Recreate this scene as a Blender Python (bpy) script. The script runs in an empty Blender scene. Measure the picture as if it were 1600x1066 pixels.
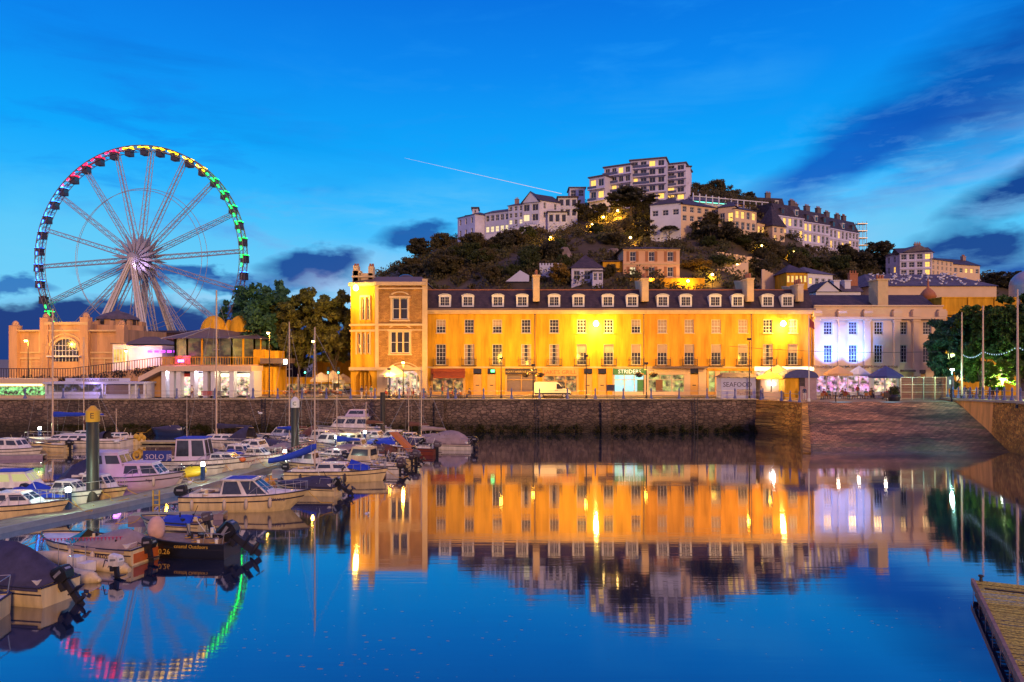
import bpy, math, random
import numpy as np
from mathutils import Vector, Matrix
R = math.radians
random.seed(7)
rng = np.random.default_rng(7)
scn = bpy.context.scene
COL = scn.collection

# ---------------------------------------------------------------- camera
F, H, CX, CY = 1155.0, 10.0, 800.0, 560.0      # focal length in photo pixels, eye height over the water, horizon row
cam = bpy.data.cameras.new("camera")
cam.sensor_width = 36.0
cam.lens = F / 1600.0 * 36.0
cam.shift_y = (CY - 533.0) / 1600.0
cam.clip_start = 0.2
cam.clip_end = 20000
camo = bpy.data.objects.new("camera", cam)
camo.location = (0, 0, H)
camo.rotation_euler = (R(90), 0, 0)
COL.objects.link(camo)
scn.camera = camo

def P(px, py, Y):                      # point seen at a photo pixel at distance Y
    return Vector(((px - CX) / F * Y, Y, H - (py - CY) / F * Y))
def G(px, py, z=0.0):                  # point seen at a photo pixel at height z
    Y = F * (H - z) / (py - CY)
    return Vector(((px - CX) / F * Y, Y, z))
def XA(px, Y): return (px - CX) / F * Y
def ZA(py, Y): return H - (py - CY) / F * Y

# ---------------------------------------------------------------- exposure and render
scn.view_settings.view_transform = 'Standard'
scn.view_settings.look = 'None'
scn.view_settings.exposure = 0.0
scn.view_settings.gamma = 1.0
scn.view_settings.use_curve_mapping = False
scn.render.engine = 'CYCLES'
scn.cycles.use_denoising = True
scn.cycles.max_bounces = 6
scn.cycles.diffuse_bounces = 2
scn.cycles.glossy_bounces = 3
scn.cycles.transmission_bounces = 3
scn.cycles.transparent_max_bounces = 6
scn.cycles.sample_clamp_indirect = 4.0
scn.cycles.use_light_tree = True
scn.cycles.caustics_reflective = False
scn.cycles.caustics_refractive = False

def srgb(r, g, b):
    f = lambda c: (c / 12.92 if c <= 0.04045 else ((c + 0.055) / 1.055) ** 2.4)
    return (f(r / 255), f(g / 255), f(b / 255), 1.0)

class NT:                              # tiny helper for node trees
    def __init__(s, nt): s.nt = nt; s.n = nt.nodes; s.l = nt.links
    def node(s, t, **k):
        x = s.n.new(t)
        for a, v in k.items(): setattr(x, a, v)
        return x
    def put(s, sock, v):
        if hasattr(v, 'is_output') or isinstance(v, bpy.types.NodeSocket): s.l.new(v, sock)
        else: sock.default_value = v
    def m(s, op, a, b=0.0, c=0.0, clamp=False):
        x = s.node('ShaderNodeMath', operation=op, use_clamp=clamp)
        s.put(x.inputs[0], a); s.put(x.inputs[1], b)
        if len(x.inputs) > 2: s.put(x.inputs[2], c)
        return x.outputs[0]
    def mix(s, f, a, b, mode='MIX'):
        x = s.node('ShaderNodeMix', data_type='RGBA', blend_type=mode)
        s.put(x.inputs[0], f); s.put(x.inputs[6], a); s.put(x.inputs[7], b)
        return x.outputs[2]
    def ramp(s, f, stops, interp='LINEAR'):
        x = s.node('ShaderNodeValToRGB'); x.color_ramp.interpolation = interp
        e = x.color_ramp.elements
        while len(e) < len(stops): e.new(0.5)
        for i, (p, c) in enumerate(stops):
            e[i].position = p; e[i].color = c if len(c) == 4 else (*c, 1)
        s.put(x.inputs[0], f)
        return x.outputs[0]
    def noise(s, vec, scale, detail=4, rough=0.55, dist=0.0):
        x = s.node('ShaderNodeTexNoise')
        if vec is not None: s.put(x.inputs['Vector'], vec)
        x.inputs['Scale'].default_value = scale; x.inputs['Detail'].default_value = detail
        x.inputs['Roughness'].default_value = rough; x.inputs['Distortion'].default_value = dist
        return x.outputs['Fac']
    def mapping(s, vec, loc=(0, 0, 0), rot=(0, 0, 0), sc=(1, 1, 1)):
        x = s.node('ShaderNodeMapping'); s.put(x.inputs[0], vec)
        x.inputs[1].default_value = loc; x.inputs[2].default_value = rot; x.inputs[3].default_value = sc
        return x.outputs[0]

# ---------------------------------------------------------------- dusk sky
world = bpy.data.worlds.new("World")
scn.world = world
world.use_nodes = True
world.node_tree.nodes.clear()
W = NT(world.node_tree)
tc = W.node('ShaderNodeTexCoord')
sep = W.node('ShaderNodeSeparateXYZ'); W.l.new(tc.outputs['Generated'], sep.inputs[0])
dx, dy, dz = sep.outputs
az = W.m('MULTIPLY', W.m('ARCTAN2', dx, dy), 180 / math.pi)           # degrees, 0 = out over the harbour
el = W.m('MULTIPLY', W.m('ARCSINE', dz), 180 / math.pi)
# low dusk light: physical sky, a small share of the whole
sky = W.node('ShaderNodeTexSky', sky_type='NISHITA')
sky.sun_disc = False; sky.sun_elevation = R(2); sky.sun_rotation = R(160)
elf = W.m('DIVIDE', el, 45.0, clamp=True)
base = W.ramp(elf, [(0.0, srgb(150, 215, 246)), (0.10, srgb(128, 210, 248)), (0.22, srgb(50, 188, 255)),
                    (0.34, srgb(0, 166, 252)), (0.47, srgb(0, 136, 240)), (0.60, srgb(0, 110, 222)), (1.0, srgb(0, 76, 170))])
def skycoord(px, py):
    a = math.atan((px - CX) / F)
    return math.degrees(a), math.degrees(math.atan((CY - py) / F * math.cos(a)))
comb = W.node('ShaderNodeCombineXYZ'); W.l.new(az, comb.inputs[0]); W.l.new(el, comb.inputs[1])
wob = W.noise(W.mapping(comb.outputs[0], sc=(0.10, 0.2, 1)), 1.0, 4, 0.55)
wob2 = W.noise(W.mapping(comb.outputs[0], loc=(7, 3, 0), sc=(0.35, 0.7, 1)), 1.0, 4, 0.55)
streak = W.noise(W.mapping(comb.outputs[0], rot=(0, 0, R(-22)), sc=(0.05, 0.34, 1)), 1.0, 5, 0.6, 0.5)
streak2 = W.noise(W.mapping(comb.outputs[0], loc=(3, 9, 0), rot=(0, 0, R(-20)), sc=(0.035, 0.28, 1)), 1.0, 4, 0.6, 0.3)
azw = W.m('ADD', az, W.m('MULTIPLY', W.m('SUBTRACT', wob2, 0.5), 3.0))
elw = W.m('ADD', el, W.m('MULTIPLY', W.m('SUBTRACT', wob, 0.5), 3.2))
elw = W.m('ADD', elw, W.m('MULTIPLY', W.m('SUBTRACT', wob2, 0.5), 2.6))
col = base
def blob(col, px, py, rx, ry, rot, color, hard=1.4, amt=1.0, tex=None):
    a0, e0 = skycoord(px, py)
    k = math.degrees(1 / F)
    ca, sa = math.cos(R(rot)), math.sin(R(rot))
    u = W.m('SUBTRACT', azw, a0); v = W.m('SUBTRACT', elw, e0)
    U = W.m('ADD', W.m('MULTIPLY', u, ca / (rx * k)), W.m('MULTIPLY', v, sa / (rx * k)))
    V = W.m('ADD', W.m('MULTIPLY', u, -sa / (ry * k)), W.m('MULTIPLY', v, ca / (ry * k)))
    d = W.m('SQRT', W.m('ADD', W.m('MULTIPLY', U, U), W.m('MULTIPLY', V, V)))
    f = W.m('MULTIPLY', W.m('SUBTRACT', 1.0, d), hard, clamp=True)
    f = W.m('MULTIPLY', f, amt)
    if tex is not None: f = W.m('MULTIPLY', f, tex, clamp=True)
    return W.mix(f, col, color)
st = W.m('MULTIPLY', W.m('SUBTRACT', streak, 0.38), 3.2, clamp=True)
st2 = W.m('MULTIPLY', W.m('SUBTRACT', streak2, 0.42), 4.0, clamp=True)
# thin high veils
col = blob(col, 1330, 315, 430, 80, 20, srgb(130, 186, 244), 1.8, 0.9, st)
col = blob(col, 1380, 345, 300, 42, 16, srgb(176, 178, 235), 1.8, 0.85, st2)
col = blob(col, 1480, 345, 260, 60, 14, srgb(90, 200, 245), 1.4, 0.7)
col = blob(col, 1250, 380, 220, 110, 0, srgb(135, 208, 246), 1.3, 0.65)
col = blob(col, 620, 330, 240, 60, 8, srgb(110, 200, 248), 1.4, 0.6, st)
col = blob(col, 1050, 180, 240, 60, 14, srgb(60, 170, 248), 1.3, 0.5, st2)
col = blob(col, 560, 440, 120, 60, 0, srgb(150, 205, 246), 1.4, 0.7)
col = blob(col, 470, 360, 230, 60, 4, srgb(90, 190, 248), 1.2, 0.65, st2)
col = blob(col, 130, 390, 420, 110, 0, srgb(100, 205, 248), 1.2, 0.75)
# deep blue streaks of cloud over the right of the bay
col = blob(col, 1480, 165, 430, 95, 32, srgb(0, 70, 172), 1.5, 0.85, st)
col = blob(col, 1340, 240, 240, 46, 24, srgb(0, 92, 196), 1.6, 0.9)
col = blob(col, 1640, 60, 260, 120, 30, srgb(0, 72, 168), 1.2, 0.7)
col = blob(col, 250, 90, 420, 90, -22, srgb(0, 92, 196), 1.0, 0.55, st)
col = blob(col, 1590, 295, 115, 34, 22, srgb(0, 52, 140), 1.5, 0.95)
col = blob(col, 1522, 390, 92, 36, 2, srgb(8, 58, 140), 1.9, 0.95)
col = blob(col, 1600, 425, 70, 30, 8, srgb(8, 70, 165), 1.6, 0.9)
# dark banks low on the left
col = blob(col, 130, 535, 620, 64, 0, srgb(2, 46, 124), 3.2, 0.97)
col = blob(col, 330, 440, 180, 22, -4, srgb(6, 72, 160), 2.2, 0.9)
mot = W.m('MULTIPLY', W.m('SUBTRACT', W.noise(W.mapping(comb.outputs[0], loc=(11, 2, 0), rot=(0, 0, R(-12)), sc=(0.13, 0.55, 1)), 1.0, 6, 0.62, 0.4), 0.50), 5.0, clamp=True)
col = blob(col, 1400, 330, 520, 170, 16, srgb(120, 196, 248), 1.5, 0.55, mot)
col = blob(col, 520, 400, 460, 110, 2, srgb(140, 214, 250), 1.5, 0.6, mot)
col = blob(col, 900, 140, 900, 150, 6, srgb(30, 150, 245), 1.2, 0.5, mot)
col = blob(col, 250, 250, 420, 180, -30, srgb(0, 112, 224), 1.2, 0.5, mot)
col = blob(col, 490, 418, 90, 34, 4, srgb(6, 66, 150), 2.2, 0.95)
col = blob(col, 650, 372, 70, 28, 6, srgb(14, 80, 165), 2.0, 0.9)
col = blob(col, 20, 440, 60, 14, 0, srgb(6, 90, 180), 2.0, 0.8)
col = blob(col, 420, 470, 220, 9, 2, srgb(150, 208, 246), 1.6, 0.85)
col = blob(col, 90, 466, 150, 9, 0, srgb(120, 200, 244), 1.6, 0.7)
col = blob(col, 520, 445, 90, 16, 0, srgb(180, 190, 232), 1.3, 0.35)
# after-glow behind the viewer, where the town's light meets the dusk
back = W.m('MULTIPLY', W.m('SUBTRACT', W.m('MULTIPLY', dy, -1.0), -0.1), 1.6, clamp=True)
glow = W.ramp(elf, [(0.0, (0.38, 0.26, 0.38)), (0.3, (0.28, 0.24, 0.52)), (0.7, (0.20, 0.22, 0.60)), (1.0, (0.04, 0.13, 0.45))])
col = W.mix(back, col, glow)
topf = W.m('DIVIDE', W.m('SUBTRACT', el, 32.0), 20.0, clamp=True)
col = W.mix(topf, col, (0.38, 0.25, 0.56, 1))
bg1 = W.node('ShaderNodeBackground'); W.l.new(col, bg1.inputs[0]); bg1.inputs[1].default_value = 1.0
bg2 = W.node('ShaderNodeBackground'); W.l.new(sky.outputs[0], bg2.inputs[0]); bg2.inputs[1].default_value = 0.004
add = W.node('ShaderNodeAddShader'); W.l.new(bg1.outputs[0], add.inputs[0]); W.l.new(bg2.outputs[0], add.inputs[1])
wo = W.node('ShaderNodeOutputWorld'); W.l.new(add.outputs[0], wo.inputs[0])
world.cycles.sampling_method = 'AUTOMATIC'

# ---------------------------------------------------------------- soft orange light added in place of the harbour's sodium lamps
sl = bpy.data.lights.new("sodium_fill", 'SUN'); sl.energy = 1.75; sl.angle = R(7); sl.color = (1.0, 0.55, 0.20)
so = bpy.data.objects.new("sodium_fill", sl); COL.objects.link(so)
so.rotation_euler = (R(76), 0, R(26))
# ================================================================= helpers: materials
MATS = {}
def mat(name, color, rough=0.7, metal=0.0, var=0.18, scale=3.0, bump=0.0, bscale=20.0, emit=None, es=1.0, spec=0.5, coord='Object', streak=False):
    if name in MATS: return MATS[name]
    m = bpy.data.materials.new(name); m.use_nodes = True
    N = NT(m.node_tree); b = m.node_tree.nodes['Principled BSDF']
    c = tuple(color[:3])
    b.inputs['Roughness'].default_value = rough; b.inputs['Metallic'].default_value = metal
    b.inputs['Specular IOR Level'].default_value = spec
    t = N.node('ShaderNodeTexCoord')
    vec = t.outputs[coord]
    if streak: vec = N.mapping(vec, sc=(1, 1, 0.15))
    if var > 0:
        f = N.noise(vec, scale, 5, 0.6)
        f = N.m('MULTIPLY', N.m('SUBTRACT', f, 0.3), 2.5, clamp=True)
        lo = tuple(x * (1 - var) for x in c) + (1,); hi = tuple(min(1, x * (1 + var * 0.6)) for x in c) + (1,)
        N.l.new(N.mix(f, lo, hi), b.inputs['Base Color'])
    else: b.inputs['Base Color'].default_value = (*c, 1)
    if bump > 0:
        bn = N.node('ShaderNodeBump'); bn.inputs['Strength'].default_value = bump; bn.inputs['Distance'].default_value = 0.05
        N.l.new(N.noise(vec, bscale, 4, 0.6), bn.inputs['Height']); N.l.new(bn.outputs[0], b.inputs['Normal'])
    if emit:
        b.inputs['Emission Color'].default_value = (*emit[:3], 1); b.inputs['Emission Strength'].default_value = es
    MATS[name] = m
    return m
def masonry(name, c1, c2, mortar, bw=0.9, bh=0.4, ms=0.02, bump=0.5, rough=0.85, axis='xz', stain=None, msm=0.3, patch=False):
    if name in MATS: return MATS[name]
    m = bpy.data.materials.new(name); m.use_nodes = True
    N = NT(m.node_tree); b = m.node_tree.nodes['Principled BSDF']; b.inputs['Roughness'].default_value = rough
    b.inputs['Specular IOR Level'].default_value = 0.3
    t = N.node('ShaderNodeTexCoord'); s = N.node('ShaderNodeSeparateXYZ'); N.l.new(t.outputs['Object'], s.inputs[0])
    cb = N.node('ShaderNodeCombineXYZ')
    hx = N.m('ADD', s.outputs[0], s.outputs[1]) if axis == 'xz' else s.outputs[0]
    wob = N.noise(t.outputs['Object'], 1.3, 3)
    N.l.new(N.m('ADD', hx, N.m('MULTIPLY', wob, 0.12)), cb.inputs[0])
    N.l.new(N.m('ADD', s.outputs[2] if axis == 'xz' else s.outputs[1], N.m('MULTIPLY', wob, 0.10)), cb.inputs[1])
    br = N.node('ShaderNodeTexBrick'); N.l.new(cb.outputs[0], br.inputs['Vector'])
    br.inputs['Scale'].default_value = 1.0; br.inputs['Brick Width'].default_value = bw; br.inputs['Row Height'].default_value = bh
    br.inputs['Mortar Size'].default_value = ms; br.inputs['Mortar Smooth'].default_value = msm
    br.inputs['Color1'].default_value = (*c1, 1); br.inputs['Color2'].default_value = (*c2, 1); br.inputs['Mortar'].default_value = (*mortar, 1)
    br.inputs['Bias'].default_value = 0.1
    f = N.noise(t.outputs['Object'], 0.9, 6, 0.65)
    v = N.ramp(f, [(0.25, (0.55, 0.55, 0.55)), (0.7, (1.25, 1.2, 1.15))])
    c = N.mix(1.0, br.outputs['Color'], v, 'MULTIPLY')
    f2 = N.noise(t.outputs['Object'], 7.0, 4, 0.7)
    c = N.mix(0.7, c, N.ramp(f2, [(0.3, (0.6, 0.6, 0.6)), (0.7, (1.25, 1.25, 1.25))]), 'MULTIPLY')
    if patch:
        f3 = N.noise(N.mapping(t.outputs['Object'], sc=(0.10, 0.28, 1)), 1.0, 7, 0.7, 0.6)
        c = N.mix(1.0, c, N.ramp(f3, [(0.34, (0.22, 0.2, 0.3)), (0.48, (0.8, 0.75, 0.8)), (0.62, (1.6, 1.35, 1.2))]), 'MULTIPLY')
        f4 = N.noise(t.outputs['Object'], 0.5, 6, 0.75)
        wet = N.m('DIVIDE', N.m('SUBTRACT', N.m('ADD', -0.1, N.m('MULTIPLY', f4, 3.0)), s.outputs[2]), 1.6, clamp=True)
        c = N.mix(N.m('MULTIPLY', wet, 0.8), c, (0.05, 0.04, 0.025, 1))
        moss = N.m('MULTIPLY', N.m('SUBTRACT', N.noise(N.mapping(t.outputs['Object'], loc=(4, 1, 0), sc=(0.12, 0.2, 1)), 1.0, 5, 0.7), 0.52), 7.0, clamp=True)
        c = N.mix(N.m('MULTIPLY', moss, 0.5), c, (0.16, 0.17, 0.04, 1))
        N.l.new(N.m('SUBTRACT', 0.75, N.m('MULTIPLY', wet, 0.42)), b.inputs['Roughness'])
    if stain:                                       # weed and damp below the tide line
        z0, z1, sc = stain
        g = N.m('DIVIDE', N.m('SUBTRACT', N.m('ADD', z1, N.m('MULTIPLY', wob, 0.8)), s.outputs[2]), z1 - z0, clamp=True)
        c = N.mix(N.m('MULTIPLY', g, 0.85), c, (*sc, 1))
    N.l.new(c, b.inputs['Base Color'])
    bn = N.node('ShaderNodeBump'); bn.inputs['Strength'].default_value = bump; bn.inputs['Distance'].default_value = 0.06
    N.l.new(N.m('ADD', N.m('MULTIPLY', br.outputs['Fac'], -1.0), N.m('MULTIPLY', f2, 0.8)), bn.inputs['Height']); N.l.new(bn.outputs[0], b.inputs['Normal'])
    MATS[name] = m
    return m
def rubble(name, c1, c2, mortar, sx=1.3, sz=2.6, bump=1.0, stain=None):
    """coursed rubble: irregular stones with dark joints"""
    if name in MATS: return MATS[name]
    m = bpy.data.materials.new(name); m.use_nodes = True
    N = NT(m.node_tree); b = m.node_tree.nodes['Principled BSDF']; b.inputs['Roughness'].default_value = 0.75; b.inputs['Specular IOR Level'].default_value = 0.4
    t = N.node('ShaderNodeTexCoord'); s = N.node('ShaderNodeSeparateXYZ'); N.l.new(t.outputs['Object'], s.inputs[0])
    cb = N.node('ShaderNodeCombineXYZ'); N.l.new(N.m('MULTIPLY', N.m('ADD', s.outputs[0], s.outputs[1]), sx), cb.inputs[0]); N.l.new(N.m('MULTIPLY', s.outputs[2], sz), cb.inputs[1])
    v = N.node('ShaderNodeTexVoronoi'); N.l.new(cb.outputs[0], v.inputs['Vector']); v.inputs['Scale'].default_value = 1.0; v.inputs['Randomness'].default_value = 0.75
    ve = N.node('ShaderNodeTexVoronoi', feature='DISTANCE_TO_EDGE'); N.l.new(cb.outputs[0], ve.inputs['Vector']); ve.inputs['Scale'].default_value = 1.0; ve.inputs['Randomness'].default_value = 0.75
    sc_ = N.node('ShaderNodeSeparateColor'); N.l.new(v.outputs['Color'], sc_.inputs[0])
    c = N.mix(sc_.outputs[0], (*c1, 1), (*c2, 1))
    big = N.noise(t.outputs['Object'], 0.35, 6, 0.65)
    c = N.mix(1.0, c, N.ramp(big, [(0.3, (0.45, 0.45, 0.45)), (0.7, (1.4, 1.3, 1.25))]), 'MULTIPLY')
    fine = N.noise(t.outputs['Object'], 6.0, 5, 0.7)
    c = N.mix(0.8, c, N.ramp(fine, [(0.3, (0.5, 0.5, 0.5)), (0.7, (1.35, 1.35, 1.35))]), 'MULTIPLY')
    j = N.m('MULTIPLY', ve.outputs['Distance'], 12.0, clamp=True)
    c = N.mix(j, (*mortar, 1), c)
    if stain:
        z0, z1, sc2 = stain
        g = N.m('DIVIDE', N.m('SUBTRACT', N.m('ADD', z1, N.m('MULTIPLY', N.m('SUBTRACT', big, .5), 2.2)), s.outputs[2]), z1 - z0, clamp=True)
        c = N.mix(N.m('MULTIPLY', g, 0.85), c, (*sc2, 1))
    N.l.new(c, b.inputs['Base Color'])
    bn = N.node('ShaderNodeBump'); bn.inputs['Strength'].default_value = bump; bn.inputs['Distance'].default_value = 0.08
    N.l.new(N.m('ADD', N.m('MULTIPLY', j, 1.0), N.m('MULTIPLY', fine, 0.9)), bn.inputs['Height']); N.l.new(bn.outputs[0], b.inputs['Normal'])
    MATS[name] = m
    return m
def lit(name, color, es, var=0.5, scale=1.2, grid=None, dark=(0.02, 0.015, 0.01), through=0.35):
    """a lit interior: bright areas broken by furniture, goods and shelves"""
    if name in MATS: return MATS[name]
    m = bpy.data.materials.new(name); m.use_nodes = True
    N = NT(m.node_tree); b = m.node_tree.nodes['Principled BSDF']
    t = N.node('ShaderNodeTexCoord'); s = N.node('ShaderNodeSeparateXYZ'); N.l.new(t.outputs['Object'], s.inputs[0])
    cb = N.node('ShaderNodeCombineXYZ'); N.l.new(s.outputs[0], cb.inputs[0]); N.l.new(s.outputs[2], cb.inputs[1])
    v = N.node('ShaderNodeTexVoronoi', distance='CHEBYCHEV'); N.l.new(cb.outputs[0], v.inputs['Vector']); v.inputs['Scale'].default_value = scale * 2.2
    n = N.noise(cb.outputs[0], scale, 4, 0.6)
    k = N.m('MULTIPLY', N.m('SUBTRACT', n, through), 4.0, clamp=True)
    col = N.mix(var, (*color, 1), v.outputs['Color'], 'MULTIPLY')
    col = N.mix(var * 0.5, col, (*color, 1))
    col = N.mix(k, (*dark, 1), col)
    b.inputs['Base Color'].default_value = (0.05, 0.05, 0.05, 1); b.inputs['Roughness'].default_value = 0.3
    N.l.new(col, b.inputs['Emission Color']); b.inputs['Emission Strength'].default_value = es
    MATS[name] = m
    return m
def leafmat(name, c, var=0.5):
    if name in MATS: return MATS[name]
    m = bpy.data.materials.new(name); m.use_nodes = True
    N = NT(m.node_tree); b = m.node_tree.nodes['Principled BSDF']
    t = N.node('ShaderNodeTexCoord'); g = N.node('ShaderNodeNewGeometry')
    f = N.noise(t.outputs['Object'], 0.8, 3, 0.6)
    lo = tuple(x * (1 - var) for x in c) + (1,); hi = tuple(min(1, x * (1 + var)) for x in c) + (1,)
    cc = N.mix(g.outputs['Random Per Island'], lo, hi)
    big = N.m('MULTIPLY', N.m('SUBTRACT', N.noise(t.outputs['Object'], 0.13, 3, 0.6), 0.42), 5.0, clamp=True)
    cc = N.mix(N.m('MULTIPLY', big, 0.55), cc, (c[0] * 0.45, c[1] * 1.15, c[2] * 0.9, 1))
    cc = N.mix(N.m('MULTIPLY', f, 0.6), cc, (c[0] * 1.3, c[1] * 0.9, c[2] * 0.6, 1))
    N.l.new(cc, b.inputs['Base Color']); b.inputs['Roughness'].default_value = 0.6; b.inputs['Specular IOR Level'].default_value = 0.25
    tr = N.node('ShaderNodeBsdfTranslucent'); N.l.new(cc, tr.inputs[0])
    mx = N.node('ShaderNodeMixShader'); mx.inputs[0].default_value = 0.3
    out = m.node_tree.nodes['Material Output']
    N.l.new(b.outputs[0], mx.inputs[1]); N.l.new(tr.outputs[0], mx.inputs[2]); N.l.new(mx.outputs[0], out.inputs[0])
    MATS[name] = m
    return m

# ================================================================= helpers: objects
def tag(o, label=None, cat=None, group=None, kind=None):
    if label: o['label'] = label
    if cat: o['category'] = cat
    if group: o['group'] = group
    if kind: o['kind'] = kind
    return o
def thing(name, label, cat, loc=(0, 0, 0), rz=0.0, group=None):
    o = bpy.data.objects.new(name, None); COL.objects.link(o)
    o.location = loc; o.rotation_euler = (0, 0, rz); o.empty_display_size = 0.3
    return tag(o, label, cat, group)
def link(me, name, parent=None, loc=(0, 0, 0), rot=(0, 0, 0), sc=(1, 1, 1)):
    o = bpy.data.objects.new(name, me); COL.objects.link(o)
    o.parent = parent; o.location = loc; o.rotation_euler = rot; o.scale = sc
    return o
def copy_tree(o, parent=None):
    c = o.copy(); COL.objects.link(c); c.parent = parent
    for ch in o.children: copy_tree(ch, c)
    return c
class MB:
    def __init__(s): s.v = []; s.f = []; s.sm = []
    def add(s, vs, fs, smooth=False):
        n = len(s.v); s.v += [tuple(p) for p in vs]; s.f += [tuple(i + n for i in q) for q in fs]; s.sm += [smooth] * len(fs)
        return s
    def box(s, x0, x1, y0, y1, z0, z1, M=None):
        vs = [Vector((x, y, z)) for z in (z0, z1) for x, y in ((x0, y0), (x1, y0), (x1, y1), (x0, y1))]
        if M is not None: vs = [M @ p for p in vs]
        return s.add(vs, [(0, 3, 2, 1), (4, 5, 6, 7), (0, 1, 5, 4), (1, 2, 6, 5), (2, 3, 7, 6), (3, 0, 4, 7)])
    def cbox(s, c, sz, rz=0.0, rx=0.0, ry=0.0):
        M = Matrix.Translation(Vector(c)) @ Matrix.Rotation(rz, 4, 'Z') @ Matrix.Rotation(ry, 4, 'Y') @ Matrix.Rotation(rx, 4, 'X')
        return s.box(-sz[0] / 2, sz[0] / 2, -sz[1] / 2, sz[1] / 2, -sz[2] / 2, sz[2] / 2, M)
    def tube(s, p, q, r0, r1=None, n=8, cap=True):
        p = Vector(p); q = Vector(q); r1 = r0 if r1 is None else r1
        d = q - p
        if d.length < 1e-6: return s
        d.normalize(); a = Vector((0, 0, 1)) if abs(d.z) < 0.9 else Vector((1, 0, 0))
        u = d.cross(a).normalized(); w = d.cross(u)
        ring = lambda c, r: [c + (u * math.cos(2 * math.pi * i / n) + w * math.sin(2 * math.pi * i / n)) * r for i in range(n)]
        vs = ring(p, r0) + ring(q, r1)
        fs = [(i, (i + 1) % n, n + (i + 1) % n, n + i) for i in range(n)]
        s.add(vs, fs, n > 4)
        if cap: s.add(vs, [tuple(range(n))[::-1], tuple(range(n, 2 * n))])
        return s
    def path(s, pts, r, n=6):
        rs = r if isinstance(r, (list, tuple)) else [r] * len(pts)
        for i in range(len(pts) - 1): s.tube(pts[i], pts[i + 1], rs[i], rs[i + 1], n)
        return s
    def prism(s, poly, y0, y1, plane='xz'):
        n = len(poly)
        f = (lambda a, b, c: (a, c, b)) if plane == 'xz' else ((lambda a, b, c: (a, b, c)) if plane == 'xy' else (lambda a, b, c: (c, a, b)))
        vs = [f(a, b, y0) for a, b in poly] + [f(a, b, y1) for a, b in poly]
        fs = [(i, (i + 1) % n, n + (i + 1) % n, n + i) for i in range(n)] + [tuple(range(n))[::-1], tuple(range(n, 2 * n))]
        return s.add(vs, fs)
    def loft(s, secs, closed=True, caps=True, smooth=True):
        n = len(secs[0]); vs = [p for sec in secs for p in sec]; fs = []
        m = n if closed else n - 1
        for k in range(len(secs) - 1):
            for i in range(m):
                j = (i + 1) % n
                fs.append((k * n + i, k * n + j, (k + 1) * n + j, (k + 1) * n + i))
        s.add(vs, fs, smooth)
        if caps:
            s.add(secs[0], [tuple(range(n))[::-1]]); s.add(secs[-1], [tuple(range(n))])
        return s
    def ell(s, c, r, nu=12, nv=8, z0=-1.0):
        """ellipsoid, cut below z0"""
        secs = []
        t0 = math.asin(max(-1, z0))
        for j in range(nv + 1):
            t = t0 + (math.pi / 2 - t0) * j / nv
            rr = max(math.cos(t), 1e-3)
            secs.append([(c[0] + r[0] * rr * math.cos(2 * math.pi * i / nu), c[1] + r[1] * rr * math.sin(2 * math.pi * i / nu), c[2] + r[2] * math.sin(t)) for i in range(nu)])
        return s.loft(secs)
    def arch(s, cx, cz, r0, r1, y0, y1, a0=0.0, a1=180.0, n=14, sz=1.0):
        for i in range(n):
            t0, t1 = R(a0 + (a1 - a0) * i / n), R(a0 + (a1 - a0) * (i + 1) / n)
            q = [(cx + r0 * math.cos(t0), cz + sz * r0 * math.sin(t0)), (cx + r1 * math.cos(t0), cz + sz * r1 * math.sin(t0)),
                 (cx + r1 * math.cos(t1), cz + sz * r1 * math.sin(t1)), (cx + r0 * math.cos(t1), cz + sz * r0 * math.sin(t1))]
            s.prism(q, y0, y1)
        return s
    def facade(s, x0, x1, z0, z1, ops, y=0.0, d=0.25):
        """a wall sheet facing -y, with openings (xa, xb, za, zb) and their reveals"""
        ops = [o for o in ops if o[0] < x1 and o[1] > x0]
        xs = sorted({x0, x1, *[o[0] for o in ops], *[o[1] for o in ops]}); zs = sorted({z0, z1, *[o[2] for o in ops], *[o[3] for o in ops]})
        for i in range(len(xs) - 1):
            for j in range(len(zs) - 1):
                cx, cz = (xs[i] + xs[i + 1]) / 2, (zs[j] + zs[j + 1]) / 2
                if any(o[0] < cx < o[1] and o[2] < cz < o[3] for o in ops): continue
                s.add([(xs[i], y, zs[j]), (xs[i + 1], y, zs[j]), (xs[i + 1], y, zs[j + 1]), (xs[i], y, zs[j + 1])], [(0, 1, 2, 3)])
        for a, b, c, e in ops:
            s.add([(a, y, c), (b, y, c), (b, y, e), (a, y, e), (a, y + d, c), (b, y + d, c), (b, y + d, e), (a, y + d, e)],
                  [(0, 4, 5, 1), (1, 5, 6, 2), (2, 6, 7, 3), (3, 7, 4, 0)])
        return s
    def mesh(s, name, m):
        me = bpy.data.meshes.new(name); me.from_pydata(s.v, [], s.f); me.update()
        if m is not None: me.materials.append(m)
        if any(s.sm): me.polygons.foreach_set('use_smooth', s.sm)
        return me
    def build(s, name, m, parent=None, loc=(0, 0, 0), rot=(0, 0, 0)):
        return link(s.mesh(name, m), name, parent, loc, rot)
def text(body, size, m, name, parent, loc, rot=(math.pi / 2, 0, 0), sx=1.0, align='CENTER', ext=0.01):
    cu = bpy.data.curves.new(name, 'FONT'); cu.body = body; cu.size = size; cu.extrude = ext; cu.align_x = align; cu.align_y = 'CENTER'
    cu.resolution_u = 2
    t = bpy.data.objects.new(name + '_tmp', cu); COL.objects.link(t)
    dg = bpy.context.evaluated_depsgraph_get(); me = bpy.data.meshes.new_from_object(t.evaluated_get(dg))
    bpy.data.objects.remove(t); bpy.data.curves.remove(cu)
    me.materials.clear(); me.materials.append(m)
    return link(me, name, parent, loc, rot, (sx, 1, 1))
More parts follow.
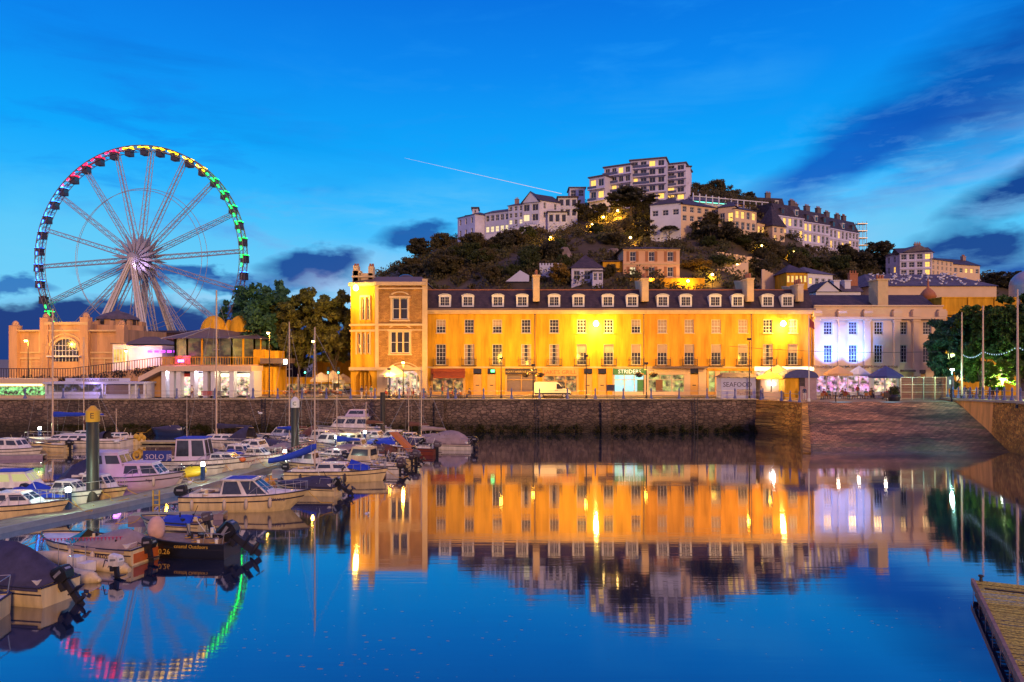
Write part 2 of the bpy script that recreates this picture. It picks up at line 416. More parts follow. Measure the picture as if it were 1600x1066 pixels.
def point(name, loc, energy, color, parent=None, r=0.15):
    l = bpy.data.lights.new(name, 'POINT'); l.energy = energy; l.color = color; l.shadow_soft_size = r
    o = bpy.data.objects.new(name, l); COL.objects.link(o); o.location = loc; o.parent = parent
    return o
def spot(name, loc, target, energy, color, angle=110, blend=0.9, parent=None, r=0.2):
    l = bpy.data.lights.new(name, 'SPOT'); l.energy = energy; l.color = color; l.spot_size = R(angle); l.spot_blend = blend; l.shadow_soft_size = r
    o = bpy.data.objects.new(name, l); COL.objects.link(o); o.location = loc; o.parent = parent
    o.rotation_euler = (Vector(target) - Vector(loc)).to_track_quat('-Z', 'Y').to_euler()
    return o
SOD = (1.0, 0.50, 0.045)      # sodium street light

# ---- foliage
def leaf_mesh(name, centers, radii, per, size, m, squash=0.8, seed=1):
    """leaf sprays spread through the volume round each clump centre"""
    g = np.random.default_rng(seed)
    C = np.repeat(np.asarray(centers, float), per, axis=0); Rr = np.repeat(np.asarray(radii, float), per)
    n = len(C)
    d = g.normal(size=(n, 3)); d /= np.linalg.norm(d, axis=1)[:, None]
    rad = Rr * g.random(n) ** 0.45
    p = C + d * rad[:, None] * np.array([1, 1, squash])
    a = g.normal(size=(n, 3)); a /= np.linalg.norm(a, axis=1)[:, None]
    b = np.cross(a, g.normal(size=(n, 3))); b /= np.linalg.norm(b, axis=1)[:, None]
    s = size * (0.5 + g.random(n))[:, None]
    v = np.stack([p - a * s, p + b * s * 0.55, p + a * s, p - b * s * 0.55], axis=1).reshape(-1, 3)
    me = bpy.data.meshes.new(name)
    me.vertices.add(4 * n); me.vertices.foreach_set('co', v.ravel())
    me.loops.add(4 * n); me.loops.foreach_set('vertex_index', np.arange(4 * n))
    me.polygons.add(n); me.polygons.foreach_set('loop_start', np.arange(0, 4 * n, 4))
    me.update(calc_edges=True); me.validate(); me.materials.append(m)
    return me
def crown_clumps(g, w, h, n, cr):
    """clump centres through an uneven dome w wide and h high, base at 0"""
    out = []; rad = []
    while len(out) < n:
        p = g.uniform(-1, 1, 3)
        if p @ p > 1: continue
        if p @ p < 0.25 and g.random() < 0.6: continue
        if math.sin(p[0] * 5 + 1) * math.sin(p[1] * 4) * math.sin(p[2] * 6 + 2) > 0.35: continue
        p = p * (1 + 0.16 * math.sin(p[0] * 7 + p[1] * 5))
        out.append((p[0] * w / 2, p[1] * w / 2, (p[2] * 0.5 + 0.5) * h)); rad.append(cr * g.uniform(0.6, 1.25))
    return out, rad
def tree(name, label, cat, loc, w, h, trunk_h, m, bark, leaf=0.35, clumps=70, per=70, seed=1, group=None, limbs=7):
    g = np.random.default_rng(seed); t = thing(name, label, cat, loc, 0, group)
    c, r = crown_clumps(g, w, h, int(clumps * 1.35), w * 0.095)
    c = [(a, b, z + trunk_h) for a, b, z in c]
    link(leaf_mesh('crown', c, r, per, leaf, m, seed=seed), 'crown', t)
    tr = MB(); r0 = max(0.12, w * 0.03)
    tr.path([(0, 0, -0.5), (g.normal() * .1, g.normal() * .1, trunk_h * 0.6), (g.normal() * .3, g.normal() * .3, trunk_h + h * 0.35)], [r0, r0 * 0.75, r0 * 0.35], 8)
    for i in range(limbs):
        k = c[int(g.integers(len(c)))]; z0 = trunk_h * g.uniform(0.7, 1.1)
        tr.path([(0, 0, z0), (k[0] * .5, k[1] * .5, (z0 + k[2]) / 2 + .4), (k[0] * .9, k[1] * .9, k[2])], [r0 * .5, r0 * .3, r0 * .1], 6)
    tr.build('trunk', bark, t)
    return t
# ================================================================= materials
M = {}
M['stone'] = rubble('quay_stone', (0.30, 0.22, 0.17), (0.15, 0.105, 0.09), (0.06, 0.045, 0.04), 1.5, 3.2, stain=(0.9, 2.4, (0.035, 0.028, 0.015)))
M['ochre'] = rubble('lamplight_tinted_stone', (0.85, 0.46, 0.08), (0.45, 0.20, 0.04), (0.14, 0.07, 0.02), 1.6, 3.0, stain=(0.1, 1.2, (0.16, 0.08, 0.02)))  # orange lamplight on the stone is put into its colour
M['sett'] = masonry('slip_setts', (0.62, 0.36, 0.20), (0.26, 0.15, 0.09), (0.05, 0.035, 0.025), 0.7, 0.34, 0.04, 1.0, rough=0.5, axis='xy', patch=True)
M['paving'] = masonry('paving', (0.38, 0.29, 0.22), (0.30, 0.23, 0.18), (0.16, 0.12, 0.10), 0.9, 0.6, 0.015, 0.3, axis='xy')
M['asphalt'] = mat('asphalt', (0.06, 0.055, 0.05), 0.8, bump=0.3, bscale=60)
M['kerbst'] = mat('kerb_granite', (0.42, 0.36, 0.28), 0.7, scale=2)
M['soil'] = mat('hill_soil', (0.10, 0.075, 0.05), 0.95, var=0.5, scale=0.15, bump=0.6, bscale=0.8)
M['rock'] = mat('cliff_rock', (0.26, 0.20, 0.20), 0.95, var=0.5, scale=0.3, bump=1.0, bscale=0.7)
M['render'] = mat('sodium_tinted_render', (0.78, 0.41, 0.03), 0.8, spec=.15, streak=True, var=0.42, scale=1.1, bump=0.1, bscale=8)  # cream walls, with the sodium yellow put into their colour
M['render2'] = mat('sodium_orange_render', (0.78, 0.37, 0.04), 0.8, spec=.15, streak=True, var=0.42, scale=1.1, bump=0.1, bscale=8)  # the deeper sodium orange, likewise put into the wall colour
M['cream'] = mat('cream_render', (0.80, 0.58, 0.38), 0.8, var=0.12, scale=0.4, bump=0.1, bscale=8)
M['white'] = mat('white_render', (0.76, 0.76, 0.84), 0.75, var=0.10, scale=0.4)
M['whitew'] = mat('white_woodwork', (0.78, 0.76, 0.72), 0.5, var=0.05)
M['pink'] = mat('pink_render', (0.66, 0.64, 0.84), 0.8, var=0.2, scale=0.3)
M['lilac'] = mat('lilac_render', (0.58, 0.60, 0.80), 0.8, var=0.12, scale=0.3)
M['peach'] = mat('peach_render', (0.78, 0.46, 0.26), 0.8, var=0.1, scale=0.3)
M['brick'] = masonry('buff_brick', (0.58, 0.33, 0.10), (0.42, 0.22, 0.07), (0.26, 0.15, 0.06), 0.45, 0.17, 0.014, 0.4)
M['dress'] = mat('dressed_stone', (0.72, 0.52, 0.28), 0.8, var=0.15, scale=1.0)
M['slate'] = masonry('roof_slate', (0.085, 0.06, 0.075), (0.055, 0.042, 0.055), (0.03, 0.024, 0.03), 0.5, 0.28, 0.012, 0.3, rough=0.55)
M['slateb'] = masonry('roof_slate_grey', (0.16, 0.13, 0.17), (0.12, 0.10, 0.13), (0.07, 0.06, 0.08), 0.5, 0.28, 0.012, 0.3, rough=0.6)
M['lead'] = mat('roof_lead', (0.16, 0.11, 0.10), 0.6, scale=1)
M['chim'] = mat('chimney_render', (0.42, 0.28, 0.24), 0.85, scale=1.5)
M['pot'] = mat('chimney_pot_clay', (0.42, 0.16, 0.08), 0.8)
M['glass'] = mat('window_glass', (0.035, 0.035, 0.045), 0.12, var=0.3, scale=1.0, spec=0.8)
M['blind'] = mat('window_blind', (0.42, 0.30, 0.22), 0.6, scale=1)
M['warm'] = mat('lit_room_warm', (0.3, 0.2, 0.1), 0.5, emit=(1.0, 0.56, 0.10), es=1.5)
M['warm2'] = mat('lit_room_pale', (0.3, 0.25, 0.15), 0.5, emit=(1.0, 0.82, 0.45), es=1.0)
M['warmr'] = lit('lit_room', (1.0, 0.60, 0.14), 1.2, 0.2, 0.7, through=0.25, dark=(0.25, 0.1, 0.02))
M['iron'] = mat('dark_iron', (0.03, 0.03, 0.045), 0.5, 0.3, var=0.1)
M['blueiron'] = mat('blue_painted_iron', (0.10, 0.13, 0.38), 0.45, var=0.15)
M['steel'] = mat('galvanised_steel', (0.45, 0.42, 0.42), 0.4, 0.6, var=0.15)
M['alum'] = mat('mast_alloy', (0.62, 0.46, 0.36), 0.45, 0.3, var=0.1)
M['bulb'] = mat('lamp_glow', (1, 1, 1), 0.5, var=0, emit=(1.0, 0.62, 0.15), es=22)
M['bulbw'] = mat('lamp_glow_white', (1, 1, 1), 0.5, var=0, emit=(0.85, 1.0, 0.78), es=22)
M['bark'] = mat('bark', (0.10, 0.075, 0.055), 0.9, bump=0.6, bscale=8)
M['gull'] = mat('gull_plumage', (0.75, 0.74, 0.76), 0.7, var=0.05)
M['red'] = mat('red_paint', (0.45, 0.04, 0.03), 0.5)
M['black'] = mat('black_paint', (0.015, 0.015, 0.02), 0.4)
M['wood'] = mat('brown_wood', (0.22, 0.10, 0.05), 0.6, streak=False, scale=4)

# ================================================================= water
def make_water():
    m = bpy.data.materials.new('harbour_water'); m.use_nodes = True
    N = NT(m.node_tree); m.node_tree.nodes.clear()
    t = N.node('ShaderNodeTexCoord'); o = t.outputs['Object']
    # long, nearly still swell: flattened across the view so reflections smear downwards
    n1 = N.noise(N.mapping(o, sc=(0.08, 0.55, 1)), 1.0, 2, 0.5)
    n2 = N.noise(N.mapping(o, sc=(0.3, 4.0, 1)), 1.0, 2, 0.5)
    hgt = N.m('ADD', N.m('MULTIPLY', n1, 1.0), N.m('MULTIPLY', n2, 0.30))
    bp = N.node('ShaderNodeBump'); bp.inputs['Strength'].default_value = 0.11; bp.inputs['Distance'].default_value = 0.05
    N.l.new(hgt, bp.inputs['Height'])
    gl = N.node('ShaderNodeBsdfAnisotropic'); gl.inputs['Roughness'].default_value = 0.038; gl.inputs['Anisotropy'].default_value = 0.5
    tg = N.node('ShaderNodeCombineXYZ'); tg.inputs[0].default_value = 1.0; N.l.new(tg.outputs[0], gl.inputs['Tangent'])
    gl.inputs['Color'].default_value = (0.86, 0.86, 0.92, 1)
    N.l.new(bp.outputs[0], gl.inputs['Normal'])
    df = N.node('ShaderNodeBsdfDiffuse'); df.inputs[0].default_value = (0.006, 0.02, 0.06, 1)
    lw = N.node('ShaderNodeLayerWeight'); lw.inputs[0].default_value = 0.5
    fr = N.ramp(lw.outputs['Facing'], [(0.0, (0.05,) * 3), (0.55, (0.36,) * 3), (0.72, (0.58,) * 3), (0.88, (0.86,) * 3), (1.0, (0.93,) * 3)])
    # floating scum: broken pale flecks gathered in drifts
    drift = N.noise(N.mapping(o, loc=(3, 5, 0), sc=(0.05, 0.09, 1)), 1.0, 3, 0.6)
    vo = N.node('ShaderNodeTexVoronoi'); N.l.new(N.mapping(o, sc=(1.0, 1.7, 1)), vo.inputs['Vector']); vo.inputs['Scale'].default_value = 2.2
    fleck = N.m('LESS_THAN', vo.outputs['Distance'], N.m('MULTIPLY', N.m('SUBTRACT', drift, 0.46), 0.95))
    fleck = N.m('MULTIPLY', fleck, N.m('GREATER_THAN', N.noise(N.mapping(o, sc=(3, 5, 1)), 1.0, 3), 0.53))
    mx = N.node('ShaderNodeMixShader'); N.l.new(fr, mx.inputs[0]); N.l.new(df.outputs[0], mx.inputs[1]); N.l.new(gl.outputs[0], mx.inputs[2])
    sc_ = N.node('ShaderNodeBsdfDiffuse'); sc_.inputs[0].default_value = (0.34, 0.30, 0.24, 1)
    mx2 = N.node('ShaderNodeMixShader'); N.l.new(N.m('MULTIPLY', fleck, 0.75), mx2.inputs[0]); N.l.new(mx.outputs[0], mx2.inputs[1]); N.l.new(sc_.outputs[0], mx2.inputs[2])
    out = N.node('ShaderNodeOutputMaterial'); N.l.new(mx2.outputs[0], out.inputs[0])
    return m
w = MB(); w.add([(-600, -60, .2), (600, -60, .2), (600, 110, .2), (-600, 110, .2)], [(0, 1, 2, 3)])
tag(w.build('water', make_water()), kind='structure')

# ================================================================= quay, slipway, ground
QZ = 4.5
front = [(-600, 98), (32.4, 98), (33.4, 97.2), (34.6, 95.6), (35.5, 93.4), (35.95, 91.2)]
SL0, SL1 = (36.7, 93.2), (30.3, 76.0)
SR0, SR1 = (56.0, 93.2), (52.0, 76.0)
g = MB()
g.add([(-600, 98, QZ), (32.4, 98, QZ), (33.4, 97.2, QZ), (34.6, 95.6, QZ), (35.5, 93.4, QZ), (35.95, 91.2, QZ), (36.7, 93.2, QZ), (56, 93.2, QZ), (56, 3000, QZ), (-3000, 3000, QZ), (-3000, 98, QZ)], [tuple(range(11))])
g.add([(56, 93.2, QZ), (3000, 93.2, QZ), (3000, 3000, QZ), (56, 3000, QZ)], [(0, 1, 2, 3)])
tag(g.build('ground', M['paving']), kind='structure')
rd = MB(); rd.add([(-60, 101.8, QZ + .004), (36, 101.8, QZ + .004), (36, 105.4, QZ + .004), (-60, 105.4, QZ + .004)], [(0, 1, 2, 3)])
tag(rd.build('road', M['asphalt']), kind='structure')
pv = MB(); pv.box(-26, 44, 105.4, 108.0, QZ - .1, QZ + 0.12); pv.box(44, 70, 106.2, 108.0, QZ - .1, QZ + 0.12)
tag(pv.build('pavement', M['paving']), kind='structure')
# harbour wall with coping
wl = MB()
pts = front[:2]
n = 80
xs = np.linspace(-150, 32.4, n)
wl.add([(x, 98 - .35, -2) for x in xs] + [(x, 98, QZ) for x in xs], [(i, i + 1, n + i + 1, n + i) for i in range(n - 1)])
hw = thing('harbour_wall', 'long dark stone harbour wall below the lit quay', 'harbour wall', (0, 0, 0))
wl.build('wall', M['stone'], hw)
cp = MB(); cp.box(-150, 32.4, 97.8, 98.5, QZ + .004, QZ + 0.16)
cp.build('coping', M['kerbst'], hw)
st_ = MB()
for x in (-9.6, 12.4):                                           # ladder recesses
    st_.box(x - .6, x + .6, 97.3, 97.9, -1, QZ - .3)
st_.build('buttress', M['stone'], hw)
for lx_ in (-33.0, 3.2, 24.0):
    ld = MB()
    for s_ in (0, .45): ld.box(lx_ + s_, lx_ + s_ + .06, 97.42, 97.52, -.5, QZ + .2)
    for k in range(14): ld.box(lx_ + .06, lx_ + .45, 97.45, 97.5, -.2 + k * .33, -.15 + k * .33)
    o = ld.build('ladder', M['iron']); tag(o, 'rusty iron ladder down the harbour wall ' + {-33.0: 'behind the moored boats', 3.2: 'in the middle of the open stretch', 24.0: 'nearest the lamplight-tinted corner'}[lx_], 'ladder')
wd = np.random.default_rng(12)
for i_, (xa_, xb_) in enumerate(((-60, -20), (-20, 33))):
    cs_ = [(wd.uniform(xa_, xb_), 97.55, wd.uniform(.2, 1.1)) for _ in range(160)]
    o = link(leaf_mesh('seaweed', cs_, [.35] * 160, 40, .09, leafmat('seaweed_leaf', (.05, .05, .015), .5), 1.0, seed=i_), 'seaweed'); tag(o, kind='stuff')
bt = MB(); q = front[1:]
a_ = [(x, y, QZ) for x, y in q]; b_ = [(x - .5, y - .5, -2) for x, y in q]
bt.add(b_ + a_, [(i, i + 1, len(q) + i + 1, len(q) + i) for i in range(len(q) - 1)], True)
bt.add([(35.95, 91.2, QZ), (36.7, 93.2, QZ), (36.7, 93.2, 0), (35.95, 91.2, 0)], [(0, 3, 2, 1)])
o = bt.build('quay_corner', M['ochre']); tag(o, 'rounded stone corner with lamplight painted into its colour where the harbour wall meets the slipway', 'stone corner')
# slipway
sp = MB(); nu, nv = 24, 40
def slp(u, v):
    a = Vector((SL0[0], SL0[1])).lerp(Vector(SL1), v); b = Vector((SR0[0], SR0[1])).lerp(Vector(SR1), v)
    p = a.lerp(b, u); return (p.x, p.y, QZ * (1 - v) + 0.10 * math.sin(v * 5) * (1 if v < 1 else 0) + 0.05 * math.sin(u * 19 + v * 13))
sp.add([slp(i / nu, j * 1.35 / nv) for j in range(nv + 1) for i in range(nu + 1)],
       [(j * (nu + 1) + i, (j + 1) * (nu + 1) + i, (j + 1) * (nu + 1) + i + 1, j * (nu + 1) + i + 1) for j in range(nv) for i in range(nu)], True)
tag(sp.build('slipway', M['sett']), kind='structure')
kb = MB(); kb.add([(35.8, 91.3, QZ), (36.5, 91.3, QZ), (30.75, 76, .3), (29.9, 76, .3), (35.4, 91.3, -2), (29.6, 76, -2), (36.5, 91.3, -2), (30.75, 76, -2)], [(0, 1, 2, 3), (0, 3, 5, 4), (3, 2, 7, 5), (1, 6, 7, 2)])
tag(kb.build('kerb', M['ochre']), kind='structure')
# right quay: its wall comes towards the viewer and rises a little
M['conc'] = mat('lamplight_tinted_concrete', (.85, .42, .12), .8, streak=True, var=.35, scale=1.2, bump=.2)  # lamplight on this stretch of wall is painted into its colour
rq = [(58.4, 104, 4.55), (56.0, 93.2, 4.8), (53.4, 82.0, 5.25), (52.0, 76.0, 5.5), (47.0, 56, 5.5), (38.0, 18, 5.5)]
rwt = thing('quay_wall', 'stone quay wall running toward the viewer beside the slipway', 'quay wall')
for i in range(len(rq) - 1):
    a, b = rq[i], rq[i + 1]
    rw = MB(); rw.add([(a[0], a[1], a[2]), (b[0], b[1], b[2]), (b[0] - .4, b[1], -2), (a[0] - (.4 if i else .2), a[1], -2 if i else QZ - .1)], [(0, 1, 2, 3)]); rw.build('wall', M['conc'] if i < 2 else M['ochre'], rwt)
gg = MB()
gg.add([(58.4, 104, 4.55), (56.0, 93.2, 4.8), (52.0, 76.0, 5.5), (47.0, 56, 5.5), (38.0, 18, 5.5), (300, 18, 5.5), (300, 93.2, 5.2), (300, 104, 4.55)], [(1, 2, 6), (2, 3, 5), (3, 4, 5), (2, 5, 6), (0, 1, 6), (0, 6, 7)])
tag(gg.build('terrace', M['paving']), kind='structure')
cc = MB()
for i in range(len(rq) - 1):
    a, b = rq[i], rq[i + 1]
    cc.add([(a[0] - .25, a[1], a[2] + .14), (b[0] - .25, b[1], b[2] + .14), (b[0] + .35, b[1], b[2] + .14), (a[0] + .35, a[1], a[2] + .14),
            (a[0] - .25, a[1], a[2] - .12), (b[0] - .25, b[1], b[2] - .12)], [(0, 1, 2, 3), (0, 4, 5, 1)])
cc.build('coping', M['kerbst'], rwt)

# ================================================================= hill
RID = [(480, 612), (545, 520), (560, 470), (600, 436), (640, 417), (680, 388), (720, 375), (760, 364), (820, 347), (880, 332), (930, 316), (1000, 312),
       (1080, 310), (1130, 305), (1200, 322), (1260, 350), (1340, 388), (1400, 422), (1480, 440), (1560, 452), (1650, 470), (1800, 500), (2100, 590)]
RY = 215.0
rx_ = [XA(a, RY) for a, b in RID]; rz_ = [max(QZ, ZA(b, RY)) for a, b in RID]
def terr(x, y):
    t = (y - 121.0) / (RY - 121.0)
    if t <= 0: return QZ - 0.3
    k = x / max(y, 1) * RY * 0.85 + x * 0.15                       # the hill's flanks narrow a little towards the harbour
    rz = np.interp(k, rx_, rz_)
    ex = np.interp(k, [60, 85], [0.66, 0.98])
    if t < 1: z = QZ + (rz - QZ) * t ** ex
    else: z = QZ + (rz - QZ) * max(0.0, 1 - ((y - RY) / 130.0) ** 1.5)
    z += (math.sin(x * .21 + 1) * math.sin(y * .17) * 1.2 + math.sin(x * .07 + y * .05) * 1.5) * min(1, t * 3) * min(1, max(0, (rz - QZ) / 12))
    return z
tm = MB(); nx, ny = 150, 60
X = np.linspace(-75, 175, nx); Yv = np.linspace(119, 345, ny)
tm.add([(x, y, terr(x, y) + (random.random() - .5) * .5) for y in Yv for x in X], [(j * nx + i, j * nx + i + 1, (j + 1) * nx + i + 1, (j + 1) * nx + i) for j in range(ny - 1) for i in range(nx - 1)], True)
tag(tm.build('hill', M['soil']), kind='structure')
def hit(px, py):
    """where the line of sight through a photo pixel meets the hill"""
    y = 121.0
    while y < 225:
        p = P(px, py, y)
        if terr(p.x, y) > p.z: return y
        y += 0.5
    return 218.0
# ================================================================= windows and houses
WC = {}
def win(parent, x, z, w, h, cols=2, rows=3, pane='glass', y=0.2, fr=0.07, m='whitew', sub=None, yb=0.03):
    """window (frame mesh) > pane; x, z is the lower left corner"""
    k = (round(w, 2), round(h, 2), cols, rows, fr, m)
    if k not in WC:
        b = MB(); b.box(0, fr, -.04, .06, 0, h); b.box(w - fr, w, -.04, .06, 0, h); b.box(fr, w - fr, -.04, .06, 0, fr); b.box(fr, w - fr, -.04, .06, h - fr, h)
        for i in range(1, cols): b.box(w * i / cols - .018, w * i / cols + .018, -.025, .045, fr, h - fr)
        for j in range(1, rows):
            t = .035 if j * 2 == rows or (rows == 3 and j == 1 and False) else .018
            b.box(fr, w - fr, -.02, .04, h * j / rows - t, h * j / rows + t)
        f = b.mesh('window', M[m]); WC[k] = f
    o = link(WC[k], 'window', parent, (x, y, z))
    kp = ('p', round(w, 2), round(h, 2), pane)
    if kp not in WC:
        b = MB(); b.add([(0.02, .03, 0.02), (w - .02, .03, 0.02), (w - .02, .03, h - .02), (0.02, .03, h - .02)], [(0, 1, 2, 3)]); WC[kp] = b.mesh('pane', M[pane])
    link(WC[kp], 'pane', o)
    return o
def roof_mesh(L, D, z, kind, h, ov=0.35):
    b = MB()
    if kind == 'flat':
        b.box(-ov, L + ov, -ov, D + ov, z, z + h)
    elif kind == 'gablex':                       # ridge runs along the front
        b.add([(-ov, -ov, z), (L + ov, -ov, z), (L + ov, D + ov, z), (-ov, D + ov, z), (-ov, D / 2, z + h), (L + ov, D / 2, z + h)], [(0, 1, 5, 4), (2, 3, 4, 5), (0, 4, 3), (1, 2, 5), (0, 3, 2, 1)])
    elif kind == 'gabley':                       # gable end faces the front
        b.add([(-ov, -ov, z), (L + ov, -ov, z), (L + ov, D + ov, z), (-ov, D + ov, z), (L / 2, -ov, z + h), (L / 2, D + ov, z + h)], [(0, 4, 5, 3), (1, 2, 5, 4), (2, 3, 5), (0, 3, 2, 1)])
    elif kind == 'hip':
        i = min(L, D) / 2 * .95
        b.add([(-ov, -ov, z), (L + ov, -ov, z), (L + ov, D + ov, z), (-ov, D + ov, z), (i, D / 2 - .01, z + h), (L - i, D / 2 - .01, z + h), (L - i, D / 2 + .01, z + h), (i, D / 2 + .01, z + h)],
              [(0, 1, 5, 4), (1, 2, 6, 5), (2, 3, 7, 6), (3, 0, 4, 7), (4, 5, 6, 7), (0, 3, 2, 1)])
    elif kind == 'mansard':
        s_ = h * .45
        b.add([(-.05, -.1, z), (L + .05, -.1, z), (L + .05, D + .1, z), (-.05, D + .1, z), (-.05, s_, z + h), (L + .05, s_, z + h), (L + .05, D - s_, z + h), (-.05, D - s_, z + h)],
              [(0, 1, 5, 4), (1, 2, 6, 5), (2, 3, 7, 6), (3, 0, 4, 7), (4, 5, 6, 7), (0, 3, 2, 1)])
    return b
def chimney(parent, x, y, z, w=.9, d=.7, h=1.8, pots=2, m='chim'):
    b = MB(); b.box(x - w / 2, x + w / 2, y - d / 2, y + d / 2, z - 1.5, z + h); b.box(x - w / 2 - .08, x + w / 2 + .08, y - d / 2 - .08, y + d / 2 + .08, z + h, z + h + .15)
    c = b.build('chimney', M[m], parent)
    p = MB()
    for i in range(pots): p.tube((x + (i - (pots - 1) / 2) * w / max(1, pots), y, z + h + .15), (x + (i - (pots - 1) / 2) * w / max(1, pots), y, z + h + .65), .14, .11)
    p.build('chimney_pots', M['pot'], c)
def house(label, px0, px1, pyb, pyt, Y0, Y1=None, depth=8, wall='white', roof='gablex', rh=2.2, rmat='slate', rows=2, cols=3, ww=1.1, wh=1.6, lits=(), pane='glass',
          litm='warm', chim=(), base=10, side=1, name='house', group=None, cat='house', cs=2, rs=2, fr=.09, band=False, ov=.35, sill=None, litw=None):
    Y1 = Y1 or Y0
    A = P(px0, pyb, Y0); B = P(px1, pyb, Y1)
    L = math.hypot(B.x - A.x, B.y - A.y); ang = math.atan2(B.y - A.y, B.x - A.x)
    z0 = ZA(pyb, (Y0 + Y1) / 2); z1 = ZA(pyt, Y0); Hh = z1 - z0
    t = thing(name, label, cat, (A.x, A.y, z0), ang, group)
    ops = []; fh = Hh / rows
    wh = min(wh, fh * .68); ww = min(ww, L / cols * .7)
    for r in range(rows):
        for c in range(cols):
            x = L * (c + .5) / cols - ww / 2; z = r * fh + (fh - wh) * .52
            ops.append((x, x + ww, z, z + wh))
    b = MB(); b.facade(0, L, -base, Hh, ops)
    b.add([(L, 0, -base), (L, depth, -base), (L, depth, Hh), (L, 0, Hh), (0, 0, -base), (0, depth, -base), (0, depth, Hh), (0, 0, Hh)], [(0, 1, 2, 3), (5, 4, 7, 6), (1, 5, 6, 2), (3, 2, 6, 7)])
    if roof == 'gabley': b.add([(0, 0, Hh), (L, 0, Hh), (L / 2, 0, Hh + rh), (0, depth, Hh), (L, depth, Hh), (L / 2, depth, Hh + rh)], [(0, 1, 2), (4, 3, 5)])
    b.build('wall', M[wall], t)
    tr = MB()
    if band:
        for r in range(1, rows): tr.box(-.05, L + .05, -.12, -.002, r * fh - .1, r * fh + .1)
        tr.box(-.1, L + .1, -.2, -.002, Hh - .25, Hh - .02)
        tr.build('cornice', M['dress'] if band is True else M[band], t)
    roof_mesh(L, depth, Hh, roof, rh, ov).build('roof', M[rmat], t)
    sm = MB()
    for i, (xa, xb, za, zb) in enumerate(ops):
        win(t, xa, za, ww, wh, cs, rs, (litm if i in lits else pane), fr=fr)
    if side:                                              # gable-end windows
        for sx, ry in ((0, math.pi / 2 * 3), (L, math.pi / 2)):
            if (sx == 0) != (A.x + B.x > 0): continue
            for r in range(rows):
                wo_ = win(t, 0, 0, min(ww, 1.2), wh, cs, rs, pane, fr=fr)
                wo_.location = (sx + (.03 if sx else -.03), depth * .5 + (-.6 if sx else .6), r * fh + (fh - wh) * .52); wo_.rotation_euler = (0, 0, ry)
    if roof == 'mansard':
        for c in range(max(1, cols // 2)):
            xd = L * (c + .5) / max(1, cols // 2)
            b = MB(); b.box(xd - .55, xd + .55, .15, 1.6, Hh + .5, Hh + 1.9); b.box(xd - .65, xd + .65, .05, 1.7, Hh + 1.9, Hh + 2.05); d_ = b.build('dormer', M['whitew' if c % 2 else 'slateb'], t)
            b = MB(); b.box(xd - .4, xd + .4, .10, .149, Hh + .65, Hh + 1.75); b.build('pane', M['glass'], d_)
    for cx, cw in chim: chimney(t, L * cx, depth * (.3 if roof == 'mansard' else .5), Hh + rh * .7, cw, .8, 2.6 if roof == 'mansard' else 1.5, 3 if cw > 1 else 2, 'lead' if roof == 'mansard' else 'chim')
    return t, L, Hh
# ================================================================= the terrace on the quay
TY = 108.0
k_ = TY / F
def tx(px): return (px - CX) * k_
def tz(py): return H + (CY - py) * k_
balc_mesh = None
def balcony(parent, x, z, w):
    global balc_mesh
    if balc_mesh is None:
        b = MB(); ww = 2.0
        b.box(-.12, ww + .12, -.62, 0, -.08, 0)
        for yy in (-.58,):
            b.box(-.1, ww + .1, yy - .02, yy + .02, .88, .93)
            for i in range(15): b.box(-.09 + i * .155, -.065 + i * .155, yy - .012, yy + .012, 0, .9)
        for xx in (-.1, ww + .07):
            b.box(xx, xx + .04, -.58, 0, .88, .93); b.box(xx, xx + .04, -.6, -.55, 0, 1.25)
            for i in range(3): b.box(xx, xx + .02, -.5 + i * .16, -.48 + i * .16, 0, .9)
        balc_mesh = b.mesh('balcony', M['iron'])
    o = link(balc_mesh, 'balcony', parent, (x + w / 2 - 1.0, 0, z)); return o
def dormer(parent, x, z0, y0):
    w, h = 1.75, 1.62
    b = MB(); b.box(x - w / 2, x + w / 2, y0, y0 + 1.9, z0, z0 + h)
    b.arch(x, z0 + h - .12, 0, w / 2, y0 - .001, y0 + 1.9, 15, 165, 8, .38)
    b.arch(x, z0 + h - .1, w / 2 - .02, w / 2 + .12, y0 - .12, y0 + .3, 10, 170, 8, .42)
    d = b.build('dormer', M['whitew'], parent)
    link(WC_d['m'], 'pane', d, (x - .62, y0 - .012, z0 + .22)); link(muntin, 'muntins', d, (x - .62, y0 - .02, z0 + .22))
b = MB()
for i in range(2):
    for j in range(1): b.box(i * .66, i * .66 + .58, 0, .02, 0, 1.2)
f = b.mesh('pane', None)
f.materials.append(M['glass']); WC_d = {'m': f}
bb = MB()
for i in range(2): bb.box(i * .66 + .28, i * .66 + .30, -.02, 0, 0, 1.2)
for j in (1, 2): bb.box(0, 1.24, -.02, 0, j * .4 - .012, j * .4 + .012)
muntin = bb.mesh('muntins', M['whitew'])
UP, UPH = tz(520.5), 1.98
FP, FPH = tz(570.5), 3.05
ROOFZ, EAVE = tz(451), tz(484)
houses = [
    (666, 840, 'sodium-tinted terrace house next to the brick corner building, red awning below', [689, 733, 777, 822], [695, 731, 778, 816], 'render'),
    (840, 1010, 'terrace house with the brightest wall lamp, white van parked in front', [866, 909, 951, 994], [866, 904, 950, 988], 'render'),
    (1010, 1178, 'terrace house between two chimneys, dark canopy over its shop', [1035, 1077, 1119, 1161], [1036, 1072, 1118, 1153], 'render2'),
    (1178, 1272, 'narrow end terrace house with two dormers and a wall lamp', [1200, 1239], [1200, 1231], 'render2')]
blinds = {866: 0, 909: 1, 951: 1, 994: 1, 1035: 1, 1077: 1, 1119: 1, 1161: 1, 1239: 1}
TH = []
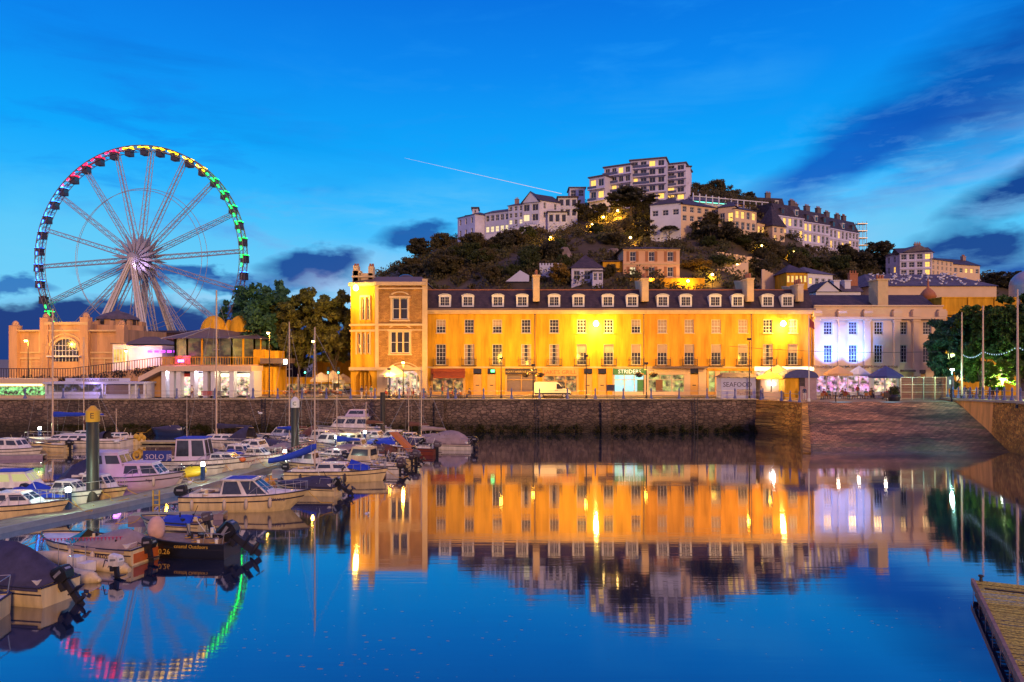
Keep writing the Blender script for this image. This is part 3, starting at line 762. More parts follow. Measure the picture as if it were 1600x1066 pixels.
for hi, (a, b_, lab, wx, dxs, wm) in enumerate(houses):
    xa, xb = tx(a), tx(b_)
    t = thing('terrace_house', lab, 'terrace house', (xa, TY, QZ), 0, 'ochre terrace houses on the quay')
    TH.append(t)
    L = xb - xa
    ops = []
    for p in wx:
        x = tx(p) - xa
        ops.append((x - .68, x + .68, UP - QZ, UP - QZ + UPH)); ops.append((x - .72, x + .72, FP - QZ, FP - QZ + FPH))
    b = MB(); zg = tz(574) - QZ
    b.facade(0, L, zg, EAVE - QZ - .3, ops, d=.3)
    b.add([(0, 0, 0), (0, 12, 0), (0, 12, EAVE - QZ), (0, 0, EAVE - QZ), (L, 0, 0), (L, 12, 0), (L, 12, EAVE - QZ), (L, 0, EAVE - QZ)], [(0, 3, 2, 1), (4, 5, 6, 7), (1, 2, 6, 5)])
    if hi: b.box(-.09, .09, -.06, -.002, 0, EAVE - QZ - .3)
    b.build('wall', M[wm], t)
    c = MB(); c.box(0 if hi else -.2, L, -.35, -.003, EAVE - QZ - .62, EAVE - QZ - .36); c.box(0 if hi else -.3, L, -.55, .3, EAVE - QZ - .36, EAVE - QZ - .1)
    c.box(0, L, -.14, -.003, zg - .12, zg + .10)
    c.build('cornice', M['dress'], t)
    dp = MB(); dp.tube((L - .4, -.12, .2), (L - .4, -.12, EAVE - QZ - .3), .06, n=6); dp.box(L - .52, L - .28, -.22, -.02, EAVE - QZ - .75, EAVE - QZ - .45); dp.build('downpipe', M['lead'], t)
    gt = MB(); gt.box(0, L, -.62, -.3, EAVE - QZ - .09, EAVE - QZ + .16); gt.box(0, L, -.3, .4, EAVE - QZ - .1, EAVE - QZ + .1)
    gt.build('gutter', M['lead'], t)
    r = MB(); z0, z1 = EAVE - QZ, ROOFZ - QZ
    r.add([(0, -.1, z0), (L, -.1, z0), (L, 2.3, z1), (0, 2.3, z1), (L, 10, z1), (0, 10, z1), (L, 12, z0), (0, 12, z0)], [(0, 1, 2, 3), (3, 2, 4, 5), (5, 4, 6, 7), (1, 6, 4, 2), (0, 3, 5, 7)])
    rf = r.build('roof', M['slate'], t)
    rt = MB(); rt.tube((0, 2.3, z1 + .02), (L, 2.3, z1 + .02), .1, n=6); rt.build('ridge_tile', M['pot'], rf)
    for p in wx:
        x = tx(p) - xa
        bl = blinds.get(p, 0)
        w1 = win(t, x - .68, UP - QZ, 1.36, UPH, 3, 4, 'blind' if bl and p > 1000 else 'glass', fr=.08, y=.22)
        w2 = win(t, x - .72, FP - QZ, 1.44, FPH, 3, 5, 'glass', fr=.08, y=.22)
        if p in (733, 822, 866, 1200): s = MB(); s.box(.08, .42, .0, .028, .08, FPH - .08); s.box(1.05, 1.36, .0, .028, .08, FPH - .08); s.build('curtain', M['blind'], w2)
        if p in (689, 777, 994, 1119): s = MB(); s.box(.08, 1.28, .0, .028, UPH * .55, UPH - .08); s.build('blind', M['blind'], w1)
        if bl:
            s = MB(); s.box(.08, 1.36, -.045, -.035, FPH * .58, FPH - .08); s.build('blind', M['blind'], w2)
        s = MB(); s.box(-.1, 1.46, -.36, .02, -.12, 0); s.build('sill', M['dress'], w1)
        balcony(t, x - .72, FP - QZ - .05, 1.44)
    for p in dxs:
        x = tx(p) - xa; dormer(t, x, tz(479.5) - QZ, .12)
# party-wall chimneys
for px, py, w, hi in ((838, 432, .95, 1), (1008, 437, .95, 2), (1172, 437, .95, 3), (1250, 446, .8, 3)):
    x = tx(px); t = TH[hi]; lx = x - t.location.x
    b = MB(); zt = tz(py) - QZ
    b.box(lx - w / 2, lx + w / 2, -.25, 2.6, EAVE - QZ + 1.2, zt); b.box(lx - w / 2 - .1, lx + w / 2 + .1, -.35, 2.7, zt, zt + .2)
    b.add([(lx - w / 2, 2.6, EAVE - QZ), (lx + w / 2, 2.6, EAVE - QZ), (lx + w / 2, 6.5, zt + .5), (lx - w / 2, 6.5, zt + .5), (lx - w / 2, 2.6, zt), (lx + w / 2, 2.6, zt)], [(4, 5, 2, 3), (0, 4, 3), (1, 2, 5)])
    c = b.build('chimney', M['dress'], t)
    p = MB()
    for i in range(3): p.tube((lx, .2 + i * .8, zt + .2), (lx, .2 + i * .8, zt + .95), .24, .17)
    p.build('chimney_pots', M['pot'], c)

# ---- shops on the ground floor: piers, fascia, window, door
M['shopw'] = lit('shop_interior_warm', (1.0, 0.50, 0.15), 1.3, 0.8, 1.2, through=0.44)
M['shopc'] = lit('shop_interior_cool', (0.45, 0.92, 0.85), 1.5, 0.45, 0.6, through=0.15, dark=(.15, .3, .25))
M['shopdim'] = mat('shop_shutter', (0.22, 0.16, 0.17), 0.6, var=.1)
M['shopy'] = lit('shop_interior_yellow', (0.85, 0.78, 0.22), 1.0, 0.5, 0.9, through=0.36)
M['shopp'] = lit('bar_interior_pink', (1.0, 0.50, 0.85), 1.7, 0.9, 1.3, through=0.38)
M['shopl'] = lit('bar_interior_lit', (1.0, 0.72, 0.48), 1.8, 0.7, 1.3, through=0.38)
M['signglow'] = mat('glowing_white_fascia', (.8, .75, .6), .5, var=0, emit=(1, .85, .5), es=1.6)
M['green'] = mat('green_fascia', (0.04, 0.22, 0.08), 0.5)
M['awn'] = mat('rust_awning', (0.30, 0.06, 0.02), 0.8, var=.1)
M['paint'] = mat('ochre_paint', (0.70, 0.40, 0.12), 0.6, var=.08)
M['pale'] = mat('pale_paint', (0.72, 0.52, 0.36), 0.6, var=.08)
M['signw'] = mat('sign_white_letters', (0.8, 0.8, 0.75), 0.5, var=0, emit=(1, 1, .9), es=.6)
M['letd'] = mat('sign_dark_letters', (0.05, 0.03, 0.10), 0.5, var=0)
M['letr'] = mat('sign_red_letters', (0.65, 0.12, 0.04), 0.5, var=0)
M['leto'] = mat('sign_gold_letters', (0.75, 0.5, 0.2), 0.5, var=0)
def shop(parent, pa, pb, fascia, glassm, frame='paint', txt=None, lm='letd', ztop=574, zf=586, door=None, size=.6, fh=None, out=.12, label=None):
    """a shopfront between photo columns pa and pb"""
    x0 = tx(pa) - parent.location.x; x1 = tx(pb) - parent.location.x
    zt = tz(ztop) - QZ - .13; zf_ = tz(zf) - QZ
    b = MB()
    b.box(x0, x0 + .3, -.1, .4, 0, zf_); b.box(x1 - .3, x1, -.1, .4, 0, zf_)
    b.box(x0 + .3, x1 - .3, -.06, .4, 0, .62); b.box(x0, x1, -.04, .4, zf_, zt)
    s = b.build('shopfront', M[frame], parent)
    if label: s['label'] = label
    f = MB(); f.box(x0 + .06, x1 - .06, -out - .06, -.041, zf_ + .06, zt - .06); fa = f.build('fascia', M[fascia], s)
    if txt: text(txt, size, M[lm], 'lettering', fa, ((x0 + x1) / 2, -out - .07, (zf_ + zt) / 2 - .02))
    g = MB(); g.add([(x0 + .3, .3, .62), (x1 - .3, .3, .62), (x1 - .3, .3, zf_), (x0 + .3, .3, zf_)], [(0, 1, 2, 3)]); g.build('shop_window', M[glassm], s)
    mu = MB(); n = max(2, int((x1 - x0) / 1.6))
    for i in range(1, n):
        xx = x0 + .3 + (x1 - x0 - .6) * i / n; mu.box(xx - .05, xx + .05, .1, .28, .62, zf_)
    mu.box(x0 + .3, x1 - .3, .12, .28, zf_ - .75, zf_ - .67)
    mu.build('window_frame', M[frame], s)
    if door is not None:
        xd = tx(door) - parent.location.x
        d = MB(); d.box(xd - .5, xd + .5, -.05, .05, 0.05, 2.35); dd = d.build('door', M['green'] if fascia == 'green' else M['wood'], s)
        k = MB(); k.box(xd + .36, xd + .42, -.12, -.05, 1.0, 1.15); k.build('handle', M['steel'], dd)
    return s
def infill(parent, pa, pb, m, doors=(), ztop=574):
    x0 = tx(pa) - parent.location.x; x1 = tx(pb) - parent.location.x
    b = MB(); ops = [(tx(d) - parent.location.x - .6, tx(d) - parent.location.x + .6, .1, 4.0) for d in doors]
    b.facade(x0, x1, 0, tz(ztop) - QZ - .12, ops, d=.25); b.build('ground_floor_wall', M[m], parent)
    for i, d in enumerate(doors):
        xd = tx(d) - parent.location.x
        q = MB(); q.box(xd - .6, xd + .6, .12, .22, .1, 3.15); dd = q.build('door', M['paint'], parent)
        q = MB(); q.box(xd - .25, xd + .25, .09, .12, 1.5, 1.62); q.build('letterbox', M['iron'], dd)
        q = MB(); q.box(xd - .6, xd + .6, .1, .2, 3.3, 4.0); q.build('fanlight', M['glass'] if i != 1 else M['glass'], parent)
t = TH[0]
s = shop(t, 673, 727, 'awn', 'shopw', 'paint')
aw = MB(); x0, x1 = tx(678) - t.location.x, tx(727) - t.location.x
aw.add([(x0, -.1, tz(580) - QZ), (x1, -.1, tz(580) - QZ), (x1, -1.5, tz(588) - QZ), (x0, -1.5, tz(588) - QZ), (x1, -1.5, tz(591) - QZ), (x0, -1.5, tz(591) - QZ), (x0, -.1, tz(581) - QZ), (x1, -.1, tz(581) - QZ)], [(0, 3, 2, 1), (3, 5, 4, 2), (0, 6, 5, 3), (1, 2, 4, 7)])
aw.build('awning', M['awn'], s)
infill(t, 666, 673, 'render'); infill(t, 727, 789, 'render', (746, 768))
e = MB(); e.box(tx(768) - t.location.x - .1, tx(768) - t.location.x + .45, .04, .08, 3.45, 3.85); e.build('exit_light', mat('green_light', (0, 0, 0), .5, var=0, emit=(.1, 1, .25), es=4), t)
s = shop(t, 789, 840, 'slate', 'shopdim', 'paint', 'TORQUAY HARBOUR CARPET CO', 'leto', size=.36)
t = TH[1]
infill(t, 840, 847, 'render')
s = shop(t, 847, 904, 'paint', 'shopw', 'paint', "JAKE'S GRILL", 'letr', size=.85, zf=588)
infill(t, 904, 957, 'render', (919, 941))
s = shop(t, 957, 1010, 'green', 'shopc', 'pale', 'STRIDERS', 'signw', size=.8, door=1001, label='shopfront with a green fascia and a brightly lit white window')
t = TH[2]
s = shop(t, 1010, 1072, 'pale', 'shopy', 'pale', 'THE HOMEWARES', 'leto', size=.5, door=1030)
cn = MB(); x0, x1 = tx(1019) - t.location.x, tx(1103) - t.location.x
cn.box(x0, x1, -1.1, -.15, tz(575.5) - QZ, tz(572.5) - QZ); cn.build('canopy', M['lead'], t)
infill(t, 1072, 1104, 'pale', (1085,))
s = shop(t, 1104, 1178, 'render2', 'shopy', 'paint', None, zf=580)
x0, x1 = tx(1117) - t.location.x, tx(1124) - t.location.x
cl = MB(); cl.box(x0, x1, -.3, .1, 0, tz(580) - QZ); cl.build('column', M['peach'], t)
t = TH[3]
s = shop(t, 1178, 1272, 'signglow', 'shopl', 'pale', None, ztop=571, zf=580, size=.5)

# ---- brick corner building
BX0, BX1 = 545, 666
YB = 106.6
kb_ = YB / F
bx = lambda p: (p - CX) * kb_
bz = lambda p: H + (CY - p) * kb_ - QZ
bt_ = thing('corner_building', 'buff brick corner building with arched ground floor and stone window surrounds', 'building', (0, YB, QZ))
cxl = bx(589)
b = MB()
ops = [(bx(610), bx(640), bz(552), bz(518)), (bx(613), bx(637), bz(499), bz(466))]
b.facade(cxl, bx(664), bz(574), bz(441), ops, d=.35)
b.add([(bx(664), 0, 0), (bx(664), 12, 0), (bx(664), 12, bz(441)), (bx(664), 0, bz(441))], [(0, 1, 2, 3)])
b.build('wall', M['brick'], bt_)
# canted left bay: front runs back from (589) to (545)
A2 = Vector((bx(545), 1.3)); B2 = Vector((cxl, 0))
ln_ = (B2 - A2).length; an_ = math.atan2(B2.y - A2.y, B2.x - A2.x)
def cant(u, y=0): d = Vector((math.cos(an_), math.sin(an_))); n = Vector((-d.y, d.x)); q = A2 + d * u + n * y; return (q.x, q.y)
RC = Matrix.Translation((A2.x, A2.y, 0)) @ Matrix.Rotation(an_, 4, 'Z')
b = MB(); u = ln_ / 44.0
opl = [(12 * u, 16.5 * u, bz(552), bz(521)), (19.5 * u, 24 * u, bz(552), bz(521)), (27 * u, 31.5 * u, bz(552), bz(521)), (18.5 * u, 23.5 * u, bz(499), bz(466)), (26 * u, 31 * u, bz(499), bz(466))]
b.facade(0, ln_, bz(574), bz(441), opl, d=.35)
b.v = [tuple(RC @ Vector(p)) for p in b.v]
b.add([(A2.x, A2.y, 0), (A2.x, 12, 0), (A2.x, 12, bz(441)), (A2.x, A2.y, bz(441))], [(0, 3, 2, 1)])
b.build('bay_wall', M['render'], bt_)
for (xa, xb, za, zb) in opl:
    o = win(bt_, 0, 0, xb - xa, zb - za, 1, 2, 'glass', fr=.08); q = RC @ Vector((xa, .25, za)); o.location = q; o.rotation_euler = (0, 0, an_)
for (xa, xb, za, zb) in ops:
    o = win(bt_, xa, za, xb - xa, zb - za, 3 if xb - xa > 2.4 else 2, 2, 'glass', fr=.12, y=.2)
    w_ = xb - xa; sr = MB(); n_ = 3 if w_ > 2.4 else 2
    sr.box(-.25, -.01, -.32, -.02, -.1, zb - za); sr.box(w_ + .01, w_ + .25, -.32, -.02, -.1, zb - za); sr.box(-.35, w_ + .35, -.4, -.02, -.3, -.1)
    for i in range(1, n_): sr.box(w_ * i / n_ - .12, w_ * i / n_ + .12, -.3, -.05, 0, zb - za)
    sr.box(-.4, w_ + .4, -.36, -.02, zb - za, zb - za + .3)
    sr.arch(w_ / 2, zb - za + .3, w_ / 2 + .0, w_ / 2 + .32, -.36, -.1, 20, 160, 12, .45)
    sr.build('surround', M['dress'], o)
tr = MB()
for z, d_, hh in ((bz(441), .55, .5), (bz(450), .3, .2), (bz(506), .3, .3), (bz(574), .4, .45), (bz(515), .12, .15)):
    tr.box(cxl - .1, bx(666), -d_, -.003, z - hh, z)
tr.box(bx(660), bx(668), -.25, -.003, 0, bz(436))
tr.box(cxl - .25, cxl + .25, -.2, .3, bz(574), bz(443))
tr.build('cornice', M['dress'], bt_)
tr = MB()
for z, d_, hh in ((bz(441), .55, .5), (bz(506), .3, .3), (bz(574), .4, .45), (bz(515), .2, .3)): tr.box(-.1, ln_ + .1, -d_, -.003, z - hh, z, RC)
for uu in (10.2 * u, 17.9 * u, 25.4 * u, 33 * u): tr.box(uu - .1, uu + .1, -.2, -.003, bz(554), bz(519), RC)
for uu in (16.8 * u, 24.7 * u, 32.4 * u): tr.box(uu - .1, uu + .1, -.2, -.003, bz(500), bz(464), RC)
tr.box(16.5 * u, 33 * u, -.25, -.003, bz(464), bz(461), RC)
tr.build('stone_band', M['dress'], bt_)
r = MB(); z1 = bz(441)
r.add([(A2.x - .3, 1.0, z1), (cxl, -.4, z1), (bx(666), -.4, z1), (bx(666), 12, z1), (A2.x - .3, 12, z1), (bx(575), 3, z1 + 1.1), (bx(655), 3, z1 + 1.1), (bx(655), 9, z1 + 1.1), (bx(575), 9, z1 + 1.1)],
      [(0, 1, 5), (1, 2, 6, 5), (2, 3, 7, 6), (3, 4, 8, 7), (4, 0, 5, 8), (5, 6, 7, 8)])
rf = r.build('roof', M['lead'], bt_)
dm = MB(); dm.ell((bx(625), 6, z1 + 1.0), (1.3, 1.3, .8), 14, 5, 0.0); dm.build('skylight', M['glass'], rf)
c = MB(); x0 = bx(547)
for (a, b_, top) in ((547, 560, 421), (558, 579, 425), (572, 580, 414), (548, 556, 413)): c.box(bx(a), bx(b_), 1.6, 3.0, z1 - .5, bz(top))
c.box(bx(546), bx(581), 1.4, 3.2, bz(432), bz(429)); ch = c.build('chimney', M['dress'], bt_)
c = MB()
for a in (550, 554, 574, 578): c.tube((bx(a), 2.3, bz(414)), (bx(a), 2.3, bz(409)), .2, .15)
c.build('chimney_pots', M['pot'], ch)
# ground floor: big round arch, pointed arch, café glow behind
gf = MB(); ac = bx(630); ar = 2.35; az_ = bz(596)
xs0, xs1 = cxl, bx(664); zt = bz(574) - .45
poly = [(xs0, 0), (ac - ar, 0), (ac - ar, az_)] + [(ac + ar * math.cos(R(a)), az_ + ar * math.sin(R(a)) * .88) for a in range(170, 0, -10)] + [(ac + ar, az_), (ac + ar, 0), (xs1, 0), (xs1, zt), (xs0, zt)]
gf.add([(p[0], 0, p[1]) for p in poly] + [(p[0], .5, p[1]) for p in poly], [tuple(range(len(poly)))] + [(i, i + 1, len(poly) + i + 1, len(poly) + i) for i in range(1, len(poly) - 5)])
gf.build('arcade_wall', M['dress'], bt_)
am = MB(); am.arch(ac, az_, ar, ar + .35, -.15, -.003, 0, 180, 18, .9); am.arch(ac, az_, ar + .6, ar + .75, -.12, -.003, 0, 180, 18, .9)
am.box(ac - ar - .35, ac - ar, -.15, -.003, 0, az_); am.box(ac + ar, ac + ar + .35, -.15, -.003, 0, az_)
am.build('arch_moulding', M['dress'], bt_)
gb = MB(); gb.add([(xs0, .6, 0), (xs1, .6, 0), (xs1, .6, zt), (xs0, .6, zt)], [(0, 1, 2, 3)]); gb.build('cafe_window', M['shopl'], bt_)
for i in range(-2, 3):
    pl = MB(); pl.tube((ac + i * .95, .3, 0), (ac + i * .95, .3, az_ + .9), .14, .12); pl.build('column', M['whitew'], bt_)
gp = MB(); ga = ln_ * .5; gr = ln_ * .30; z3 = bz(590)
poly = [(0, 0), (ga - gr, 0), (ga - gr, z3), (ga - gr * .6, z3 + gr * .75), (ga, z3 + gr * 1.25), (ga + gr * .6, z3 + gr * .75), (ga + gr, z3), (ga + gr, 0), (ln_, 0), (ln_, zt), (0, zt)]
gp.add([tuple(RC @ Vector((p[0], 0, p[1]))) for p in poly] + [tuple(RC @ Vector((p[0], .7, p[1]))) for p in poly], [tuple(range(11))] + [(i, i + 1, 12 + i, 11 + i) for i in range(1, 7)])
gp.build('gothic_arch', M['render'], bt_)
gq = MB(); gq.add([tuple(RC @ Vector(p)) for p in ((ga - gr, .72, 0), (ga + gr, .72, 0), (ga + gr, .72, z3 + gr * 1.3), (ga - gr, .72, z3 + gr * 1.3))], [(0, 1, 2, 3)])
for i in (-1, 0, 1): gq.box(ga + i * gr * .55 - .12, ga + i * gr * .55 + .12, .3, .6, 0, z3 + gr * .6, RC)
gq.build('porch', M['render'], bt_)

# ---- white pilastered building
wt = thing('pilastered_building', 'long cream pilastered building washed with blue light at one end', 'building', (tx(1272), TY, QZ))
ox = tx(1272); L = tx(1473) - ox
zA, zE, zP = tz(577) - QZ, tz(498) - QZ, tz(477) - QZ
cols_ = [(1294, 1), (1333, 1), (1373, 1), (1411, 1), (1449, 1)]
ops = []
for p, _ in cols_:
    x = tx(p) - ox; ops.append((x - .62, x + .62, tz(523) - QZ, tz(503) - QZ)); ops.append((x - .62, x + .62, tz(567) - QZ, tz(539) - QZ))
b = MB(); b.facade(0, L, zA, zP, ops, d=.3)
b.add([(0, 0, 0), (0, 12, 0), (0, 12, zP), (0, 0, zP), (L, 0, 0), (L, 12, 0), (L, 12, zP), (L, 0, zP)], [(0, 3, 2, 1), (4, 5, 6, 7), (1, 2, 6, 5)])
b.build('wall', M['cream'], wt)
for i, (xa, xb, za, zb) in enumerate(ops): win(wt, xa, za, xb - xa, zb - za, 3, 4 if i % 2 == 0 else 5, 'glass', fr=.08, y=.2)
for p in (1275.5, 1314, 1354, 1400, 1430, 1470):
    x = tx(p) - ox; q = MB(); q.box(x - .42, x + .42, -.38, -.003, 2.9, zE); q.box(x - .55, x + .55, -.5, -.004, zE - .45, zE - .1)
    q.box(x - .5, x + .5, -.55, -.004, 2.9, 3.3); q.box(x - .62, x + .62, -.6, -.004, zE + .25, zE + 1.1); q.box(x - .5, x + .5, -.5, -.004, zE + 1.1, zE + 1.35)
    q.build('pilaster', M['cream'], wt)
q = MB(); q.box(-.1, L + .1, -.7, -.002, zE - .1, zE + .22); q.box(-.05, L + .05, -.25, -.002, zP - .2, zP); q.box(0, L, -.2, -.002, zA - .1, zA + .15)
q.build('cornice', M['cream'], wt)
r = MB(); z1 = tz(456) - QZ; xr0 = tx(1250) - ox
r.add([(xr0, 1.5, zP - .2), (L, 1.5, zP - .2), (L, 5.5, z1), (xr0, 5.5, z1), (L, 11, zP - .2), (xr0, 11, zP - .2), (0, .1, zP - .01), (L, .1, zP - .01), (0, 1.5, zP - .2)], [(0, 1, 2, 3), (3, 2, 4, 5), (1, 4, 2), (6, 7, 1, 8)])
r.build('roof', M['slate'], wt)
x = tx(1383) - ox; c = MB(); c.box(x - .75, x + .75, .6, 3.4, zP - .5, tz(437) - QZ); c.box(x - .9, x + .9, .45, 3.5, tz(437) - QZ, tz(435) - QZ); ch = c.build('chimney', M['dress'], wt)
c = MB()
for i in range(3): c.tube((x - .4 + i * .4, 1.6, tz(435) - QZ), (x - .4 + i * .4, 1.6, tz(428) - QZ), .2, .16)
c.build('chimney_pots', M['pot'], ch)
s = shop(wt, 1272, 1362, 'pale', 'shopp', 'whitew', "THE ONE GRILL", 'leto', ztop=577, zf=588, size=.55, label='bar front glowing pink and white behind parasols')
s = shop(wt, 1362, 1404, 'pale', 'shopl', 'whitew', 'HARBOUR BAR', 'leto', ztop=577, zf=588, size=.45)
infill(wt, 1404, 1473, 'cream', (1440,), 577)
sw = MB(); x = tx(1411) - ox; sw.box(tx(1406) - ox, tx(1425) - ox, -1.0, -.05, tz(581) - QZ, tz(578) - QZ); sw.build('canopy', M['lead'], wt)
# flower baskets along the bar front
for i, p in enumerate((1280, 1300, 1322, 1343, 1362, 1386)):
    x = tx(p) - ox; g_ = np.random.default_rng(i)
    me = leaf_mesh('flower_trough', [(x + (j - 3) * .35, -.5, tz(573) - QZ) for j in range(7)], [.28] * 7, 26, .09, leafmat('flowers', (.5, .35, .22), .6), seed=i); link(me, 'flower_trough', wt)
# blue floodlights in the pavement under the white end
BL = (0.07, 0.22, 1.0)
fl = thing('floodlight', 'blue floodlight washing the white pilasters from the canopy roof', 'floodlight', (tx(1313), TY - 2.2, tz(574)))
b = MB(); b.box(-.25, .25, -.12, .12, 0, .22); b.build('casing', M['iron'], fl)
for p in (1294, 1334):
    spot('flood', (tx(p) - tx(1313), .2, .35), (tx(p) - tx(1313), 2.2, 4.0), 5600, BL, 120, 1.0, fl, .15)
fl2 = thing('floodlight', 'blue floodlight under the cornice of the white building', 'floodlight', (tx(1313), TY - 1.4, tz(499)))
b = MB(); b.box(-3.5, 3.5, -.05, .08, -.12, 0); b.build('casing', M['whitew'], fl2)
for p in (1294, 1334):
    spot('flood', (tx(p) - tx(1313), .0, -.15), (tx(p) - tx(1313), 1.0, -2.6), 1200, BL, 130, 1.0, fl2, .15)
# ================================================================= houses on the hill
def hh(px, py): return hit(px, py)
# crest, left to right
Y = 205
house('lilac villa with a square tower at the left end of the hill top', 715, 742, 372, 341, 206, 200, 9, 'pink', 'hip', 1.6, rows=2, cols=3, ww=.8)
house('pale chimney-like tower block rising behind the left villa', 738, 747, 352, 326, 212, 212, 4, 'pink', 'flat', .4, rows=2, cols=1, ww=.6)
house('long low dark-roofed house behind the left villa', 728, 775, 352, 337, 215, 215, 7, 'pink', 'hip', 1.2, rows=1, cols=6, ww=.7)
house('lilac house with a sloping roof and one row of lit windows', 758, 796, 366, 334, 202, 198, 9, 'lilac', 'gablex', 1.6, rows=2, cols=5, ww=1.1, lits=(0, 1, 2, 3, 4), litm='warm2', rmat='slateb')
house('tall lilac house with a lit lower row beside the gabled house', 794, 818, 352, 322, 198, 196, 9, 'lilac', 'gablex', 1.4, rows=3, cols=3, ww=.9, lits=(0, 2), litm='warm2', chim=((.1, 1),), rmat='slateb')
house('white gabled house with a dark roof on the hill crest', 816, 843, 348, 318, 196, 194, 12, 'lilac', 'gabley', 3.0, rows=2, cols=2, ww=1.8, wh=1.9, lits=(0,), litm='warm2', cs=2, rs=1)
house('long pink wing running back from the white gabled house', 843, 876, 344, 313, 194, 198, 8, 'pink', 'gablex', 2.6, rows=2, cols=2, ww=.8)
house('white arcaded house with round-headed openings on the crest', 872, 902, 340, 309, 200, 200, 8, 'lilac', 'flat', .4, rows=2, cols=3, ww=1.4, wh=2.2, cs=1, rs=1)
house('low white terrace wall with arches below the arcaded house', 856, 886, 350, 332, 194, 194, 3, 'lilac', 'flat', .3, rows=1, cols=3, ww=1.4, wh=2.0, cs=1, rs=1)
house('small flat-roofed glass penthouse on the crest', 890, 914, 310, 294, 210, 210, 6, 'lilac', 'flat', .3, rows=1, cols=2, ww=2.0, wh=1.8, rmat='slateb')
# stepped apartment block
def block(label, px0, px1, pyb, pyt, Y0, Y1, rows, cols, lits, depth=10, bal=True, **k):
    t, L, Hh = house(label, px0, px1, pyb, pyt, Y0, Y1, depth, 'pink', 'flat', .35, rows=rows, cols=cols, ww=2.0, wh=1.9, lits=lits, litm='warm', cs=2, rs=1, cat='apartment block', name='apartment_block', rmat='slateb', **k)
    if bal:
        for r in range(rows):
            b = MB(); z = r * Hh / rows; b.box(-.2, L + .2, -.9, -.003, z - .2, z); bo = b.build('balcony', M['pink'], t)
            g_ = MB(); g_.box(-.15, L * .55, -.88, -.84, z + .1, z + .7); g_.build('balustrade', mat('smoked_glass', (.10, .12, .22), .15, var=.1), bo)
            g_ = MB(); g_.box(-.2, L * .55, -.9, -.82, z + .7, z + .76); g_.build('handrail', M['steel'], bo)
    return t
block('left two-storey end of the apartment block with lit corner rooms', 921, 945, 314, 279, 203, 200, 2, 2, (1, 2), depth=9)
block('middle of the stepped apartment block, three storeys', 944, 986, 314, 263, 204, 200, 4, 4, (1, 5, 14), depth=10)
block('tallest part of the stepped apartment block', 985, 1040, 314, 252, 202, 199, 5, 4, (2, 3, 8, 18), depth=12)
block('right-hand wing of the apartment block in shadow', 1041, 1071, 314, 258, 205, 203, 5, 2, (0, 1, 2), depth=11)
house('blank side stair tower at the right end of the apartment block', 1071, 1079, 314, 261, 204, 204, 9, 'pink', 'flat', .3, rows=1, cols=1, ww=.2, wh=.2)
# second row
house('white house with a dark hipped roof seen on its corner', 1016, 1064, 347, 321, 175, 172, 9, 'white', 'hip', 2.2, rows=1, cols=3, ww=1.4, wh=1.3, side=0)
house('long white wing of the corner house running back to the right', 1064, 1121, 350, 319, 172, 177, 9, 'cream', 'hip', 2.4, rows=2, cols=5, ww=1.2, wh=1.3, side=0)
house('yellow villa with an arched lit window and hipped roof', 1122, 1148, 357, 325, 174, 172, 9, 'cream', 'hip', 2.0, rows=1, cols=2, ww=1.2, wh=2.2, lits=(1,), side=0)
house('cream right wing of the yellow villa with tall lit windows', 1148, 1182, 362, 326, 172, 176, 9, 'cream', 'hip', 2.0, rows=2, cols=4, ww=1.2, wh=2.4, lits=(4, 5, 7), side=0)
house('low white cottage row with lit windows beside the pointed turret', 1183, 1208, 370, 348, 180, 184, 8, 'cream', 'hip', 1.6, rows=1, cols=4, ww=1.0, lits=(0, 1, 2))
ct, L_, H_ = house('small white house with a steep pointed turret roof', 1207, 1226, 378, 353, 180, 182, 7, 'cream', 'flat', .2, rows=2, cols=2, ww=.9, lits=(0,))
b = MB(); b.add([(-.3, -.3, H_ + .2), (L_ + .3, -.3, H_ + .2), (L_ + .3, 5, H_ + .2), (-.3, 5, H_ + .2), (L_ / 2, 2.3, H_ + 5.6)], [(0, 1, 4), (1, 2, 4), (2, 3, 4), (3, 0, 4)]); b.build('turret_roof', M['slate'], ct)
def longterr(label, a, b_, yb0, yt0, Y0, Y1, rows, cols, lits, wall='pink', **k):
    return house(label, a, b_, yb0, yt0, Y0, Y1, 10, wall, 'mansard', 3.3, rows=rows, cols=cols, ww=1.15, wh=2.1, lits=lits, **k)
t, L_, H_ = longterr('gable end block of the long hillside terrace with bright windows', 1213, 1256, 390, 336, 185, 190, 3, 5, (2, 3, 5, 6, 9, 10, 11, 12), chim=((.9, 1.6),), band='pink')
t, L_, H_ = longterr('second block of the long hillside terrace stepping down to the right', 1256, 1296, 398, 346, 190, 196, 3, 6, (6, 7, 12, 13, 9), chim=((.05, 1.6), (.5, 1.8), (.95, 1.6)), band='pink')
t, L_, H_ = longterr('third block of the long hillside terrace with tall dark chimneys', 1296, 1326, 408, 356, 196, 202, 3, 5, (5, 8, 12), chim=((.4, 1.8), (.95, 1.8)), band='pink')
t, L_, H_ = longterr('bow-fronted end of the long hillside terrace beside scaffolding', 1326, 1342, 412, 362, 202, 205, 4, 3, (3, 6), chim=((.5, 1.4),), band='pink')
sc = thing('scaffolding', 'steel scaffolding tower at the right end of the hillside terrace', 'scaffolding', P(1344, 405, 206))
b = MB()
for i in range(3):
    for j in range(2): b.tube((i * 1.2 - .6, j * 1.5, 0), (i * 1.2 - .6, j * 1.5, 10.5), .07, n=5)
for k in range(5): b.box(-.8, 2.0, -.2, 1.7, 1.8 + k * 2, 1.95 + k * 2)
b.build('frame', M['steel'], sc)
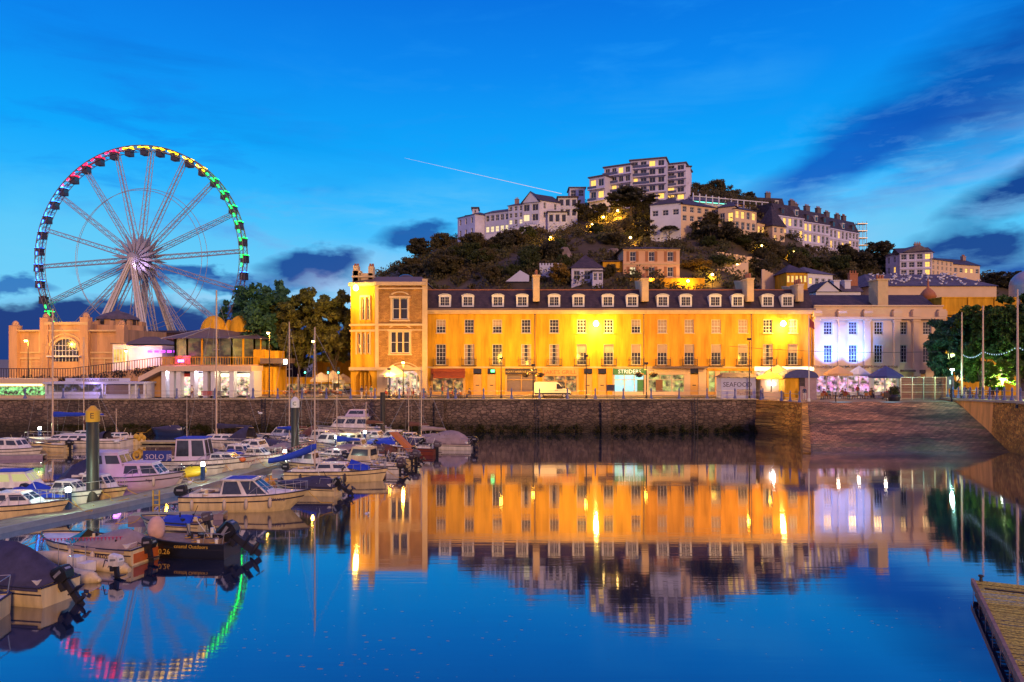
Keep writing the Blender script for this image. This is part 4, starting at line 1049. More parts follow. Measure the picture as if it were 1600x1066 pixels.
# white lattice-fronted flats near the top right
lt = thing('lattice_building', 'white lattice balcony frame of a flat block on the hill top', 'apartment block', P(1083, 330, 186)); A_ = P(1083, 330, 186); B_ = P(1200, 336, 194)
Lx = math.hypot(B_.x - A_.x, B_.y - A_.y); lt.rotation_euler[2] = math.atan2(B_.y - A_.y, B_.x - A_.x)
fr_ = MB()
for i in range(13): fr_.box(Lx * i / 12 - .12, Lx * i / 12 + .12, -.12, .12, -6, 4.6 - i * .10)
for k in range(4): fr_.box(-.1, Lx + .1, -.14, .14, 4.3 - k * 1.9 - .1 - .5, 4.3 - k * 1.9 + .1 - .5)
fr_.build('balcony_frame', M['white'], lt)
b = MB(); b.box(0, Lx, 2.0, 10, -8, 3.2); b.build('wall', M['peach'], lt)
b = MB(); b.add([(0, 1.4, 3.2), (Lx, 1.4, 3.2), (Lx, 10, 3.2), (0, 10, 3.2), (3, 5.5, 5.0), (Lx - 2, 5.5, 4.6)], [(0, 1, 5, 4), (1, 2, 5), (2, 3, 4, 5), (3, 0, 4)]); b.build('roof', M['slateb'], lt)
for i in range(8): win(lt, 1.2 + i * Lx / 8, -.2 if i % 2 else -2.2, 1.6, 1.7, 2, 1, 'warm' if i in (3, 5) else 'glass', y=1.9)
tl = MB(); tl.box(0, Lx * .5, 1.2, 1.35, 2.7, 2.9); tl.build('strip_light', mat('teal_light', (0, 0, 0), .5, var=0, emit=(.2, 1, .8), es=1.6), lt)
house('dark mansard-roofed house right of the lattice flats', 1178, 1226, 345, 322, 226, 228, 9, 'pink', 'mansard', 3.0, rows=1, cols=5, ww=1.2, chim=((.6, 1.6),))
# lower slope
t, L_, H_ = house('peach Italianate villa with brown shutters and a flat hipped roof', 974, 1062, 437, 389, 146, 146, 10, 'peach', 'hip', 1.1, rows=2, cols=3, ww=1.15, wh=1.9, lits=(0,), litm='warm2', band=True, side=1, rs=2, ov=.6)
for r in range(2):
    for c in range(3):
        x = L_ * (c + .5) / 3; z = r * H_ / 2 + (H_ / 2 - 1.9) * .52
        for s_ in (-1.2, .64): sh = MB(); sh.box(x + s_, x + s_ + .5, -.08, -.003, z - .05, z + 1.95); sh.build('shutter', mat('brown_shutter', (.42, .17, .07), .7), t)
bm_ = MB(); bm_.box(-2, L_ + 4, -3.6, -3.2, -5, -.1); bm_.build('retaining_wall', M['render'], t)
fl3 = thing('floodlight', 'warm floodlight on the terrace wall below the peach villa', 'floodlight', P(1018, 441, 142)); b = MB(); b.box(-.2, .2, -.1, .1, 0, .2); b.build('casing', M['iron'], fl3)
spot('flood', (0, .1, .3), (0, 4, 3.5), 650, (1, .48, .12), 150, 1, fl3, .3)
house('white cottage with a brown hipped roof among the trees', 893, 942, 441, 419, 142, 142, 8, 'pink', 'hip', 3.0, rows=1, cols=3, ww=1.2, wh=1.7, rmat='slate', side=0)
house('small flat-roofed pink annex between the cottage and the peach villa', 926, 942, 441, 424, 139.5, 139.5, 4, 'pink', 'flat', .2, rows=1, cols=2, ww=.9, wh=1.5, side=0)
house('low ochre outbuilding left of the peach villa', 942, 973, 440, 409, 147, 147, 6, 'render', 'flat', .25, rows=1, cols=1, ww=1.6, wh=1.5, side=0)
cw = thing('crenellated_wall', 'white crenellated garden wall on the slope', 'wall', P(843, 427, 148)); L_ = XA(880, 148) - XA(843, 148)
b = MB(); b.box(0, L_, 0, .5, -5, 1.6)
for i in range(8): b.box(L_ * i / 8, L_ * i / 8 + .35, 0, .5, 1.6, 2.0)
b.build('wall', M['lilac'], cw)
ps = thing('leaning_roof', 'pale lilac sloping roof of a shed among bushes above the terrace', 'shed', P(790, 440, 132))
b = MB(); b.prism([(0, 0), (4.2, 0), (4.2, 1.1), (2.6, 2.0)], 0, 3); b.build('roof', M['lilac'], ps)
for i, (a, b_, c, d, Yh) in enumerate(((872, 895, 404, 390, 158), (942, 974, 406, 391, 160), (1052, 1068, 374, 362, 178), (1128, 1150, 405, 392, 165))):
    t = thing('rock_face', ['bare lilac rock face above the brown-roofed cottage', 'bare lilac rock face left of the peach villa roof', 'patch of bare rock below the white corner house', 'reddish bare bank right of the peach villa'][i], 'rock', P((a + b_) / 2, c, Yh))
    g_ = np.random.default_rng(i); s_ = (b_ - a) / F * Yh / 2
    b = MB(); b.loft([[(s_ * r_ * math.cos(q) * (1 + .2 * g_.normal()), s_ * .7 * r_ * math.sin(q) * (1 + .2 * g_.normal()), z) for q in np.linspace(0, 5.6, 9)] for r_, z in ((1.2, -4), (1.05, 0), (.8, 1.4), (.4, 2.4))], smooth=False); b.build('rock', M['rock'], t)
house('dark-roofed bungalow with a row of glowing yellow windows', 1229, 1262, 446, 426, 140, 140, 8, 'render', 'hip', 2.0, rows=1, cols=5, ww=1.3, wh=1.3, lits=(0, 1, 2, 3, 4), side=0)
house('grey side wing of the glowing bungalow', 1262, 1301, 452, 427, 140, 143, 8, 'white', 'hip', 1.8, rows=1, cols=4, ww=1.0, wh=1.2, lits=(0,), side=0, rmat='slateb')
house('white low gable among the roofs behind the white building', 1275, 1312, 470, 456, 122, 122, 6, 'white', 'gabley', 1.8, rows=1, cols=1, ww=.4, wh=.4, side=0)
t, L_, H_ = house('teal-roofed building with two white dormers behind the white building', 1296, 1345, 470, 456, 126, 126, 6, 'white', 'gablex', 2.0, rows=1, cols=2, ww=.4, wh=.4, side=0, rmat='slateb')
for x in (1.5, 3.4):
    b = MB(); b.box(x - .5, x + .5, .6, 2.4, H_ + .3, H_ + 1.9); b.box(x - .65, x + .65, .45, 2.5, H_ + 1.9, H_ + 2.05); b.build('dormer', M['white'], t)
chimney(t, 4.9, 2, H_ + 1.0, 1.4, .8, 2.2, 3, 'pot')
# far right group
house('pink house with a blue-grey roof left of the gabled house', 1384, 1412, 430, 401, 200, 192, 8, 'pink', 'gablex', 2.0, rows=2, cols=3, ww=1.0, lits=(1, 2), rmat='slateb')
house('tall pink gabled house with lit balcony windows on the right of the hill', 1406, 1456, 432, 396, 192, 190, 10, 'pink', 'gablex', 2.0, rows=3, cols=4, ww=1.3, lits=(3, 7, 11), band='pink', chim=((.7, 1.5),))
house('cream house with a dark hipped roof and many small windows', 1455, 1489, 432, 405, 190, 196, 9, 'cream', 'hip', 1.8, rows=3, cols=5, ww=.8)
house('small dark-roofed house with two lit windows at the right end of the hill', 1489, 1531, 432, 413, 200, 204, 9, 'cream', 'gablex', 2.2, rows=1, cols=5, ww=1.2, wh=1.2, lits=(2, 3), chim=((.95, 1.2),))
# grey-roofed hall with gulls, parapet building in front
t = thing('hall', 'long cream hall with a broad grey roof dotted with gulls', 'building', (XA(1362, 126), 126, QZ))
L_ = XA(1557, 126) - XA(1362, 126); zz = ZA(447, 126) - QZ
b = MB(); b.box(0, L_, 0, 30, 0, zz); b.build('wall', M['cream'], t)
b = MB(); zt = ZA(428, 134) - QZ; b.add([(-.6, -.4, zz), (L_ + .2, -.4, zz), (L_ - 3.2, 9, zt), (3.0, 9, zt), (L_ + .2, 30, zz), (-.6, 30, zz)], [(0, 1, 2, 3), (3, 2, 4, 5), (1, 4, 2), (0, 3, 5)]); b.build('roof', M['slateb'], t)
HALL = (t.location.x, L_, zz + QZ, zt + QZ)
t = thing('parapet_building', 'amber stone building with a plain parapet behind the right-hand trees', 'building', (XA(1473, 109), 109, QZ))
L_ = XA(1590, 109) - XA(1473, 109); z1 = ZA(464, 109) - QZ; z2 = ZA(487, 109) - QZ
b = MB(); ops = [(2 + i * 2.1, 3.1 + i * 2.1, z, z + 2.0) for i in range(4) for z in (2.2, 6.2)]
b.facade(0, L_, 0, z2, ops); b.box(0, L_, .1, 10, z2, z1 - .2); b.box(-.1, L_, 0, 10.2, z1 - .2, z1)
for i in range(4): b.box(i * 3.9 - .2, i * 3.9 + .2, -.1, .1, z2, z1)
b.box(-.2, L_, -.5, -.002, z2 - .5, z2)
b.build('wall', M['render'], t)
for o_ in ops: win(t, o_[0], o_[2], 1.1, 2.0, 2, 3, 'warm2' if o_[2] < 4 else 'glass')
sg = MB(); sg.box(-.7, 1.6, -.4, -.3, tz(566) - QZ, tz(553) - QZ); sg.build('lit_sign', mat('pale_green_light', (.1, .1, .1), .5, var=0, emit=(.75, 1, .45), es=3), t)
cu = thing('cupola', 'small red dome with a finial on the roofline by the grey hall', 'cupola', (XA(1450, 116), 116, ZA(465, 116)))
b = MB()
for i, (r_, z) in enumerate(((1.1, 0), (1.2, .5), (.9, 1.0), (.4, 1.5), (.12, 2.0), (.05, 3.3))): pass
b.loft([[(r_ * math.cos(q), r_ * math.sin(q), z) for q in np.linspace(0, 2 * math.pi, 12, endpoint=False)] for r_, z in ((1.1, -4), (1.1, 0), (1.25, .1), (1.0, .7), (.6, 1.2), (.2, 1.5), (.08, 3.0))]); b.build('dome', M['pot'], cu)
dmt = thing('dome_roof', 'grey dome roof rising above the trees at the right edge', 'dome', (XA(1612, 112), 112, ZA(446, 112)))
b = MB(); b.ell((0, 0, 0), (2.9, 2.9, 2.4), 20, 8, 0.0); b.tube((0, 0, -9), (0, 0, 0), 2.9, 2.9, 20); b.build('dome', M['steel'], dmt)
ac_ = None
# ================================================================= big wheel
WY = 136.0; HX, HZ = XA(218, WY), ZA(405, WY); WR = 20.7
ww_ = thing('ferris_wheel', 'tall lit observation wheel behind the harbour pavilion', 'ferris wheel', (HX, WY, 0), R(-8))
M['wsteel'] = mat('wheel_white_steel', (0.40, 0.38, 0.46), 0.45, 0.2, var=.1)
def wcol(a):
    """light colour round the rim, a in degrees clockwise from the top"""
    a = (a + 180) % 360 - 180
    if -8 < a <= 42: return 'yellow'
    if 42 < a <= 96: return 'green'
    if 96 < a <= 106: return 'blue'
    if -48 < a <= -8: return 'red'
    if -104 < a <= -48: return 'blue'
    if -150 < a <= -112: return 'green'
    return None
LC = {'yellow': (1.0, 0.55, 0.0), 'green': (0.0, 1.0, 0.06), 'blue': (0.02, 0.18, 1.0), 'red': (1.0, 0.0, 0.03)}
for n_, c_ in LC.items(): M['wl_' + n_] = mat('wheel_light_' + n_, (.1, .1, .1), .5, var=0, emit=c_, es=9.0)
def wp(a, r, y): return (r * math.sin(R(a)), y, HZ + r * math.cos(R(a)))
rim = MB(); N_ = 126
for i in range(N_):
    a, b = i * 360 / N_, (i + 1) * 360 / N_
    for y in (-.75, .75):
        rim.tube(wp(a, WR, y), wp(b, WR, y), .11, n=5, cap=False); rim.tube(wp(a, WR - .75, y), wp(b, WR - .75, y), .07, n=4, cap=False)
    rim.tube(wp(a, WR, -.75), wp(b, WR, .75), .05, n=4, cap=False); rim.tube(wp(a, WR - .75, -.75), wp(a, WR - .75, .75), .05, n=4, cap=False)
    for y in (-.75, .75): rim.tube(wp(a, WR, y), wp(b, WR - .75, y), .045, n=4, cap=False)
rim.build('rim', mat('rim_steel', (.20, .15, .18), .5, .3), ww_)
for y, r_ in ((-.5, 12.6), (.5, 13.1)):
    ir = MB(); [ir.tube(wp(i * 5, r_, y), wp(i * 5 + 5, r_, y), .05, n=4, cap=False) for i in range(72)]; ir.build('inner_ring', M['wsteel'], ww_)
sp1 = MB()
for s in (-1, 1):
    p0, p1 = Vector((0, s * .5, .8)), Vector((0, s * .35, WR - .75))
    w0, w1 = .42, .30
    for q in (-1, 1): sp1.tube(p0 + Vector((q * w0, 0, 0)), p1 + Vector((q * w1, 0, 0)), .075, .06, 5)
    for k in range(22):
        t0, t1 = k / 22, (k + 1) / 22; q = 1 if k % 2 else -1
        sp1.tube(p0.lerp(p1, t0) + Vector((q * (w0 + (w1 - w0) * t0), 0, 0)), p0.lerp(p1, t1) - Vector((q * (w0 + (w1 - w0) * t1), 0, 0)), .035, n=4, cap=False)
spoke = sp1.mesh('spoke', M['wsteel'])
for i in range(18): link(spoke, 'spoke', ww_, (0, 0, HZ), (0, R(i * 20 + 7), 0))
hb = MB(); hb.tube((0, -2.4, HZ), (0, 2.4, HZ), .9, n=16)
for i in range(18):
    a = i * 20 + 17
    for y in (-1.5, 1.5): hb.add([wp(a, .8, y), wp(a - 7, 2.6, y), wp(a, 4.6, y), wp(a + 7, 2.6, y), wp(a, .8, y * .8), wp(a - 7, 2.6, y * .8), wp(a, 4.6, y * .8), wp(a + 7, 2.6, y * .8)], [(0, 1, 2, 3), (7, 6, 5, 4), (0, 4, 5, 1), (1, 5, 6, 2), (2, 6, 7, 3), (3, 7, 4, 0)])
hb.build('hub', M['wsteel'], ww_)
for s in (-1, 1):
    for x_ in (-1, 1):
        lg = MB(); a = Vector((0, s * 2.2, HZ)); b = Vector((x_ * (7.6 if s < 0 else 5.8), s * 7.5, QZ)); w_ = .46
        for q in (-1, 1):
            for q2 in (-1, 1): lg.tube(a + Vector((q * .2, q2 * .2, 0)), b + Vector((q * .75, q2 * .5, 0)), .15, .24, 5)
        for k in range(16):
            p0, p1 = a.lerp(b, k / 16), a.lerp(b, (k + 1) / 16); e0, e1 = .2 + .55 * k / 16, .2 + .55 * (k + 1) / 16; q = 1 if k % 2 else -1
            lg.tube(p0 + Vector((q * e0, -.2, 0)), p1 + Vector((-q * e1, -.2, 0)), .06, n=4)
        lg.add([a + Vector((-.14, -.05, 0)), a + Vector((.14, -.05, 0)), b + Vector((.62, -.1, 0)), b + Vector((-.62, -.1, 0))], [(0, 1, 2, 3)])
        lg.build('leg', mat('wheel_leg_paint', (.66, .62, .66), .5, var=.15), ww_)
for x_ in (-1, 1):
    lg = MB(); a = Vector((x_ * .3, 1.6, HZ)); b = Vector((x_ * 2.6, 3, QZ))
    for q in (-1, 1): lg.tube(a + Vector((q * .2, 0, 0)), b + Vector((q * .55, 0, 0)), .06, .08, 5)
    for k in range(18):
        p0, p1 = a.lerp(b, k / 18), a.lerp(b, (k + 1) / 18); q = 1 if k % 2 else -1; e = .2 + .35 * k / 18
        lg.tube(p0 + Vector((q * e, 0, 0)), p1 + Vector((-q * e, 0, 0)), .04, n=4)
    lg.build('lattice_mast', M['wsteel'], ww_)
# gondolas: cabin, windows, roof light
gb = MB(); gb.box(-.62, .62, -.7, .7, -1.75, -1.15); gb.box(-.66, .66, -.74, .74, -.35, -.22)
for x_ in (-.6, .54):
    for y_ in (-.68, .62): gb.box(x_, x_ + .06, y_, y_ + .06, -1.15, -.35)
gb.box(-.62, .62, -.05, .05, -.22, .05); cab = gb.mesh('gondola', mat('gondola_shell', (.06, .055, .08), .35))
gg_ = MB(); gg_.box(-.58, .58, -.66, .66, -1.15, -.35); gwin = gg_.mesh('gondola_window', mat('gondola_glass', (.05, .05, .09), .1, spec=.8))
gl_ = MB(); gl_.box(-.6, .6, -.7, .7, -.2, -.08)
glm = {k: gl_.mesh('roof_light', M['wl_' + k]) for k in LC}
for i in range(42):
    a = i * 360 / 42 + 3
    o = link(cab, 'gondola', ww_, wp(a, WR - .1, 0)); o.scale = (.88, .88, .88); link(gwin, 'window', o)
    c = wcol(a)
    if c: link(glm[c], 'roof_light', o)
# coloured light along the rim
for n_, rng_ in (('yellow', (-8, 42)), ('green', (42, 96)), ('red', (-48, -8)), ('blue', (-104, -48)), ('green', (-150, -112))):
    a = rng_[0]
    while a < rng_[1]:
        b = MB(); b.tube(wp(a, WR - .30, -.80), wp(a + 1.5, WR - .30, -.80), .12, n=4); a += 4.285; b.build('rim_light', M['wl_' + n_], ww_)
spot('hub_glow', (1.4, -3.4, HZ - 1.6), (1.2, 0, HZ - .6), 300, (.75, .55, 1.0), 120, 1, ww_, .2)
spot('leg_glow', (0, -9.0, QZ + 3.5), (0, 0, QZ + 14), 2600, (1.0, .85, .7), 110, 1, ww_, .3)

# ================================================================= pavilion, left
PY_ = 118.0
px_ = lambda p: XA(p, PY_); pz_ = lambda p: ZA(p, PY_) - QZ
M['pav'] = mat('pavilion_render', (.62, .36, .20), .8, streak=True, var=.35, scale=.8, bump=.1, bscale=6)
M['tile'] = masonry('pavilion_roof', (.10, .055, .06), (.07, .04, .05), (.03, .02, .02), .4, 2.5, .05, .6)
pv_ = thing('pavilion', 'long orange-lit pavilion with an arched window, corner turrets and a domed lantern', 'building', (0, PY_, QZ))
b = MB(); x0, x1, xc = px_(22), px_(196), px_(107)
b.box(x0, px_(74), 0, 14, 0, pz_(517)); b.box(px_(142), x1, 0, 14, 0, pz_(515)); b.box(px_(74), px_(142), -.6, 14, 0, pz_(506))
for p, t_ in ((26, 509), (74, 497), (136, 496), (192, 508)):
    b.box(px_(p) - .65, px_(p) + .65, -.9, .4, 0, pz_(t_)); b.ell((px_(p), -.25, pz_(t_)), (.55, .5, .8), 10, 4, 0.0)
b.build('wall', M['pav'], pv_)
b = MB()
for z_ in (517, 551, 560): b.box(x0, x1, -.75 if z_ < 520 else -.2, -.003, pz_(z_) - .12, pz_(z_) + .12)
b.box(px_(75), px_(142), -.95, -.6, pz_(506) - .2, pz_(506) + .25); b.box(px_(75), px_(142), -.85, -.6, pz_(517) - .15, pz_(517) + .15)
b.arch(xc, pz_(548), 1.95, 2.3, -.9, -.6, 0, 180, 16, .95); b.arch(xc, pz_(548), 2.7, 2.9, -.75, -.6, 0, 180, 16, .95)
for q in (62, 88): b.box(px_(q) - .1, px_(q) + .1, -.1, -.003, pz_(551), pz_(517))
for q in range(9): b.box(x0 + .6 + q * (x1 - x0) / 9, x0 + .75 + q * (x1 - x0) / 9, -.13, -.003, 0, pz_(560))
for z_ in (565, 572, 579): b.box(x0, px_(74), -.06, -.003, pz_(z_) - .04, pz_(z_) + .04); b.box(px_(142), x1, -.06, -.003, pz_(z_) - .04, pz_(z_) + .04)
b.build('moulding', M['dress'], pv_)
b = MB(); b.arch(xc, pz_(548), 0, 1.95, -.66, -.61, 0, 180, 16, .95); b.box(xc - 1.95, xc + 1.95, -.66, -.61, pz_(565), pz_(548)); wa = b.build('arched_window', M['glass'], pv_)
b = MB()
for i in range(-3, 4): b.box(xc + i * .55 - .04, xc + i * .55 + .04, -.72, -.67, pz_(565), pz_(548) + (1.85 if abs(i) < 2 else 1.2))
for z_ in (556, 548, 540): b.box(xc - 1.9, xc + 1.9, -.73, -.68, pz_(z_) - .04, pz_(z_) + .04)
b.box(xc - 2.6, xc + 2.6, -1.5, -.62, pz_(558), pz_(556)); b.build('mullions', M['white'], wa)
b = MB(); b.add([(px_(-60), 14, pz_(515)), (px_(440), 14, pz_(515)), (px_(440), 20, pz_(509)), (px_(-60), 20, pz_(509)), (px_(440), 26, pz_(515)), (px_(-60), 26, pz_(515)), (px_(-60), 14, 0), (px_(440), 14, 0)], [(0, 1, 2, 3), (3, 2, 4, 5), (6, 7, 1, 0)]); b.build('long_roof', M['tile'], pv_)
b = MB(); xd = px_(152)
ring = lambda r_, z_, n=10: [(xd + r_ * math.cos(2 * math.pi * i / n), 6 + r_ * math.sin(2 * math.pi * i / n), z_) for i in range(n)]
b.loft([ring(4.4, pz_(515)), ring(4.4, pz_(507)), ring(3.4, pz_(506)), ring(3.2, pz_(497))], smooth=False)
for i in range(10): b.box(xd + 4.0 * math.cos(i * .628) - .3, xd + 4.0 * math.cos(i * .628) + .3, 6 + 4.0 * math.sin(i * .628) - .3, 6 + 4.0 * math.sin(i * .628) + .3, pz_(515), pz_(500))
b.build('lantern_drum', M['pav'], pv_)
b = MB()
for i in range(12): b.cbox((xd + 3.32 * math.cos(i * .5236 + .3), 6 + 3.32 * math.sin(i * .5236 + .3), pz_(501.5)), (.06, .7, .9), rz=i * .5236 + .3)
b.build('lantern_windows', M['glass'], pv_)
b = MB(); b.loft([ring(3.5, pz_(497), 16), ring(3.1, pz_(493), 16), ring(2.2, pz_(488), 16), ring(1.0, pz_(484), 16), ring(.3, pz_(482), 16), ring(.06, pz_(478), 16)]); b.build('dome', M['slateb'], pv_)
# glass-fronted rooms right of the pavilion
rm = thing('glazed_annex', 'pink-lit flat annex with a small conical roof beside the pavilion', 'building', (0, 114, QZ))
f114x = lambda p: XA(p, 114); f114z = lambda p: ZA(p, 114) - QZ
b = MB(); b.box(f114x(176), f114x(197), 0, 8, 0, f114z(538)); b.box(f114x(197), f114x(252), .3, 8, 0, f114z(540)); b.build('wall', M['pink'], rm)
b = MB(); b.box(f114x(174), f114x(199), -.3, 8, f114z(538), f114z(536)); b.add([(f114x(192), -.4, f114z(538)), (f114x(254), -.4, f114z(538)), (f114x(225), 4, f114z(525)), (f114x(205), 4, f114z(525)), (f114x(254), 8, f114z(538)), (f114x(192), 8, f114z(538))], [(0, 1, 2, 3), (1, 4, 2), (0, 3, 5), (4, 5, 3, 2)]); b.build('roof', M['lead'], rm)
b = MB()
for i in range(4): b.box(f114x(178 + i * 4.7), f114x(181.5 + i * 4.7), -.06, -.003, f114z(566), f114z(546))
b.build('lit_windows', M['warmr'], rm)
b = MB()
for i in range(6): b.box(f114x(233) + i * 1.0 - .3, f114x(233) + i * 1.0 + .35, .2, .28, f114z(551), f114z(547.5))
b.build('neon_lights', mat('purple_neon', (.1, 0, .1), .5, var=0, emit=(.6, .05, 1), es=3), rm)
point('neon_glow', (f114x(228), -2.5, f114z(552)), 260, (.7, .25, 1), rm, .4)
# two-storey round-fronted restaurant
ry = 108.0; rxx = lambda p: XA(p, ry); rzz = lambda p: ZA(p, ry) - QZ
rs = thing('restaurant', 'two-storey restaurant with a glass upper floor, balcony and hexagonal roof', 'restaurant', (0, ry, QZ))
M['rwall'] = mat('restaurant_cladding', (.42, .30, .18), .7)
def hexpoly(z, k=0): return [(rxx(252) - k, 6, z), (rxx(258) - k, 1.5 - k, z), (rxx(290), 0 - k, z), (rxx(360), 0 - k, z), (rxx(392) + k, 2.5 - k, z), (rxx(398) + k, 7, z), (rxx(398) + k, 14, z), (rxx(252) - k, 14, z)]
b = MB(); b.loft([hexpoly(rzz(574)), hexpoly(rzz(570)), hexpoly(rzz(570), -.02)], smooth=False); b.loft([hexpoly(0, -.4), hexpoly(rzz(574), -.4)], smooth=False, caps=False); b.build('lower_wall', M['rwall'], rs)
b = MB(); b.loft([hexpoly(rzz(570), -.6), hexpoly(rzz(529), -.6)], smooth=False, caps=False); gwl = b.build('upper_glazing', lit('diner_room', (.95, .62, .2), .35, .6, .5, through=.45), rs)
hp = hexpoly(0, -.55)
for i in range(6):
    a, c = Vector(hp[i]), Vector(hp[i + 1]); n = max(1, int((c - a).length / 1.7))
    for k in range(n + 1):
        q = a.lerp(c, k / n); b = MB(); b.cbox((q.x, q.y, (rzz(570) + rzz(529)) / 2), (.22, .22, rzz(529) - rzz(570))); b.build('column', M['render'], rs)
b = MB(); zr = rzz(529)
e_ = hexpoly(zr, .9); a_ = (rxx(302), 6, rzz(510)); c_ = (rxx(375), 7, rzz(520))
vs = e_ + [a_, c_]; b.add(vs, [(0, 1, 8), (1, 2, 8), (2, 3, 9, 8), (3, 4, 9), (4, 5, 9), (5, 6, 9), (6, 7, 8, 9), (7, 0, 8), tuple(range(8))[::-1]]); rr = b.build('roof', M['lead'], rs)
sm = MB()
for q in (1, 2, 3, 4): sm.tube(e_[q], a_ if q < 3 else c_, .1, n=5)
sm.build('ridge', M['steel'], rr)
b = MB()
for xx, ww2 in ((rxx(300), 2.1), (rxx(344), 1.9)): b.ell((xx, 8, rzz(516)), (ww2, 1.6, 2.6), 14, 6, 0.0)
b.prism([(rxx(318), rzz(517)), (rxx(336), rzz(517)), (rxx(329), rzz(496)), (rxx(327), rzz(496))], 7, 9); b.build('roof_gables', M['render'], rs)
b = MB(); q = hexpoly(0, .9)
for i in range(5):
    a, c = Vector(q[i]), Vector(q[i + 1]); n = int((c - a).length / .35)
    for k in range(n): p = a.lerp(c, k / n); b.cbox((p.x, p.y, rzz(570) + .55), (.04, .04, 1.1))
    b.tube(a + Vector((0, 0, rzz(570) + 1.1)), c + Vector((0, 0, rzz(570) + 1.1)), .05, n=5)
b.build('balustrade', M['render'], rs)
b = MB(); b.loft([hexpoly(rzz(574), .95), hexpoly(rzz(570), .95)], smooth=False); b.build('balcony', M['pav'], rs)
b = MB(); b.box(rxx(276), rxx(300), -.55, -.45, rzz(569), rzz(556)); b.build('red_window', lit('red_neon_room', (1, .06, .1), 1.6, .5, 1.5), rs)
b = MB(); b.box(rxx(281), rxx(290), -.65, -.56, rzz(566), rzz(562)); b.build('blue_sign', mat('blue_neon', (0, 0, .1), .5, var=0, emit=(.25, .3, 1), es=4), rs)
point('neon_glow', (rxx(285), -2.2, rzz(558)), 160, (1, .15, .45), rs, .4)
point('corner_lamp', (rxx(263), -.6, rzz(535)), 120, SOD, rs, .2)
# marina shops under the balcony
sy = 103.5; sxx = lambda p: XA(p, sy); szz = lambda p: ZA(p, sy) - QZ
shp = thing('marina_shops', 'row of brightly lit marina shops under a flat white canopy', 'shop row', (0, sy, QZ))
b = MB(); b.box(sxx(252), sxx(394), -.4, 4.5, szz(580), szz(572)); b.add([(sxx(218), -.4, szz(597)), (sxx(252), -.4, szz(580)), (sxx(252), -.4, szz(572)), (sxx(218), -.4, szz(589)), (sxx(218), 4, szz(597)), (sxx(252), 4, szz(580)), (sxx(252), 4, szz(572)), (sxx(218), 4, szz(589))], [(0, 1, 2, 3), (0, 4, 5, 1), (3, 2, 6, 7)])
b.build('canopy', M['pale'], shp)
b = MB(); b.box(sxx(254), sxx(394), 1.6, 4, 0, szz(580))
for p in (256, 268.5, 279, 301, 321, 333, 362, 394): b.box(sxx(p) - .3, sxx(p) + .3, -.1, 1.7, 0, szz(580))
b.build('wall', M['white'], shp)
M['shopb'] = lit('shop_interior_blue', (.65, .8, 1.0), 1.9, .7, 1.2, through=.3)
M['shopr'] = lit('shop_interior_pinkish', (1.0, .7, .55), 1.9, .8, 1.2, through=.3)
for i, (a, c, m_) in enumerate(((258.5, 266.5, 'shopb'), (270.5, 277, 'shopb'), (282, 298, 'shopr'), (304, 318, 'shopr'), (340, 360, 'shopl'), (365, 392, 'shopl'))):
    f_ = MB(); f_.box(sxx(a) - .08, sxx(c) + .08, 1.2, 1.3, .1, szz(582)); o = f_.build('shop_window', M['iron'], shp)
    g_ = MB(); g_.add([(sxx(a), 1.15, .2), (sxx(c), 1.15, .2), (sxx(c), 1.15, szz(589)), (sxx(a), 1.15, szz(589))], [(0, 1, 2, 3)]); g_.build('pane', M[m_], o)
    h_ = MB(); h_.box(sxx(a), sxx(c), 1.1, 1.18, szz(589), szz(584)); h_.build('sign_board', M['red'] if i in (2,) else (M['signw'] if i > 2 else M['letd']), o)
for p in (263, 310, 345, 380): point('shop_light', (sxx(p), .3, szz(583)), 90, (.9, .85, 1.0) if p < 320 else (1, .75, .4), shp, .2)
# low kiosks left
ky = 101.5; kxx = lambda p: XA(p, ky); kzz = lambda p: ZA(p, ky) - QZ
ks = thing('kiosk_row', 'low lilac-fronted kiosks with closed shutters and a long flat roof', 'kiosk', (0, ky, QZ))
b = MB(); b.box(kxx(70), kxx(228), -.5, 3, kzz(600), kzz(597)); b.build('roof', M['lilac'], ks)
b = MB(); b.box(kxx(72), kxx(226), .5, 2.8, 0, kzz(600)); b.box(kxx(72), kxx(226), -.1, .5, 0, .55); b.build('wall', M['lilac'], ks)
for a, c in ((165, 202), (216, 226)): b = MB(); b.box(kxx(a), kxx(c), .1, .49, .6, kzz(601)); b.build('shutter', M['shopdim'], ks)
b = MB(); b.box(kxx(78), kxx(160), .42, .49, .9, kzz(601)); b.build('glazing', lit('dim_kiosk', (.5, .4, 1), .9, .7, 1.0, through=.5), ks)
for p in (74, 162, 204, 214, 227): b = MB(); b.box(kxx(p) - .1, kxx(p) + .1, -.35, -.1, 0, kzz(600)); b.build('post', M['white'], ks)
b = MB(); b.box(kxx(103), kxx(203), -.15, .1, kzz(596.5), kzz(591)); sg = b.build('sign_board', M['lilac'], ks)
text('WESTERN LADY FERRY SERVICE', .42, M['letd'], 'lettering', sg, (kxx(153), -.17, kzz(594)))
point('kiosk_light', (kxx(150), -1.2, kzz(602)), 120, (.55, .4, 1), ks, .4)
kg = thing('lit_kiosk', 'low kiosk with a glowing green and yellow display window at the left edge', 'kiosk', (0, ky, QZ))
b = MB(); b.box(kxx(-60), kxx(70), -.3, 3, kzz(600), kzz(592)); b.build('roof', M['pale'], kg)
b = MB(); b.box(kxx(-60), kxx(69), .35, 2.8, 0, kzz(600)); b.box(kxx(-60), kxx(69), 0, .35, 0, kzz(619)); b.build('wall', M['pale'], kg)
b = MB(); b.box(kxx(-58), kxx(68), .25, .34, kzz(618), kzz(604)); b.build('display_window', lit('green_display', (.35, 1, .3), 2.0, .5, 2.0, through=.42), kg)
